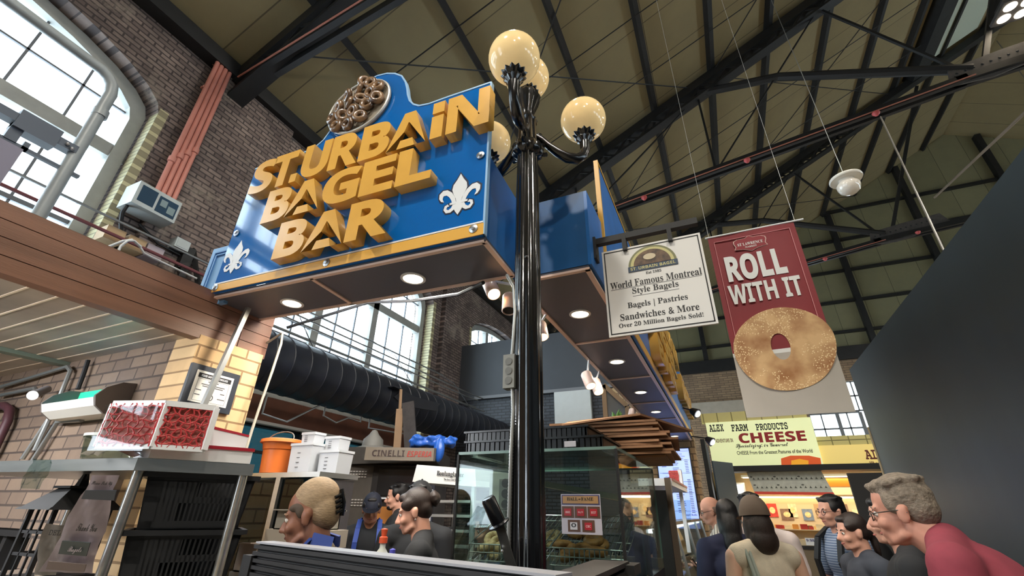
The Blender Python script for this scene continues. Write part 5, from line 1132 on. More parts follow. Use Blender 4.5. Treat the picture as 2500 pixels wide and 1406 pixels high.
# electric box and knife by the post
t = thing('card_terminal', 'beige electric box with round sockets behind the lamp post', 'electric box', dep(1235, 1240, 2.3)); c = dep(1232, 1200, 2.32)
MB().box(c.x - 0.09, c.x + 0.05, c.y, c.y + 0.06, c.z - 0.09, c.z + 0.09).bevel(0.008).build('body', mat('beige_box', (178, 170, 158), 0.5), t)
pl = MB().box(c.x - 0.03, c.x + 0.045, c.y - 0.006, c.y, c.z - 0.085, c.z + 0.06).build('face_plate', mat('dark_plate', (104, 100, 92), 0.5), t)
for k in range(3): MB().lathe([(0.022, 0), (0.022, 0.004), (0, 0.004)], (c.x + 0.008, c.y - 0.006, c.z - 0.06 + 0.05 * k), 14, (0, -1, 0)).build('socket', m_blackm, pl)
MB().tube([c + Vector((0, 0, -0.09)), c + Vector((0, 0.0, -0.5)), c + Vector((0.0, 0.1, -1.2))], 0.016, 8).build('conduit', m_zinc, t, True)
t = thing('cutting_tool', 'bagel cutter with a thick black handle and steel blade arm beside the lamp post', 'cutter', dep(1255, 1406, 1.6))
a, b_, c_ = dep(1190, 1214, 1.62), dep(1219, 1280, 1.6), dep(1258, 1415, 1.58)
MB().lathe([(0.0, 0.0), (0.022, 0.002), (0.026, 0.01), (0.026, (b_ - a).length - 0.008), (0.04, (b_ - a).length - 0.004), (0.04, (b_ - a).length), (0, (b_ - a).length)], a, 24, b_ - a).build('handle', m_black, t, True)
MB().bar(b_, c_ + (c_ - b_) * 1.0, 0.034, 0.005, up=(0.2, -1, 0)).build('blade', m_stain, t)
MB().ball(dep(1226, 1345, 1.575), 0.005, 8, 6).build('bolt', m_silver, t, True)
q = [dep(a_, b2, 2.0) for a_, b2 in ((1085, 1385), (1130, 1390), (1190, 1240), (1165, 1235))]
t = thing('clear_bread_bag', 'clear plastic sheet hanging before the tray rack left of the lamp post', 'plastic sheet', q[0]); wavy(q[0], q[1], q[2], q[3], 8, 10, 0.012, 9).build('film', glass_mat('crinkled_film', (205, 212, 214), 1.0), t, 60)
# steam pan, paper, boxes between shelf and counter
t = thing('back_table', 'steel work table behind the slatted counter holding pans and boxes', 'table', (-2.0, 2.0, 0))
MB().box(-2.35, -1.75, 1.8, 2.18, 1.28, 1.31).build('top', m_stain, t)
for x, y in ((-2.31, 1.84), (-1.79, 1.84), (-2.31, 2.14), (-1.79, 2.14)): MB().box(x - 0.02, x + 0.02, y - 0.02, y + 0.02, 0, 1.28).build('leg', m_stain, t)
def pan(c, w, d, h, lab):
    t = thing('steel_pan', lab, 'pan', c); b = MB(); x, y, z = c
    for (x0, x1, y0, y1) in ((-w, w, -d, -d + .006), (-w, w, d - .006, d), (-w, -w + .006, -d, d), (w - .006, w, -d, d)): b.box(x + x0, x + x1, y + y0, y + y1, z, z + h)
    b.box(x - w, x + w, y - d, y + d, z, z + 0.005); b.build('body', mat('pale_pan', (188, 184, 174), 0.35, metal=0.3), t)
    MB().box(x - w - 0.02, x + w + 0.02, y - d - 0.02, y - d, z + h, z + h + 0.005).box(x - w - 0.02, x + w + 0.02, y + d, y + d + 0.02, z + h, z + h + 0.005).box(x - w - 0.02, x - w, y - d, y + d, z + h, z + h + 0.005).box(x + w, x + w + 0.02, y - d, y + d, z + h, z + h + 0.005).build('rim', mat('pale_pan', (188, 184, 174), 0.35, metal=0.3), t)
pan((-2.02, 1.92, 1.5), 0.13, 0.09, 0.085, 'deep pale steel pan behind the hooded worker')
t = thing('scale', 'beige weighing scale with a dark display left of the hooded worker', 'scale', (-1.98, 1.82, 1.31)); MB().box(-2.16, -1.86, 1.83, 2.02, 1.31, 1.42).bevel(0.008).build('body', mat('scale_beige', (176, 168, 156), 0.5), t); MB().box(-1.97, -1.9, 1.826, 1.83, 1.34, 1.4).build('display', m_blackm, t); MB().box(-2.2, -1.84, 1.83, 2.03, 1.421, 1.5).build('platform', mat('scale_beige', (176, 168, 156), 0.5), t)
for i, (x, y, w, h, lab) in enumerate(((-2.27, 1.88, 0.075, 0.12, 'open pale cardboard box at the back of the steel shelf'),)):
    t = thing('carton', lab, 'carton', (x, y, 1.311)); b = MB(); b.box(x - w, x + w, y - .07, y - .065, 1.311, 1.311 + h).box(x - w, x + w, y + .065, y + .07, 1.311, 1.311 + h).box(x - w, x - w + .005, y - .07, y + .07, 1.311, 1.311 + h).box(x + w - .005, x + w, y - .07, y + .07, 1.311, 1.311 + h).box(x - w, x + w, y - .07, y + .07, 1.311, 1.316); b.build('body', mat('pale_carton', (178, 164, 152), 0.7), t); bb = MB(); slab(bb, [(x - w, y - .07, 1.311 + h), (x + w, y - .07, 1.311 + h), (x + w + 0.02, y - .14, 1.32 + h), (x - w + 0.02, y - .14, 1.32 + h)], (0, 0, 0.004)); bb.build('flap', mat('pale_carton', (178, 164, 152), 0.7), t)
lathe_thing('spray_bottle', 'clear spray bottle with an orange trigger on the counter before the bun-haired worker', 'spray bottle', (-1.6, 2.02, 1.3), [('bottle', [(0.03, 0), (0.034, 0.01), (0.034, 0.1), (0.014, 0.13), (0.014, 0.15)], mat('pale_bottle', (206, 210, 200), 0.3), 16), ('trigger', [(0.02, 0.15), (0.02, 0.175), (0.012, 0.18), (0.016, 0.21), (0, 0.215)], mat('orange_red_trigger', (222, 92, 56), 0.4), 12)])
lathe_thing('squeeze_bottle', 'small clear bottle with a blue cap beside the orange-trigger bottle', 'bottle', (-1.545, 2.03, 1.3), [('bottle', [(0.028, 0), (0.032, 0.01), (0.03, 0.08), (0.012, 0.1)], mat('pale_bottle', (206, 210, 200), 0.3), 16), ('cap', [(0.014, 0.1), (0.014, 0.125), (0.0, 0.13)], mat('blue_cap', (84, 84, 190), 0.4), 12)])
t = thing('work_ledge', 'steel ledge holding the spray bottles before the bun-haired worker', 'ledge', (-1.5, 2.05, 0)); MB().box(-1.68, -1.44, 1.95, 2.12, 0, 1.299).build('body', mat('case_steel_dark', (44, 46, 50), 0.35), t)
t = thing('service_partition', 'dark partition carrying the framed glass panel and the plant', 'partition', (-1.5, 6.9, 0)); MB().box(-1.75, -1.3, 6.5, 7.06, 0, pix(1505, 1045, 'y', 6.6).z - 0.195).box(-1.75, -1.3, 6.86, 7.06, 0, pix(1505, 1058, 'y', 7.0).z - 0.03).build('body', m_blackm, t)
# glass case 2 along the wing
t = thing('long_display_case', 'long sloping glass bakery case lit from inside, running under the canopy wing', 'display case', (-0.7, 6.0, 0))
MB().box(-0.74, -0.42, 3.7, 8.9, 0, 0.75).build('base', mat('case_steel_dark', (44, 46, 50), 0.35), t)
MB().box(-0.74, -0.72, 3.7, 8.9, 0.75, 0.9).box(-0.74, -0.55, 3.7, 8.9, 1.5, 1.53).build('back_frame', mat('case_steel_dark', (44, 46, 50), 0.35), t)
b = MB(); slab(b, [(-0.42, 3.7, 0.75), (-0.42, 8.9, 0.75), (-0.55, 8.9, 1.5), (-0.55, 3.7, 1.5)], (0.006, 0, 0)); b.build('front_glass', m_cg, t)
MB().box(-0.72, -0.5, 3.72, 8.88, 1.12, 1.128).build('glass_shelf', m_cg, t)
b = MB()
for y in (3.7, 5.0, 6.3, 7.6, 8.9): MB().bar((-0.42, y, 0.75), (-0.55, y, 1.5), 0.02, 0.03).build('front_mullion', m_silver, t)
MB().box(-0.62, -0.57, 3.75, 8.85, 1.47, 1.49).build('light_strip', emit_mat('case_strip', (240, 246, 255), 4.0), t)
t = thing('side_board', 'tall black board standing at the near end of the long glass case', 'board', (-0.46, 3.6, 0)); MB().box(-0.52, -0.42, 3.55, 3.58, 0, 1.745).build('panel', m_blackm, t)
t = thing('brown_post', 'brown square post beside the black board at the long glass case', 'post', (-0.42, 3.7, 0)); MB().box(-0.425, -0.385, 3.6, 3.64, 0, 1.83).build('shaft', mat('brown_steel_post', (96, 84, 72), 0.5), t)
t = thing('order_ledge', 'white ledge with a red edge carrying a small net bag above the long glass case', 'ledge', (-0.5, 4.5, 1.8)); MB().box(-0.62, -0.38, 3.66, 4.9, 1.78, 1.83).build('shelf', m_white, t); MB().box(-0.38, -0.375, 3.66, 4.9, 1.815, 1.832).build('red_edge', mat('dark_red_rim', (160, 24, 44), 0.4), t)
MB().box(-0.44, -0.41, 4.7, 4.74, 1.3, 1.78).build('post', m_white, t)
c = pix(1645, 1140, 'y', 4.6); c.z = 1.831
t = thing('net_bag', 'small white-backed bag of red netting on the ledge before the menu screen', 'net bag', c); MB().box(c.x - 0.045, c.x + 0.03, 4.56, 4.66, 1.831, 1.95).bevel(0.01).build('pack', m_netfill, t); MB().box(c.x + 0.031, c.x + 0.06, 4.56, 4.66, 1.831, 1.955).build('frame', m_white, t)
nb = MB()
for k in range(7): nb.tube([(c.x - 0.045 + 0.013 * k + 0.004 * math.sin(j * 2), 4.554, 1.835 + 0.018 * j) for j in range(7)], 0.0025, 5)
for j in range(7): nb.tube([(c.x - 0.045 + 0.013 * k, 4.554, 1.835 + 0.018 * j + 0.003 * math.sin(k * 2)) for k in range(7)], 0.0025, 5)
nb.build('netting', m_net, t)
for k in range(40):
    r = k % 2; bagel((random.uniform(-0.68, -0.54), random.uniform(3.8, 6.4), 1.15 if r else 0.78), (random.uniform(-.3, .3), random.uniform(-.3, .3), 1), 'bagel laid out on the shelves of the long glass case', 'bagels in the long glass case', m_bread if k % 3 else m_seed)
t = thing('acrylic_stand', 'clear acrylic leaflet stand on the long glass case by the man in stripes', 'stand', (-0.4, 5.2, 1.3)); b = MB(); slab(b, [(-0.55, 5.0, 1.53), (-0.4, 5.06, 1.53), (-0.38, 5.1, 1.72), (-0.53, 5.04, 1.72)], (0, 0.006, 0)); b.build('panel', m_cg, t)
# menu screen
q = (-1.22, -0.615, 1.36, 2.73)
t = thing('menu_screen', 'tall bright bluish menu screen on the brick column at the end of the wing', 'menu screen', (-0.92, 9.6, 1.36))
MB().box(q[0] - 0.02, q[1] + 0.02, 9.64, 9.72, q[2] - 0.02, q[3] + 0.02).build('case', m_blackm, t)
scn = MB().box(q[0], q[1], 9.632, 9.641, q[2], q[3]).build('display', emit_mat('screen_blue', (150, 172, 255), 0.5), t)
def ml(s, f, x, z, w, h, m=m_blackm): text('lettering', s, f, (x, 9.631, z), (1, 0, 0), Z, m, scn, width=w, height=h, thick=0.001)
m_ink = mat('screen_ink', (40, 44, 90), 0.5)
ml('Montreal Style Bagels', 'serif', -1.17, 2.62, 0.33, 0.045, m_ink); ml('Cream Cheese', 'serif', -1.1, 2.2, 0.26, 0.04, m_ink); ml('Bagel Rolls', 'serif', -0.86, 1.56, 0.22, 0.04, m_ink)
ml('Each', 'serif', -0.8, 2.62, 0.05, 0.025, m_ink); ml('1/2 Dozen', 'serif', -0.8, 2.58, 0.1, 0.025, m_ink); ml('Dozen', 'serif', -0.8, 2.54, 0.06, 0.025, m_ink)
b = MB()
random.seed(4)
for k in range(36):
    z = 2.52 - 0.029 * k
    if 2.18 < z < 2.26 or 1.53 < z < 1.62: continue
    x = -0.95 if k % 4 else -1.15
    b.box(x, x + random.uniform(0.08, 0.16), 9.6302, 9.632, z, z + 0.009); b.box(-0.72, -0.66, 9.6302, 9.632, z, z + 0.009)
for z in (2.29, 2.14, 1.95, 1.64): b.box(-1.2, -0.63, 9.6302, 9.632, z, z + 0.005)
b.box(-0.82, -0.63, 9.6302, 9.632, 2.68, 2.684).box(-0.82, -0.816, 9.6302, 9.632, 2.52, 2.684).box(-0.82, -0.63, 9.6302, 9.632, 2.52, 2.524)
b.build('text_lines', m_ink, scn)
# flood lamps on the back of the wing
for k, (px_, py_, y, lab) in enumerate(((1702, 1008, 8.0, 'white flood lamp on the outer side of the wing, nearer one'), (1738, 1077, 9.2, 'white flood lamp on the outer side of the wing, farther one'))):
    c = pix(px_, py_, 'y', y); t = thing('flood_lamp', lab, 'flood lamp', c, 'flood lamps on the canopy wing')
    MB().lathe([(0.02, 0.0), (0.05, 0.03), (0.085, 0.14), (0.08, 0.14)], c + Vector((-0.1, 0, 0.06)), 16, (0.75, -0.3, -0.6)).build('hood', m_blackm, t, True)
    MB().ball(c + Vector((-0.01, -0.03, -0.01)), 0.06, 12, 8).build('bulb', emit_mat('flood_white', (236, 240, 255), 6.0), t, True)
    MB().tube([(-0.5, y, c.z + 0.1), c + Vector((-0.1, 0, 0.06))], 0.012, 6).build('arm', m_blackm, t, True)

# ================================================================== HANGING SIGNS
t = thing('sign_bracket', 'black steel bracket arm on the wing holding the white hanging sign', 'bracket', (-0.53, 2.35, 3.1))
MB().box(-0.515, 0.09, 2.33, 2.37, 3.085, 3.125).build('arm', m_blackm, t); MB().box(-0.515, -0.5, 2.31, 2.39, 2.98, 3.13).build('plate', m_blackm, t)
for x in (-0.33, -0.07): MB().box(x - 0.012, x + 0.012, 2.32, 2.38, 3.0, 3.095).build('clamp', m_blackm, t)
t = thing('hanging_sign', 'white hanging sign lettered World Famous Montreal Style Bagels', 'sign', (-0.19, 2.35, 2.47))
hx0, hx1, hz0, hz1 = -0.473, 0.09, 2.472, 3.026
MB().box(hx0, hx1, 2.343, 2.357, hz0, hz1).bevel(0.004).build('board', mat('sign_white', (224, 222, 218), 0.45), t)
b = MB()
for a, c, d, e in ((0.012, 0.551, 0.012, 0.018), (0.012, 0.551, 0.536, 0.542), (0.012, 0.018, 0.012, 0.542), (0.545, 0.551, 0.012, 0.542)): b.box(hx0 + a, hx0 + c, 2.3415, 2.343, hz0 + d, hz0 + e)
b.build('border_line', m_blackm, t)
m_txt = mat('charcoal_ink', (48, 48, 50), 0.6)
def hs(s, f, cx, z, w, h, m=m_txt): text('lettering', s, f, (hx0 + cx, 2.343, hz0 + z), (1, 0, 0), Z, m, t, width=w, height=h, thick=0.0015, align='c')
hs('Est 1985', 'serif', 0.285, 0.352, 0.085, 0.017); hs('World Famous Montreal', 'serif', 0.283, 0.29, 0.50, 0.043); hs('Style Bagels', 'serif', 0.28, 0.232, 0.25, 0.047)
hs('Bagels | Pastries', 'serif', 0.28, 0.147, 0.32, 0.045); hs('Sandwiches & More', 'serif', 0.28, 0.088, 0.415, 0.04); hs('Over 20 Million Bagels Sold!', 'serif', 0.28, 0.04, 0.44, 0.033)
b = MB().box(hx0 + 0.035, hx0 + 0.53, 2.342, 2.3432, hz0 + 0.284, hz0 + 0.286).box(hx0 + 0.155, hx0 + 0.405, 2.342, 2.3432, hz0 + 0.226, hz0 + 0.228); b.build('underline', m_txt, t)
def disc(cx, cz, rx, rz, y, m, nm, par, a0=0, a1=PI, n=24, th=0.002):
    return MB().prism([(cx + rx * math.cos(a0 + (a1 - a0) * k / n), cz + rz * math.sin(a0 + (a1 - a0) * k / n)) for k in range(n + 1)], (0, y, 0), (1, 0, 0), (0, 0, 1), 0, th).build(nm, m, par)
lx_, lz_ = hx0 + 0.285, hz0 + 0.41
lo_ = disc(lx_, lz_, 0.135, 0.125, 2.343, mat('logo_olive', (122, 122, 84), 0.5), 'emblem', t)
disc(lx_, lz_, 0.122, 0.112, 2.341, mat('logo_cream', (196, 188, 130), 0.5), 'emblem_ring', lo_); disc(lx_, lz_ + 0.003, 0.104, 0.094, 2.339, mat('logo_brown', (120, 92, 66), 0.5, col2=(58, 44, 38), var=0.1, vscale=30), 'emblem_oven', lo_)
disc(lx_ - 0.01, lz_ + 0.05, 0.035, 0.02, 2.337, mat('logo_pale', (206, 190, 160), 0.5), 'emblem_loaf', lo_, 0, 2 * PI)
MB().box(lx_ - 0.138, lx_ + 0.138, 2.3385, 2.343, lz_ - 0.03, lz_ + 0.004).build('emblem_band', mat('logo_navy', (52, 70, 92), 0.5), lo_)
text('lettering', 'ST. URBAIN BAGEL', 'sans', (lx_, 2.3385, lz_ - 0.023), (1, 0, 0), Z, mat('logo_cream', (196, 188, 130), 0.5), lo_, width=0.25, height=0.019, thick=0.001, align='c')
# red banner
YB = 3.6
t = thing('banner', 'tall red banner reading ROLL WITH IT with a big sesame bagel', 'banner', (0.51, YB, 2.2))
bx0, bx1, bz0, bz1 = 0.19, 0.832, 2.212, 3.712; bw_, bh_ = bx1 - bx0, bz1 - bz0; zs = bz0 + 0.44
m_ban = mat('banner_red', (130, 27, 37), 0.6, var=0.06, vscale=3); m_banw = mat('banner_white', (226, 228, 226), 0.6); m_bang = mat('banner_grey', (176, 170, 160), 0.6, var=0.04)
def sheet(z0, z1, m, nm):
    b = MB(); n = 16
    for s in range(n):
        a, c = s / n, (s + 1) / n; ya, yc = YB + 0.006 * math.sin(a * 7), YB + 0.006 * math.sin(c * 7)
        b.quadbox([(bx0 + bw_ * a, ya, z0), (bx0 + bw_ * c, yc, z0), (bx0 + bw_ * c, yc + 0.003, z0), (bx0 + bw_ * a, ya + 0.003, z0), (bx0 + bw_ * a, ya, z1), (bx0 + bw_ * c, yc, z1), (bx0 + bw_ * c, yc + 0.003, z1), (bx0 + bw_ * a, ya + 0.003, z1)])
    bmesh.ops.remove_doubles(b.b, verts=b.b.verts, dist=1e-5)
    return b.build(nm, m, t)
sheet(zs + 0.03, bz1, m_ban, 'red_field'); sheet(zs, zs + 0.03, m_banw, 'white_band'); sheet(bz0, zs, m_bang, 'grey_field')
yb = YB - 0.009
MB().tube([(bx0 - 0.02, YB, bz1 + 0.006), (bx1 + 0.07, YB, bz1 + 0.006)], 0.008, 8).build('rod', m_white, t, True)
MB().tube([(bx1 + 0.01, YB, bz1), (bx1 + 0.01, YB, 9.2)], 0.0018, 5).build('hanging_wire', m_zinc, t); MB().tube([(bx0 + 0.01, YB, bz1), (bx0 + 0.01, YB, 9.2)], 0.0018, 5).build('hanging_wire', m_zinc, t)
b = MB()
for (a, c, d, e) in ((0.04, 0.602, 1.445, 1.449), (0.04, 0.044, 0.47, 1.449), (0.598, 0.602, 0.47, 1.449)): b.box(bx0 + a, bx0 + c, yb, YB, bz0 + d, bz0 + e)
b.build('border_line', mat('banner_pink_line', (206, 130, 134), 0.6), t)
text('lettering', 'ROLL', 'sans', (bx0 + bw_ * 0.46, yb + 0.001, bz0 + 1.055), (1, 0, 0), Z, m_banw, t, width=0.42, height=0.235, thick=0.003, offset=0.028, align='c')
text('lettering', 'WITH IT', 'sans', (bx0 + bw_ * 0.49, yb + 0.001, bz0 + 0.86), (1, 0, 0), Z, m_banw, t, width=0.5, height=0.165, thick=0.003, offset=0.012, align='c')
bd = [(0.0, 0.075), (0.03, 0.056), (0.09, 0.056), (0.118, 0.042), (0.122, 0.02), (0.11, -0.015), (0.122, -0.04), (0.05, -0.05), (0.0, -0.072)]
bd = bd + [(-a, c) for a, c in bd[::-1]][1:-1]
bc = (bx0 + bw_ * 0.47, bz0 + 1.375)
def badge(s, dy, m, nm, par=t): return MB().prism([(bc[0] + a * s, bc[1] + c * s) for a, c in bd], (0, yb + dy, 0), (1, 0, 0), (0, 0, 1), 0, 0.002).build(nm, m, par)
bo_ = badge(1.0, 0.002, mat('badge_line', (216, 190, 180), 0.6), 'crest'); badge(0.95, 0.0005, mat('badge_red', (140, 30, 42), 0.6), 'crest_field', bo_)
text('lettering', 'ST LAWRENCE', 'serif', (bc[0], yb - 0.0015, bc[1] - 0.012), (1, 0, 0), Z, m_banw, bo_, width=0.185, height=0.026, thick=0.001, align='c'); text('lettering', 'MARKET', 'serif', (bc[0], yb - 0.0015, bc[1] - 0.036), (1, 0, 0), Z, m_banw, bo_, width=0.085, height=0.014, thick=0.001, align='c')
def seed_mat():
    m = bpy.data.materials.new('printed_sesame_bagel'); m.use_nodes = True; n, l = m.node_tree.nodes, m.node_tree.links; p = n['Principled BSDF']; p.inputs['Roughness'].default_value = 0.6
    tc = n.new('ShaderNodeTexCoord'); t1 = n.new('ShaderNodeTexNoise'); t1.inputs['Scale'].default_value = 5; t1.inputs['Detail'].default_value = 4; l.new(tc.outputs['Object'], t1.inputs['Vector'])
    r = n.new('ShaderNodeValToRGB'); r.color_ramp.elements[0].position = 0.36; r.color_ramp.elements[0].color = rgb(156, 104, 58); r.color_ramp.elements[1].position = 0.62; r.color_ramp.elements[1].color = rgb(214, 176, 126); l.new(t1.outputs['Fac'], r.inputs['Fac'])
    v = n.new('ShaderNodeTexVoronoi'); v.inputs['Scale'].default_value = 75; l.new(tc.outputs['Object'], v.inputs['Vector'])
    t2 = n.new('ShaderNodeTexNoise'); t2.inputs['Scale'].default_value = 4; mp = n.new('ShaderNodeMapping'); mp.inputs['Location'].default_value = (3, 1, 2); l.new(tc.outputs['Object'], mp.inputs[0]); l.new(mp.outputs[0], t2.inputs['Vector'])
    a = n.new('ShaderNodeMath'); a.operation = 'LESS_THAN'; a.inputs[1].default_value = 0.32; l.new(v.outputs['Distance'], a.inputs[0])
    g = n.new('ShaderNodeMath'); g.operation = 'GREATER_THAN'; g.inputs[1].default_value = 0.47; l.new(t2.outputs['Fac'], g.inputs[0])
    ml_ = n.new('ShaderNodeMath'); ml_.operation = 'MULTIPLY'; l.new(a.outputs[0], ml_.inputs[0]); l.new(g.outputs[0], ml_.inputs[1])
    x = n.new('ShaderNodeMix'); x.data_type = 'RGBA'; l.new(ml_.outputs[0], x.inputs['Factor']); l.new(r.outputs['Color'], x.inputs['A']); x.inputs['B'].default_value = rgb(232, 208, 160)
    l.new(x.outputs['Result'], p.inputs['Base Color']); return m
bcx, bcz = bx0 + 0.335, bz0 + 0.475
b = MB(); n = 48; R1 = [(bcx + 0.325 * math.cos(2 * PI * k / n) * (1 + 0.02 * math.sin(3 * 2 * PI * k / n)), bcz + 0.31 * math.sin(2 * PI * k / n) + 0.02 * math.cos(2 * PI * k / n)) for k in range(n)]; R2 = [(bcx - 0.015 + 0.06 * math.cos(2 * PI * k / n), bcz + 0.01 + 0.1 * math.sin(2 * PI * k / n)) for k in range(n)]
va = [[b.b.verts.new((x, yb - 0.001 + dy, z)) for x, z in R] for R in (R1, R2) for dy in (0, 0.004)]
for k in range(n):
    k2 = (k + 1) % n
    for A_1, B_1 in ((va[0], va[2]), (va[1], va[3]), (va[0], va[1]), (va[2], va[3])): b.b.faces.new((A_1[k], A_1[k2], B_1[k2], B_1[k]))
b.build('bagel_picture', seed_mat(), t)

# ================================================================== CHEESE STALL AT THE FAR END
YC = 13.0
m_lit = mat('lit_cream_sign', (226, 232, 178), 0.4, emit=0.26, var=0.03, vscale=1.5); m_lit2 = mat('lit_yellow_sign', (240, 212, 128), 0.4, emit=0.2)
def cpx(a, b_): return pix(a, b_, 'y', YC - 0.02)
t = thing('cheese_sign', 'lit cream sign lettered ALEX FARM PRODUCTS CHEESE over the far stall', 'sign', (0.85, YC, 2.62))
MB().box(-0.31, 2.06, YC, YC + 0.18, 2.66, 3.74).build('light_box', m_lit, t)
def cs(s, f, a, b_, w, h, m, off=0.0): p = cpx(a, b_); text('lettering', s, f, (p.x, YC, p.z), (1, 0, 0), Z, m, t, width=w, height=h, thick=0.006, offset=off)
m_cr = mat('cheese_red', (170, 24, 30), 0.4)
cs('ALEX', 'slab', 1733, 1054, 0.34, 0.175, m_blackm, 0.02); cs('FARM', 'slab', 1787, 1053, 0.38, 0.165, m_blackm, 0.02); cs('PRODUCTS', 'slab', 1847, 1051, 0.7, 0.165, m_blackm, 0.02)
cs('CHEESE', 'sans', 1806, 1082, 1.46, 0.24, m_cr, 0.02); cs('AN ADVENTURE IN', 'sans', 1738, 1081, 0.5, 0.09, mat('maroon_ink', (112, 44, 40), 0.5))
cs('Specializing: in Gourmet', 'script', 1798, 1097, 1.15, 0.13, m_blackm, 0.012); cs('CHEESE From the Greatest Pastures of the World', 'light', 1800, 1110, 1.62, 0.085, m_blackm, 0.012)
q = [cpx(1908, 1137), cpx(1907, 1119), cpx(1930, 1112), cpx(1975, 1112), cpx(2003, 1118), cpx(2006, 1137)]
wh = MB().prism([(p.x, p.z) for p in q], (0, YC, 0), (1, 0, 0), (0, 0, 1), 0, 0.006).build('cheese_wheel', mat('wheel_orange', (206, 84, 36), 0.4, emit=0.25), t)
q = [cpx(1932, 1137), cpx(1932, 1124), cpx(1952, 1120), cpx(1974, 1124), cpx(1974, 1137)]
MB().prism([(p.x, p.z) for p in q], (0, YC, 0), (1, 0, 0), (0, 0, 1), 0, 0.009).build('wheel_label', mat('wheel_yellow', (230, 160, 40), 0.4, emit=0.25), wh)
t = thing('second_cheese_sign', 'lit yellow sign at the right of the cheese stall, cut off by the dark panel', 'sign', (2.7, YC + 0.1, 2.62))
MB().box(2.08, 3.6, YC + 0.1, YC + 0.25, 2.66, 3.09).build('light_box', m_lit2, t)
p = cpx(2118, 1120); text('lettering', 'ALEX', 'slab', (p.x, YC + 0.1, p.z), (1, 0, 0), Z, mat('maroon_ink', (112, 44, 40), 0.5), t, width=0.5, height=0.2, thick=0.006, offset=0.02)
p = cpx(2125, 1135); text('lettering', 'Specializing', 'script', (p.x, YC + 0.1, p.z), (1, 0, 0), Z, mat('maroon_ink', (112, 44, 40), 0.5), t, width=0.6, height=0.09, thick=0.006)
tl = brick_mat('yellow_tile', (234, 222, 150), (226, 212, 140), (150, 140, 90), 0.34, 0.4, 'y', stain=0.05, squash=0.0)  # pale yellow tile band above the signs
structure('trim_12', MB().box(-0.4, 2.0, YC + 0.02, YC + 0.2, 3.74, 3.98), tl); structure('trim_12', MB().box(2.08, 3.6, YC + 0.12, YC + 0.3, 3.09, 3.3), tl)
structure('trim_13', MB().box(-0.25, 4.2, YC - 0.25, YC + 0.3, 2.53, 2.655), m_blackm)
structure('wall_cheese_stall', MB().box(-0.4, 4.2, YC + 1.6, YC + 1.7, 0, 2.66), mat('warm_back_wall', (186, 160, 120), 0.6, var=0.15, vscale=4))
structure('wall_cheese_side', MB().box(-0.5, -0.4, YC - 0.3, YC + 1.7, 0, 3.3), m_blackm)
# valance
t = thing('valance', 'grey printed valance with rows of little ships under the cheese sign', 'valance', (1.25, YC + 0.02, 2.1))
va_ = MB().prism([(0.42, 2.53), (1.98, 2.53), (2.1, 2.08), (0.5, 2.1)], (0, YC + 0.02, 0), (1, 0, 0), (0, 0, 1), -0.01, 0).build('cloth', mat('valance_grey', (214, 216, 204), 0.7, var=0.12, vscale=9), t)
sh = MB()
for r, z in enumerate((2.42, 2.36, 2.24, 2.17)):
    for k in range(15):
        x = 0.5 + 0.1 * k + 0.02 * r
        if r % 2: sh.prism([(x, z), (x + 0.06, z), (x + 0.04, z + 0.02), (x + 0.03, z + 0.05), (x + 0.015, z + 0.02)], (0, YC + 0.02, 0), (1, 0, 0), (0, 0, 1), 0.0, 0.003)
        elif k % 5 == 0: sh.prism([(x + 0.03 * math.cos(a), z + 0.015 * math.sin(a)) for a in [2 * PI * j / 10 for j in range(10)]], (0, YC + 0.02, 0), (1, 0, 0), (0, 0, 1), 0.0, 0.003)
sh.build('ship_print', mat('ship_ink', (92, 94, 86), 0.6), va_)
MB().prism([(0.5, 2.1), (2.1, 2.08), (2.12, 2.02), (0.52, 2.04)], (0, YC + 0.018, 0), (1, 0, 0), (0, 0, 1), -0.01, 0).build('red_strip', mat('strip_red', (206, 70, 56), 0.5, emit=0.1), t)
# refrigerated cheese counter
t = thing('cheese_counter', 'lit refrigerated cheese counter with a glass front under the valance', 'display counter', (1.4, YC, 0))
MB().box(0.3, 3.4, YC - 0.3, YC + 0.5, 0, 1.0).build('base', mat('counter_taupe', (112, 98, 78), 0.5), t); MB().box(0.28, 3.42, YC - 0.32, YC - 0.3, 0.95, 1.02).build('edge_rail', m_blackm, t)
MB().box(0.3, 3.4, YC - 0.28, YC - 0.27, 1.02, 1.14).build('front_plate', mat('counter_cream', (206, 190, 156), 0.4), t)
MB().box(0.3, 3.4, YC - 0.28, YC + 0.5, 1.0, 1.02).box(0.3, 3.4, YC + 0.1, YC + 0.5, 1.3, 1.32).box(0.3, 3.4, YC + 0.48, YC + 0.5, 1.02, 2.0).build('shelf', mat('counter_cream', (206, 190, 156), 0.4), t)
b = MB().box(0.3, 3.4, YC + 0.3, YC + 0.34, 1.97, 2.0); b.build('light_tube', emit_mat('warm_tube', (255, 224, 170), 7.0), t)
area('counter_tube_light', (1.6, YC + 0.2, 1.99), 2.6, 0.1, 9, (1, 0.84, 0.58), (0, -0.5, -1)); area('stall_fill_light', (1.6, YC + 1.0, 2.45), 2.6, 0.4, 9, (1, 0.86, 0.62), (0, 0.2, -1))  # the second light is an added, unseen ceiling fill for the stall
MCH = [mat('cheddar', (222, 150, 62), 0.5), mat('gouda', (226, 186, 96), 0.5), mat('brie', (232, 216, 176), 0.5), mat('red_wax', (172, 52, 44), 0.4), mat('dark_rind', (110, 76, 46), 0.5)]
NMC = ['orange cheddar block', 'golden yellow cheese block', 'pale cream cheese block', 'red waxed cheese block', 'brown rind cheese block']
random.seed(31)
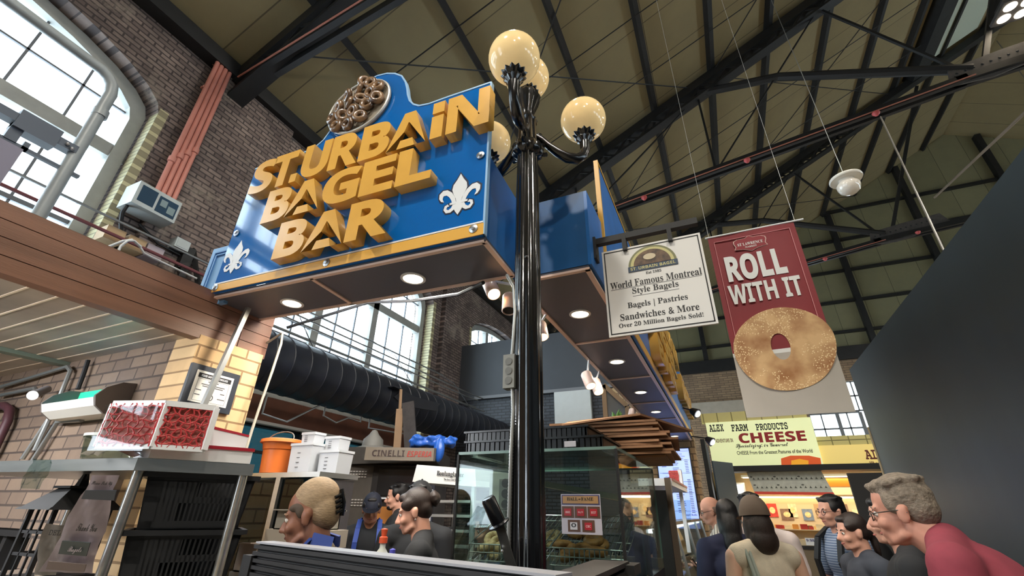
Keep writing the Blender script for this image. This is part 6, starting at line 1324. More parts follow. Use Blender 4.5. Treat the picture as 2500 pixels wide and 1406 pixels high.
for r, (z, y0) in enumerate(((1.022, YC - 0.2), (1.022, YC - 0.05), (1.322, YC + 0.16), (1.322, YC + 0.3))):
    x = 0.4
    while x < 2.6:
        w_, h_ = random.uniform(0.08, 0.16), random.uniform(0.06, 0.11); k = random.randrange(5)
        c = (x + w_ / 2, y0 + 0.05, z); b = MB()
        if random.random() < 0.4: b.prism([(x, y0), (x + w_, y0 + 0.02), (x + w_ * 0.6, y0 + 0.11)], (0, 0, z), (1, 0, 0), (0, 1, 0), 0, h_)
        else: b.box(x, x + w_, y0, y0 + 0.1, z, z + h_)
        b.bevel(0.006); tag(b.build('cheese_block', MCH[k], None, False, c), NMC[k] + (' in the front row of the cheese counter', ' in the second row of the cheese counter', ' at the front of the raised cheese shelf', ' at the back of the raised cheese shelf')[r], 'cheese', NMC[k] + 's ' + ('front row', 'second row', 'raised shelf front', 'raised shelf back')[r])
        x += w_ + random.uniform(0.01, 0.05)
for i, x in enumerate((0.92, 1.28)):
    t2 = thing('price_card', 'white price card on the cheese counter front, ' + ('left one' if i == 0 else 'right one reading 9.98'), 'price card', (x, YC - 0.3, 1.03)); cd = MB().box(x, x + 0.2, YC - 0.335, YC - 0.325, 1.03, 1.17).build('card', m_white, t2); text('lettering', '9.98', 'sans', (x + 0.02, YC - 0.335, 1.1), (1, 0, 0), Z, mat('navy_ink', (40, 44, 110), 0.5), cd, width=0.15, height=0.05, thick=0.003)
MPO = [((196, 168, 128), 'tan'), ((190, 60, 50), 'red'), ((120, 96, 80), 'brown'), ((222, 206, 170), 'cream'), ((110, 128, 150), 'blue grey')]
for k in range(9):
    col, nm = MPO[k % 5]; x = 0.45 + 0.24 * k + 0.03 * (k % 3); z = 1.5 + 0.06 * (k % 2); w_ = 0.17 + 0.04 * (k % 3); hh = 0.24 + 0.05 * (k % 2)
    t2 = thing('stall_card', nm + ' printed card standing behind the cheeses, number %s from the left' % ('one', 'two', 'three', 'four', 'five', 'six', 'seven', 'eight', 'nine')[k], 'card', (x, YC + 0.47, z), 'printed cards behind the cheeses')
    o = MB().box(x, x + w_, YC + 0.465, YC + 0.478, z, z + hh).build('card', mat('card_%s' % nm.replace(' ', '_'), col, 0.6, var=0.25, vscale=14), t2)
    MB().prism([(x + w_ / 2 + w_ * 0.3 * math.cos(a), z + hh / 2 + hh * 0.25 * math.sin(a)) for a in [2 * PI * j / 14 for j in range(14)]], (0, YC + 0.465, 0), (1, 0, 0), (0, 0, 1), 0, 0.004).build('picture', mat('card_motif', (226, 196, 140), 0.6, var=0.3, vscale=20), o)
t = thing('stall_shelf_sign', 'orange band board high at the right of the cheese stall', 'board', (2.4, YC + 0.9, 2.2)); MB().box(2.0, 3.2, YC + 0.9, YC + 0.95, 2.24, 2.42).build('panel', mat('orange_board', (226, 130, 40), 0.5, emit=0.15), t); MB().box(2.0, 3.2, YC + 0.9, YC + 0.94, 2.06, 2.22).build('white_band', mat('cream_band', (240, 226, 180), 0.5, emit=0.2), t)
t = thing('wall_display', 'pale picture panel behind the counter at the right of the cheese stall', 'panel', (2.5, YC + 0.9, 1.2)); MB().box(2.0, 3.2, YC + 0.9, YC + 0.93, 1.1, 2.04).build('panel', mat('pale_display', (206, 190, 156), 0.6, var=0.2, vscale=5), t)
MB().prism([(2.42 + 0.12 * math.cos(a), 1.62 + 0.16 * math.sin(a)) for a in [2 * PI * j / 8 + 0.39 for j in range(8)]], (0, YC + 0.9, 0), (1, 0, 0), (0, 0, 1), 0, 0.01).build('octagon_picture', mat('dark_portrait', (96, 66, 44), 0.5, col2=(190, 120, 70), var=0.1, vscale=9), t)
t = thing('oval_logo_board', 'red oval crest plaque beside the valance', 'plaque', (2.2, YC + 0.85, 1.95)); MB().prism([(2.2 + 0.1 * math.cos(a), 1.95 + 0.06 * math.sin(a)) for a in [2 * PI * j / 20 for j in range(20)]], (0, YC + 0.88, 0), (1, 0, 0), (0, 0, 1), 0, 0.015).build('plate', mat('oval_brown', (130, 60, 44), 0.5), t)
t = thing('kitchen_panel', 'brown panel behind the left end of the cheese counter', 'panel', (0.1, YC + 0.6, 0)); MB().box(-0.35, 0.26, YC + 0.3, YC + 0.33, 0, 2.05).build('panel', mat('brown_panel', (110, 92, 78), 0.5), t)
t = thing('bright_fridge', 'bright white glass door fridge behind the brown panel of the cheese stall', 'fridge', (0.0, YC + 1.2, 0)); MB().box(-0.35, 0.35, YC + 1.0, YC + 1.5, 0, 2.35).build('body', m_white, t); MB().box(-0.3, 0.3, YC + 0.985, YC + 1.0, 1.0, 2.3).build('lit_door', emit_mat('fridge_white', (226, 234, 240), 0.8), t)
t = thing('black_screen_board', 'tall black board standing in front of the cheese stall beside the dark panel wall', 'board', (2.2, 8.5, 0)); q = px4(((2068, 1155), (2205, 1150), (2230, 1300), (2100, 1320)), 'y', 8.6); MB().box(q[0].x, 3.2, 8.6, 8.66, 0, q[0].z).build('panel', m_blackm, t)
MB().box(q[0].x + 0.45, q[0].x + 0.75, 8.59, 8.6, q[0].z - 0.1, q[0].z - 0.02).build('label_strip', mat('grey_strip', (120, 124, 128), 0.5), t)
t = thing('entry_door', 'dark green-black door leaf standing open left of the cheese stall', 'door', (-0.2, 11.2, 0)); b = MB(); slab(b, [(-0.28, 11.0, 0), (0.1, 11.6, 0), (0.1, 11.6, 2.62), (-0.28, 11.0, 2.62)], (0.03, -0.02, 0)); b.build('leaf', mat('green_black', (24, 34, 32), 0.5), t)
# ---- ceiling lamps and rods
c = pix(2070, 450, 'y', 6.5)
t = thing('bell_lamp', 'white enamel dome lamp with a glass ball hanging from the roof', 'ceiling lamp', c)
MB().lathe([(0.195, 0.07), (0.205, 0.085), (0.2, 0.11), (0.14, 0.14), (0.07, 0.15), (0.03, 0.18), (0.0, 0.19)], c, 32).lathe([(0.19, 0.072), (0.12, 0.085), (0.1, 0.1)], c, 32).build('dome', mat('white_enamel', (226, 222, 212), 0.25, coat=0.4), t, True)
MB().lathe([(0.0, -0.17), (0.07, -0.155), (0.12, -0.115), (0.14, -0.06), (0.145, -0.02), (0.12, 0.02), (0.1, 0.05), (0.1, 0.09)], c, 32).build('glass_ball', mat('opal_glass', (222, 214, 202), 0.15, coat=0.5), t, True)
MB().tube([c + Z * 0.18, Vector((c.x, c.y, roofz(c.x)))], 0.005, 6).build('stem', m_zinc, t, True)
HB = pix(2480, 25, 'y', 9.6)
def highbay(c, lab):
    t = thing('highbay_lamp', lab, 'lamp', c, 'high bay lamps'); c = Vector(c)
    MB().box(c.x - 0.3, c.x + 0.3, c.y - 0.3, c.y + 0.3, c.z, c.z + 0.08).box(c.x - 0.05, c.x + 0.05, c.y - 0.05, c.y + 0.05, c.z + 0.08, c.z + 0.2).build('housing', m_dust, t)
    for sx in (-1, 1):
        for sy in (-1, 1): MB().lathe([(0.0, -0.012), (0.1, -0.01), (0.11, 0.0)], (c.x + sx * 0.14, c.y + sy * 0.14, c.z), 16).build('lens', emit_mat('highbay_led', (255, 236, 206), 12.0), t, True)
    MB().tube([c + Z * 0.2, Vector((c.x, c.y, roofz(c.x) if c.x < XR else roofz(XR) - SLOPE * (c.x - XR)))], 0.014, 6).build('stem', m_zinc, t, True)
highbay(HB, 'cluster of four bright round lamps by the truss at the upper right corner')
for p in HIGHBAY_FILL: highbay(p[:3], 'added high bay fill lamp under the hall roof, outside the picture')  # fixture bodies for the added fill lamps, all out of view
t = thing('drop_rod', 'thin pale steel rod dropping from the truss to the dark panel wall', 'rod', pix(2300, 605, 'x', 1.72)); MB().tube([pix(2150, 285, 'y', 5.2), pix(2304, 612, 'x', 1.73)], 0.008, 8).build('rod', mat('dull_rod', (96, 92, 86), 0.4, metal=0.4), t, True)
t = thing('diagonal_pole', 'long brown pole slanting under the roof at the right', 'pole', pix(2280, 490, 'y', 12)); MB().tube([pix(2282, 482, 'y', 14), pix(2520, 258, 'y', 9)], 0.03, 8).build('pole', mat('brown_grey_pole', (112, 98, 82), 0.6), t, True)

# street side: a red parasol and a clipped hedge seen through the low windows
t = thing('parasol', 'red parasol on the street outside the low window behind the stall', 'parasol', (-10.0, 7.6, 0)); MB().cyl((-10, 7.6, 0), (-10, 7.6, 2.1), 0.025).build('pole', m_white, t, True)
MB().lathe([(1.1, 1.62), (0.75, 1.82), (0.35, 1.98), (0.0, 2.1), (0.0, 2.08), (0.35, 1.96), (0.75, 1.8)], (-10, 7.6, 0), 8).build('canopy', mat('parasol_red', (206, 44, 48), 0.7), t)
t = thing('added_panel_lamp', 'added flat ceiling lamp inside the cheese stall, behind the lit sign', 'ceiling lamp', (1.6, YC + 1.0, 2.47)); MB().box(0.3, 2.9, YC + 0.8, YC + 1.2, 2.47, 2.52).build('housing', m_white, t); MB().box(0.34, 2.86, YC + 0.84, YC + 1.16, 2.462, 2.47).build('diffuser', emit_mat('warm_diffuser', (255, 226, 180), 2.0), t)  # lamp body added to go with the unseen stall fill light
MB().tube([(1.0, YC + 1.0, 2.52), (1.0, YC + 1.0, 2.66)], 0.01, 6).build('stem', m_zinc, t, True)
# ================================================================== PEOPLE
def skin(n, c): return mat('skin_' + n, c, 0.5, var=0.05, vscale=18, spec=0.35)
SK = {'fair': skin('fair', (214, 160, 138)), 'pale': skin('pale', (222, 178, 154)), 'tan': skin('tan', (190, 138, 108)), 'brown': skin('brown', (132, 88, 68)), 'ruddy': skin('ruddy', (196, 142, 122))}
m_hairb = mat('black_hair', (24, 21, 22), 0.42, var=0.4, vscale=40, stretch=(6, 6, 1), bump=0.25, bscale=90)
m_hairbr = mat('dark_brown_hair', (44, 32, 27), 0.45, var=0.4, vscale=40, stretch=(6, 6, 1), bump=0.25, bscale=90)
m_hairg = mat('grey_brown_hair', (122, 110, 96), 0.7, var=0.35, vscale=60, bump=0.8, bscale=70)
m_hairbl = mat('ash_blonde_hair', (158, 134, 104), 0.6, var=0.25, vscale=50, stretch=(1, 1, 5), bump=0.3, bscale=80)
m_eyew = mat('eye_white', (226, 222, 216), 0.25); m_iris = mat('eye_iris', (42, 30, 24), 0.2)
def lips_mat(k): return mat('lips_' + k, {'fair': (186, 108, 98), 'pale': (190, 110, 104), 'tan': (160, 92, 82), 'brown': (104, 58, 54), 'ruddy': (182, 106, 96)}[k], 0.45)
def remesh(o, v, it=4):
    r = o.modifiers.new('r', 'REMESH'); r.mode = 'VOXEL'; r.voxel_size = v; r.use_smooth_shade = True
    s = o.modifiers.new('s', 'SMOOTH'); s.factor = 0.5; s.iterations = it
    return o
class Blob(MB):
    def cap(self, a, b, r0, r1, n=14):
        a, b = Vector(a), Vector(b); self.ball(a, r0, n, 8); self.ball(b, r1, n, 8)
        if (b - a).length > 1e-4: self.tube([a, b], [r0, r1], n)
        return self
def person(label, top, depth, facing, sk='fair', top_m=None, sleeve='short', legs_m=None, hair=('short', None), lean=0.0, pitch=0.0, yaw=0.0, arms=None, vox=0.011, build=1.0, extra=None, roll=0.0, beard=False, smile=False, drop=0.008, fwd=0.004):
    P0 = dep(top[0], top[1], depth)
    L = math.radians(lean); pt, yw, rl = math.radians(pitch), math.radians(yaw), math.radians(roll)
    f = Vector((facing[0], facing[1], 0)).normalized(); r = Vector((f.y, -f.x, 0))
    hipz = 0.52
    def T(p):          # lean the trunk about the hips (units of H)
        x, y, z = p
        if z <= hipz: return Vector((x, y, z))
        dz = z - hipz; return Vector((x, y * math.cos(L) + dz * math.sin(L), hipz + dz * math.cos(L) - y * math.sin(L)))
    hs = 0.1365 / 0.237                   # head height in H
    Rh = Matrix.Rotation(-yw, 3, 'Z') @ Matrix.Rotation(-(pt), 3, 'X') @ Matrix.Rotation(rl, 3, 'Y')
    piv = T((0, 0.004 + fwd, 0.862 - drop))
    def Hd(p): return piv + Rh @ (Vector(p) * hs)
    topl = Hd((0, -0.015, 0.237)); H = P0.z / topl.z
    base = Vector((P0.x, P0.y, 0)) - (r * topl.x + f * topl.y) * H
    M = Matrix(((r.x, f.x, 0, base.x), (r.y, f.y, 0, base.y), (0, 0, 1, 0), (0, 0, 0, 1)))
    def Wd(p): return M @ (Vector(p) * H)
    RM = Matrix(((r.x, f.x, 0), (r.y, f.y, 0), (0, 0, 1)))
    RT = RM @ Matrix.Rotation(-L, 3, 'X'); RH = RM @ Rh
    root = thing('person', label, 'person', base)
    B = build
    def torso(b, k):
        b.ball(Wd(T((0, 0.004, 0.73))), (H * (0.094 * B + k), H * (0.062 * B + k), H * (0.1 + k)), 20, 12, RT)
        b.ball(Wd(T((0, 0.0, 0.625))), (H * (0.083 * B + k), H * (0.062 * B + k), H * (0.09 + k)), 20, 12, RT)
        b.ball(Wd(T((0, -0.004, 0.54))), (H * (0.094 * B + k), H * (0.068 * B + k), H * (0.065 + k)), 20, 12, RT)
        b.cap(Wd(T((-0.092 * B, 0, 0.795))), Wd(T((0.092 * B, 0, 0.795))), H * (0.036 + k), H * (0.036 + k))
        for s in (-1, 1): b.cap(Wd(T((0.0 * s, -0.01, 0.832))), Wd(T((0.095 * s * B, -0.004, 0.806))), H * (0.03 + k), H * (0.028 + k))
    arms = arms or {}
    AP = []
    for s, key in ((-1, 'l'), (1, 'r')):
        ua, fa = arms.get(key, ((0.18, 0.0, -1), (0.05, 0.22, -1)))
        sh = T((0.112 * s * B, -0.002, 0.795)); u = Vector((ua[0] * s, ua[1], ua[2])).normalized(); v = Vector((fa[0] * s, fa[1], fa[2])).normalized()
        el = sh + u * 0.172; wr = el + v * 0.148; AP.append((s, sh, el, wr, u, v))
    b = Blob(); torso(b, -0.008)
    b.cap(Wd(T((0, -0.006, 0.81))), Wd(Hd((0, -0.018, 0.05))), H * 0.036 * (0.5 + B / 2), H * 0.034)
    # head
    h = H * hs
    def hb(c, rr): b.ball(Wd(Hd(c)), tuple(h * x for x in rr), 20, 14, RH)
    def hc(a, c, r0, r1): b.cap(Wd(Hd(a)), Wd(Hd(c)), h * r0, h * r1, 10)
    hb((0, -0.012, 0.145), (0.074, 0.096, 0.091)); hb((0, 0.03, 0.09), (0.06, 0.062, 0.085)); hb((0, 0.04, 0.036), (0.047, 0.046, 0.036)); hb((0, 0.076, 0.018), (0.02, 0.016, 0.015))
    hc((0, 0.09, 0.118), (0, 0.113, 0.079), 0.0085, 0.0125); hb((0.012, 0.1, 0.074), (0.009, 0.011, 0.008)); hb((-0.012, 0.1, 0.074), (0.009, 0.011, 0.008))
    hc((-0.04, 0.077, 0.131), (0.04, 0.077, 0.131), 0.011, 0.011); hb((0, 0.083, 0.047), (0.028, 0.014, 0.02))
    for s in (-1, 1):
        hb((0.038 * s, 0.064, 0.078), (0.024, 0.026, 0.022)); hb((0.077 * s, -0.006, 0.098), (0.009, 0.02, 0.032)); hb((0.08 * s, -0.014, 0.112), (0.009, 0.013, 0.017)); hc((0.05 * s, 0.02, 0.035), (0.03 * s, 0.06, 0.02), 0.016, 0.014)
    # arms and hands
    for s, sh, el, wr, u, v in AP:
        b.cap(Wd(sh), Wd(el), H * 0.029, H * 0.023); b.cap(Wd(el), Wd(wr), H * 0.024, H * 0.0155)
        side = Vector((s, 0, 0)); n_ = v.cross(side)
        if n_.length < 0.1: n_ = Vector((0, 1, 0))
        n_.normalize(); w_ = n_.cross(v).normalized()
        pc_ = wr + v * 0.03
        Rp = RM @ Matrix((w_, v, n_)).transposed()
        b.ball(Wd(pc_), (H * 0.024, H * 0.034, H * 0.011), 14, 8, Rp)
        for i, (o, ln) in enumerate(((-0.0175, 0.034), (-0.006, 0.041), (0.006, 0.038), (0.0175, 0.029))):
            k0 = pc_ + v * 0.026 + w_ * o; k1 = k0 + v * ln * 0.55 + n_ * 0.004; k2 = k1 + v * ln * 0.4 + n_ * 0.016
            b.cap(Wd(k0), Wd(k1), H * 0.0056, H * 0.005, 8); b.cap(Wd(k1), Wd(k2), H * 0.005, H * 0.0042, 8)
        t0 = pc_ - v * 0.012 - w_ * 0.02; t1 = t0 - w_ * 0.016 + v * 0.016; b.cap(Wd(t0), Wd(t1), H * 0.0068, H * 0.006, 8); b.cap(Wd(t1), Wd(t1 + v * 0.022 + n_ * 0.006), H * 0.006, H * 0.0048, 8)
    for s in (-1, 1):
        b.cap(Wd((0.05 * s, 0, 0.5)), Wd((0.052 * s, 0.006, 0.285)), H * 0.042, H * 0.03); b.cap(Wd((0.052 * s, 0.006, 0.285)), Wd((0.054 * s, -0.012, 0.05)), H * 0.029, H * 0.019)
    remesh(b.build('body', SK[sk], root, True), vox if H > 0 else vox, 3)
    # face details
    for s in (-1, 1):
        e = MB().ball(Wd(Hd((0.031 * s, 0.0785, 0.112))), h * 0.0105, 12, 8).build('eye', m_eyew, root, True)
        MB().ball(Wd(Hd((0.031 * s, 0.0822, 0.112))), h * 0.0082, 10, 6).build('iris', m_iris, e, True)
        MB().tube([Wd(Hd((0.016 * s, 0.0865, 0.1305))), Wd(Hd((0.034 * s, 0.0865, 0.1365))), Wd(Hd((0.05 * s, 0.072, 0.131)))], [h * 0.003, h * 0.0042, h * 0.002], 6).build('eyebrow', hair[1] or m_hairbr, root, True)
    MB().tube([Wd(Hd((-0.022, 0.088, 0.048 + (0.004 if smile else 0)))), Wd(Hd((0, 0.0975, 0.047))), Wd(Hd((0.022, 0.088, 0.048 + (0.004 if smile else 0))))], [h * 0.003, h * 0.006, h * 0.003], 8).build('lips', lips_mat(sk), root, True)
    # clothes
    if top_m:
        b = Blob(); torso(b, 0.006)
        for s, sh, el, wr, u, v in AP:
            if sleeve == 'short': e2 = sh + u * 0.115; b.cap(Wd(sh), Wd(e2), H * 0.042, H * 0.037)
            elif sleeve == 'long': b.cap(Wd(sh), Wd(el), H * 0.04, H * 0.033); b.cap(Wd(el), Wd(wr - v * 0.01), H * 0.033, H * 0.025)
        for k in (0.5, 0.46): b.ball(Wd((0, 0, k)), (H * 0.1 * B, H * 0.074 * B, H * 0.05), 18, 10)
        remesh(b.build('shirt', top_m, root, True), max(vox, 0.01), 5)
    b = Blob()
    for s in (-1, 1): b.cap(Wd((0.05 * s, 0, 0.49)), Wd((0.053 * s, 0.006, 0.285)), H * 0.053, H * 0.04); b.cap(Wd((0.053 * s, 0.006, 0.285)), Wd((0.055 * s, -0.01, 0.06)), H * 0.039, H * 0.032)
    b.ball(Wd((0, -0.003, 0.5)), (H * 0.1 * B, H * 0.074 * B, H * 0.05), 16, 10)
    remesh(b.build('trousers', legs_m or mat('dark_trousers', (40, 42, 50), 0.8), root, True), 0.016, 4)
    for s in (-1, 1):
        b = Blob(); b.cap(Wd((0.055 * s, -0.02, 0.022)), Wd((0.06 * s, 0.085, 0.018)), H * 0.022, H * 0.02); b.ball(Wd((0.055 * s, -0.012, 0.045)), (H * 0.024, H * 0.028, H * 0.03)); remesh(b.build('shoe', mat('dark_shoe', (34, 32, 32), 0.6), root, True), 0.012, 3)
    # hair
    kind, hm = hair[0], hair[1] or m_hairbr
    if kind != 'bald':
        b = Blob()
        def q(c, rr): b.ball(Wd(Hd(c)), tuple(h * x for x in rr), 20, 12, RH)
        if kind == 'tall': q((0, -0.034, 0.172), (0.081, 0.096, 0.088)); q((0, -0.062, 0.12), (0.077, 0.068, 0.085))
        else: q((0, -0.022, 0.156), (0.0795, 0.095, 0.09)); q((0, -0.05, 0.115), (0.0755, 0.064, 0.07))
        if kind in ('short', 'curly'):
            for k in range(26 if kind == 'curly' else 14):
                a = 2 * PI * k / (26 if kind == 'curly' else 14); rr = 0.045 + 0.03 * ((k * 7) % 5) / 4; q((rr * math.cos(a), -0.02 + rr * 1.15 * math.sin(a), 0.222 - rr * 0.22 + 0.004 * (k % 3)), (0.019, 0.019, 0.013))
            q((0, 0.05, 0.2), (0.052, 0.026, 0.022))
            for s in (-1, 1): q((0.066 * s, 0.01, 0.14), (0.014, 0.03, 0.04))
        if kind == 'long':
            q((0, -0.07, 0.05), (0.074, 0.052, 0.13)); q((0, -0.078, -0.06), (0.07, 0.042, 0.13))
            for s in (-1, 1): q((0.062 * s, -0.02, 0.06), (0.024, 0.05, 0.12))
        if kind == 'bob': q((0, -0.065, 0.06), (0.08, 0.056, 0.11)); q((0, -0.072, -0.01), (0.088, 0.05, 0.085)); [q((0.066 * s, -0.02, 0.05), (0.024, 0.048, 0.1)) for s in (-1, 1)]
        if kind in ('bun', 'tied'): 
            for s in (-1, 1): q((0.06 * s, 0.02, 0.155), (0.022, 0.05, 0.035))
            q((0, 0.05, 0.2), (0.05, 0.032, 0.026))
        if kind == 'tied': q((0, -0.11, 0.1), (0.035, 0.03, 0.05)); q((0, -0.12, 0.02), (0.03, 0.022, 0.08))
        ho = remesh(b.build('hair', hm, root, True), 0.009 if depth < 3.4 else 0.012, 2)
        if kind == 'bun':
            bb = Blob(); bb.ball(Wd(Hd((0, -0.125, 0.15))), h * 0.042, 14, 10)
            for k in range(9): a = 2 * PI * k / 9; bb.ball(Wd(Hd((0.03 * math.cos(a), -0.13, 0.15 + 0.03 * math.sin(a)))), h * 0.02, 8, 6)
            bo = remesh(bb.build('bun', hm, ho, True), 0.007, 1)
    else:
        b = Blob()
        for s in (-1, 1): b.ball(Wd(Hd((0.062 * s, -0.03, 0.115))), tuple(h * x for x in (0.02, 0.045, 0.035)), 14, 8, RH)
        b.ball(Wd(Hd((0, -0.07, 0.1))), tuple(h * x for x in (0.06, 0.042, 0.05)), 14, 8, RH); remesh(b.build('hair', hm, root, True), 0.012, 3)
    if extra: extra(dict(root=root, W=Wd, Hd=Hd, T=T, H=H, h=h, RH=RH, RT=RT, RM=RM, AP=AP, B=B, torso=torso))
    return root
# clothing extras
def glasses(m=None):
    def fn(c):
        W_, Hd, h = c['W'], c['Hd'], c['h']; m_ = m or m_black; b = MB()
        for s in (-1, 1):
            pts = [W_(Hd((0.032 * s + 0.023 * math.cos(a), 0.1 - 0.006 * abs(math.cos(a)), 0.108 + 0.017 * math.sin(a)))) for a in [2 * PI * k / 16 for k in range(16)]]
            b.tube(pts, h * 0.0022, 6, closed=True); b.tube([W_(Hd((0.054 * s, 0.094, 0.113))), W_(Hd((0.078 * s, 0.06, 0.114))), W_(Hd((0.083 * s, -0.01, 0.114))), W_(Hd((0.082 * s, -0.022, 0.102)))], h * 0.0022, 6)
        b.tube([W_(Hd((-0.01, 0.104, 0.112))), W_(Hd((0.01, 0.104, 0.112)))], h * 0.002, 6)
        g = b.build('glasses', m_, c['root'], True)
    return fn
def cap(m, brim_yaw=0.0):
    def fn(c):
        W_, Hd, h, RH = c['W'], c['Hd'], c['h'], c['RH']; b = MB(); n = 24; rows = []
        for i in range(8):
            t = PI / 2 * i / 7.0
            rows.append([b.b.verts.new(W_(Hd((0.0895 * math.cos(t) ** 0.85 * math.cos(2 * PI * k / n), -0.018 + 0.11 * math.cos(t) ** 0.85 * math.sin(2 * PI * k / n), 0.13 + 0.128 * math.sin(t)))) ) for k in range(n)])
        for A_1, B_1 in zip(rows, rows[1:]):
            for k in range(n): b.b.faces.new((A_1[k], A_1[(k + 1) % n], B_1[(k + 1) % n], B_1[k]))
        bmesh.ops.remove_doubles(b.b, verts=b.b.verts, dist=1e-4); bmesh.ops.solidify(b.b, geom=b.b.faces[:], thickness=h * 0.006)
        co = b.build('cap', m, c['root'], 60)
        b = MB(); A_, B_ = [], []
        for k in range(13):
            a = PI * k / 12; A_.append(W_(Hd((0.084 * math.cos(a), -0.01 + 0.1 * math.sin(a), 0.136)))); B_.append(W_(Hd((0.082 * math.cos(a), 0.02 + 0.165 * math.sin(a), 0.132 - 0.014 * math.sin(a)))))
        va = [b.b.verts.new(p) for p in A_]; vb = [b.b.verts.new(p) for p in B_]
        for k in range(12): b.b.faces.new((va[k], va[k + 1], vb[k + 1], vb[k]))
        bmesh.ops.solidify(b.b, geom=b.b.faces[:], thickness=h * 0.006); b.build('brim', m, co, True)
        MB().ball(W_(Hd((0, -0.018, 0.26))), h * 0.008, 8, 6).build('button', m, co, True)
    return fn
def straps(m, w=0.02, apron=None):
    def fn(c):
        W_, T, H, Hd = c['W'], c['T'], c['H'], c['Hd']
        for s in (-1, 1):
            p = [T((0.035 * s, -0.05, 0.845)), T((0.052 * s, -0.01, 0.865)), T((0.055 * s, 0.04, 0.83)), T((0.058 * s, 0.078, 0.77)), T((0.06 * s, 0.082, 0.7))]
            b = MB(); 
            for a, d in zip(p, p[1:]): b.bar(W_(a), W_(d), H * w, H * 0.006, up=c['RT'] @ Vector((0, 1, 0.3)))
            b.build('apron_strap', m, c['root'])
        if apron:
            b = MB(); n = 10; rows = []
            for z in (0.72, 0.65, 0.58, 0.5, 0.4, 0.33):
                rows.append([b.b.verts.new(W_(T(((0.08 if z < .7 else 0.06) * math.sin(t), 0.084 * math.cos(t) * c['B'] + 0.006, z)))) for t in [-1.3 + 2.6 * k / n for k in range(n + 1)]])
            for A_1, B_1 in zip(rows, rows[1:]):
                for k in range(n): b.b.faces.new((A_1[k], A_1[k + 1], B_1[k + 1], B_1[k]))
            bmesh.ops.solidify(b.b, geom=b.b.faces[:], thickness=H * 0.004); b.build('apron', apron, c['root'], True)
    return fn
def both(*fs): return lambda c: [f(c) for f in fs]
m_navyt = mat('navy_tee', (34, 38, 64), 0.85, var=0.1); m_blackt = mat('black_tee', (28, 30, 34), 0.85, var=0.15, vscale=10); m_blue_ap = mat('blue_apron', (46, 72, 150), 0.7)
m_olive = mat('taupe_tee', (122, 110, 92), 0.85, var=0.08); m_beige = mat('beige_linen', (206, 194, 172), 0.85, var=0.08, vscale=30, bump=0.2, bscale=200)
m_whitet = mat('white_tee', (222, 208, 204), 0.85, var=0.04); m_red = mat('maroon_tee', (132, 50, 64), 0.85, var=0.1, vscale=14, bump=0.15, bscale=30); m_chart = mat('charcoal_tee', (58, 62, 72), 0.85, var=0.1)
m_stripe = stripe_mat('striped_cream_shirt', (214, 206, 190), (128, 118, 108), 34, 'x', 0.62); m_bst = stripe_mat('striped_blue_tee', (92, 110, 140), (150, 164, 184), 55, 'z', 0.6)
WORK = {'l': ((0.25, 0.35, -1), (-0.1, 1, 0.1)), 'r': ((0.25, 0.35, -1), (-0.1, 1, 0.1))}
def clip(c):
    W_, Hd, h = c['W'], c['Hd'], c['h']; cl = MB()
    for s in (-1, 1):
        for k in range(4): cl.tube([W_(Hd((0.008 * s, -0.13, 0.165 - 0.02 * k))), W_(Hd((0.03 * s, -0.137, 0.16 - 0.02 * k))), W_(Hd((0.044 * s, -0.118, 0.155 - 0.02 * k)))], h * 0.007, 8)
    cl.tube([W_(Hd((0, -0.136, 0.185))), W_(Hd((0, -0.142, 0.13))), W_(Hd((0, -0.13, 0.08)))], h * 0.01, 8); cl.build('hair_clip', m_black, c['root'], True)
def hoodband(c):
    W_, Hd, h = c['W'], c['Hd'], c['h']
    for s in (-1, 1):
        b = Blob(); b.ball(W_(Hd((0.0585 * s, 0.032, 0.15))), tuple(h * x for x in (0.014, 0.034, 0.018)), 14, 8, c['RH']); b.ball(W_(Hd((0.066 * s, 0.016, 0.132))), tuple(h * x for x in (0.012, 0.02, 0.03)), 14, 8, c['RH'])
        remesh(b.build('hairline', mat('dark_taupe', (74, 60, 48), 0.7), c['root'], True), 0.007, 3)
person('worker with ash-blonde hair in a black claw clip, looking down behind the slatted counter', (762, 1180), 1.95, (-0.86, -0.5), 'brown', m_olive, 'short', None, ('tall', m_hairbl), lean=14, pitch=14, arms={'l': ((0.2, 0.1, -1), (0.0, 0.3, -1)), 'r': ((0.1, 0.7, -0.7), (-0.1, 1, 0.35))}, vox=0.007, extra=both(clip, hoodband, straps(m_blue_ap, 0.026)))
person('worker in black with dark hair in a bun, looking down, left of the lamp post', (1010, 1193), 2.75, (-0.87, -0.5), 'fair', m_blackt, 'long', None, ('bun', m_hairbr), lean=8, pitch=16, arms=WORK, vox=0.007, extra=lambda c: MB().ball(c['W'](c['Hd']((-0.08, -0.004, 0.066))), 0.006, 8, 6).build('earring', m_silver, c['root'], True))
person('worker in a navy cap and blue apron facing us in front of the oven', (912, 1207), 4.2, (0.6, -0.8), 'tan', m_blackt, 'short', None, ('tied', m_hairb), lean=6, pitch=12, arms=WORK, vox=0.01, extra=both(cap(mat('navy_cap', (28, 32, 48), 0.7)), straps(m_blue_ap, 0.024, m_blue_ap)))
person('dark-haired bearded man in black in profile beside the oven', (972, 1178), 4.75, (-0.8, -0.6), 'fair', m_blackt, 'short', None, ('short', m_hairb), pitch=8, arms=WORK, vox=0.01, extra=lambda c: remesh((lambda b: (b.ball(c['W'](c['Hd']((0, 0.06, 0.022))), tuple(c['h'] * x for x in (0.042, 0.04, 0.026)), 14, 8, c['RH']), b.build('beard', m_hairb, c['root'], True))[1])(Blob()), 0.009, 2))
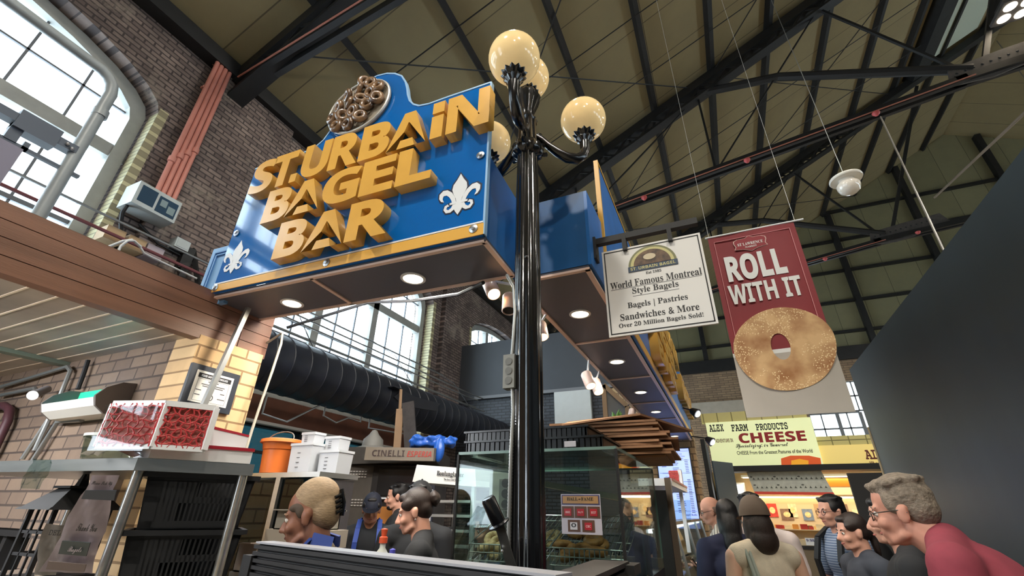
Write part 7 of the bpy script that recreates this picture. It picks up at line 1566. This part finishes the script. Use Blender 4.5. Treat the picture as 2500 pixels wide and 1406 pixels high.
person('worker in a black cap and black shirt behind the bun-haired worker', (1030, 1180), 3.3, (-0.3, 0.9), 'fair', m_blackt, 'short', None, ('short', m_hairb), pitch=6, vox=0.012, extra=cap(mat('black_cap', (22, 22, 24), 0.7)))
person('worker in grey apron and navy sleeves behind the plastic sheet', (1182, 1240), 3.1, (-0.75, -0.66), 'fair', mat('navy_sleeve', (52, 58, 84), 0.85), 'long', None, ('tied', m_hairb), lean=10, pitch=22, arms=WORK, vox=0.012, extra=straps(mat('grey_apron', (104, 102, 98), 0.8), 0.03, mat('grey_apron', (104, 102, 98), 0.8)))
person('worker in a black cap seen through the glass case', (1548, 1196), 4.7, (0.75, -0.5), 'tan', m_blackt, 'short', None, ('tied', m_hairb), lean=14, pitch=25, vox=0.012, extra=cap(mat('black_cap', (22, 22, 24), 0.7)))
def phone(c):
    s, sh, el, wr, u, v = c['AP'][0]; p = wr + v * 0.06; MB().obox(c['W'](p), c['RM'] @ Vector((1, 0, 0)), c['RM'] @ Vector((0, 0.5, 0.86)), c['RM'] @ Vector((0, -0.86, 0.5)), 0.075, 0.15, 0.009).bevel(0.003).build('phone', m_black, c['root'])
person('balding man with glasses in a striped cream shirt ordering at the glass case', (1725, 1213), 4.5, (-0.97, -0.1), 'fair', m_stripe, 'short', mat('black_jeans', (30, 30, 34), 0.8), ('bald', mat('grey_stubble', (120, 100, 88), 0.8)), lean=6, pitch=14, arms={'l': ((0.1, -0.35, -1), (-0.2, 1, 0.1)), 'r': ((0.1, -0.35, -1), (-0.2, 1, 0.1))}, vox=0.01, extra=both(glasses(), phone))
person('customer with long black hair in a navy tee, seen from behind', (1768, 1219), 3.5, (-0.15, 0.95), 'fair', m_navyt, 'short', mat('navy_trousers', (34, 38, 54), 0.8), ('long', m_hairb), pitch=6, vox=0.01)
person('customer with thick black hair in a white tee behind the woman in the brown cap', (1825, 1202), 3.7, (-0.1, 0.95), 'tan', m_whitet, 'short', None, ('curly', m_hairb), pitch=4, vox=0.01, build=1.12)
def totestrap(c):
    W_, T, H = c['W'], c['T'], c['H']; p = [T((-0.075, 0.045, 0.74)), T((-0.078, 0.02, 0.826)), T((-0.078, -0.03, 0.825)), T((-0.08, -0.072, 0.74)), T((-0.1, -0.085, 0.62)), T((-0.13, -0.08, 0.5))]
    for k in (0, 1): b = MB(); b.tube([W_(x + Vector((0.012 * k, 0, 0))) for x in p], H * 0.006, 8); b.build('bag_strap', mat('sage_strap', (150, 158, 148), 0.8), c['root'], True)
    b = Blob(); b.ball(W_(T((-0.15, -0.08, 0.42))), (H * 0.05, H * 0.08, H * 0.11)); b.build('tote_bag', mat('sage_strap', (150, 158, 148), 0.8), c['root'], True)
person('woman in a brown cap and beige sleeveless top, seen from behind in the queue', (1832, 1216), 2.95, (-0.42, 0.9), 'pale', m_beige, 'none', None, ('bob', m_hairbr), pitch=4, vox=0.008, extra=both(cap(mat('brown_cap', (92, 78, 66), 0.8)), totestrap))
def pack(c):
    W_, T, H = c['W'], c['T'], c['H']
    for s in (-1, 1):
        b = MB(); p = [T((0.07 * s, -0.05, 0.84)), T((0.075 * s, 0.0, 0.852)), T((0.075 * s, 0.06, 0.81)), T((0.08 * s, 0.086, 0.72)), T((0.1 * s, 0.06, 0.6))]
        for a, d in zip(p, p[1:]): b.bar(W_(a), W_(d), H * 0.03, H * 0.012, up=c['RT'] @ Vector((0, 1, 0.3)))
        b.build('backpack_strap', m_blackm, c['root'])
    b = Blob(); b.ball(W_(T((0, -0.12, 0.7))), (H * 0.09, H * 0.06, H * 0.13)); b.build('backpack', m_blackm, c['root'], True)
person('young man with glasses and a backpack in a blue striped tee', (2020, 1207), 3.75, (-0.9, -0.45), 'fair', m_bst, 'short', None, ('short', m_hairb), pitch=4, vox=0.01, arms={'l': ((0.15, 0.1, -1), (-0.1, 0.9, -0.5)), 'r': ((0.15, 0.1, -1), (-0.1, 0.9, -0.5))}, extra=both(glasses(mat('brown_glasses', (70, 36, 34), 0.3)), pack))
person('smiling woman with tied-back dark hair in a charcoal tee', (2068, 1252), 3.1, (-0.92, -0.28), 'fair', m_chart, 'short', None, ('tied', m_hairbr), pitch=6, vox=0.009, smile=True)
person('customer in a black jacket almost hidden behind the man in the maroon tee', (2158, 1206), 2.4, (-0.95, 0.2), 'fair', m_blackt, 'long', None, ('tied', m_hairb), pitch=4, vox=0.01)
def stubble(c): pass
person('grey-haired man with glasses in a maroon tee stooping by the dark panel wall', (2172, 1160), 1.92, (-0.95, 0.38), 'ruddy', m_red, 'short', mat('tan_trousers', (120, 108, 90), 0.8), ('curly', m_hairg), lean=30, pitch=8, vox=0.0065, build=1.22, drop=0.014, fwd=0.03, extra=glasses(mat('dark_metal_glasses', (60, 52, 46), 0.3)))
# ---- finish: every mesh has a material; nothing to select
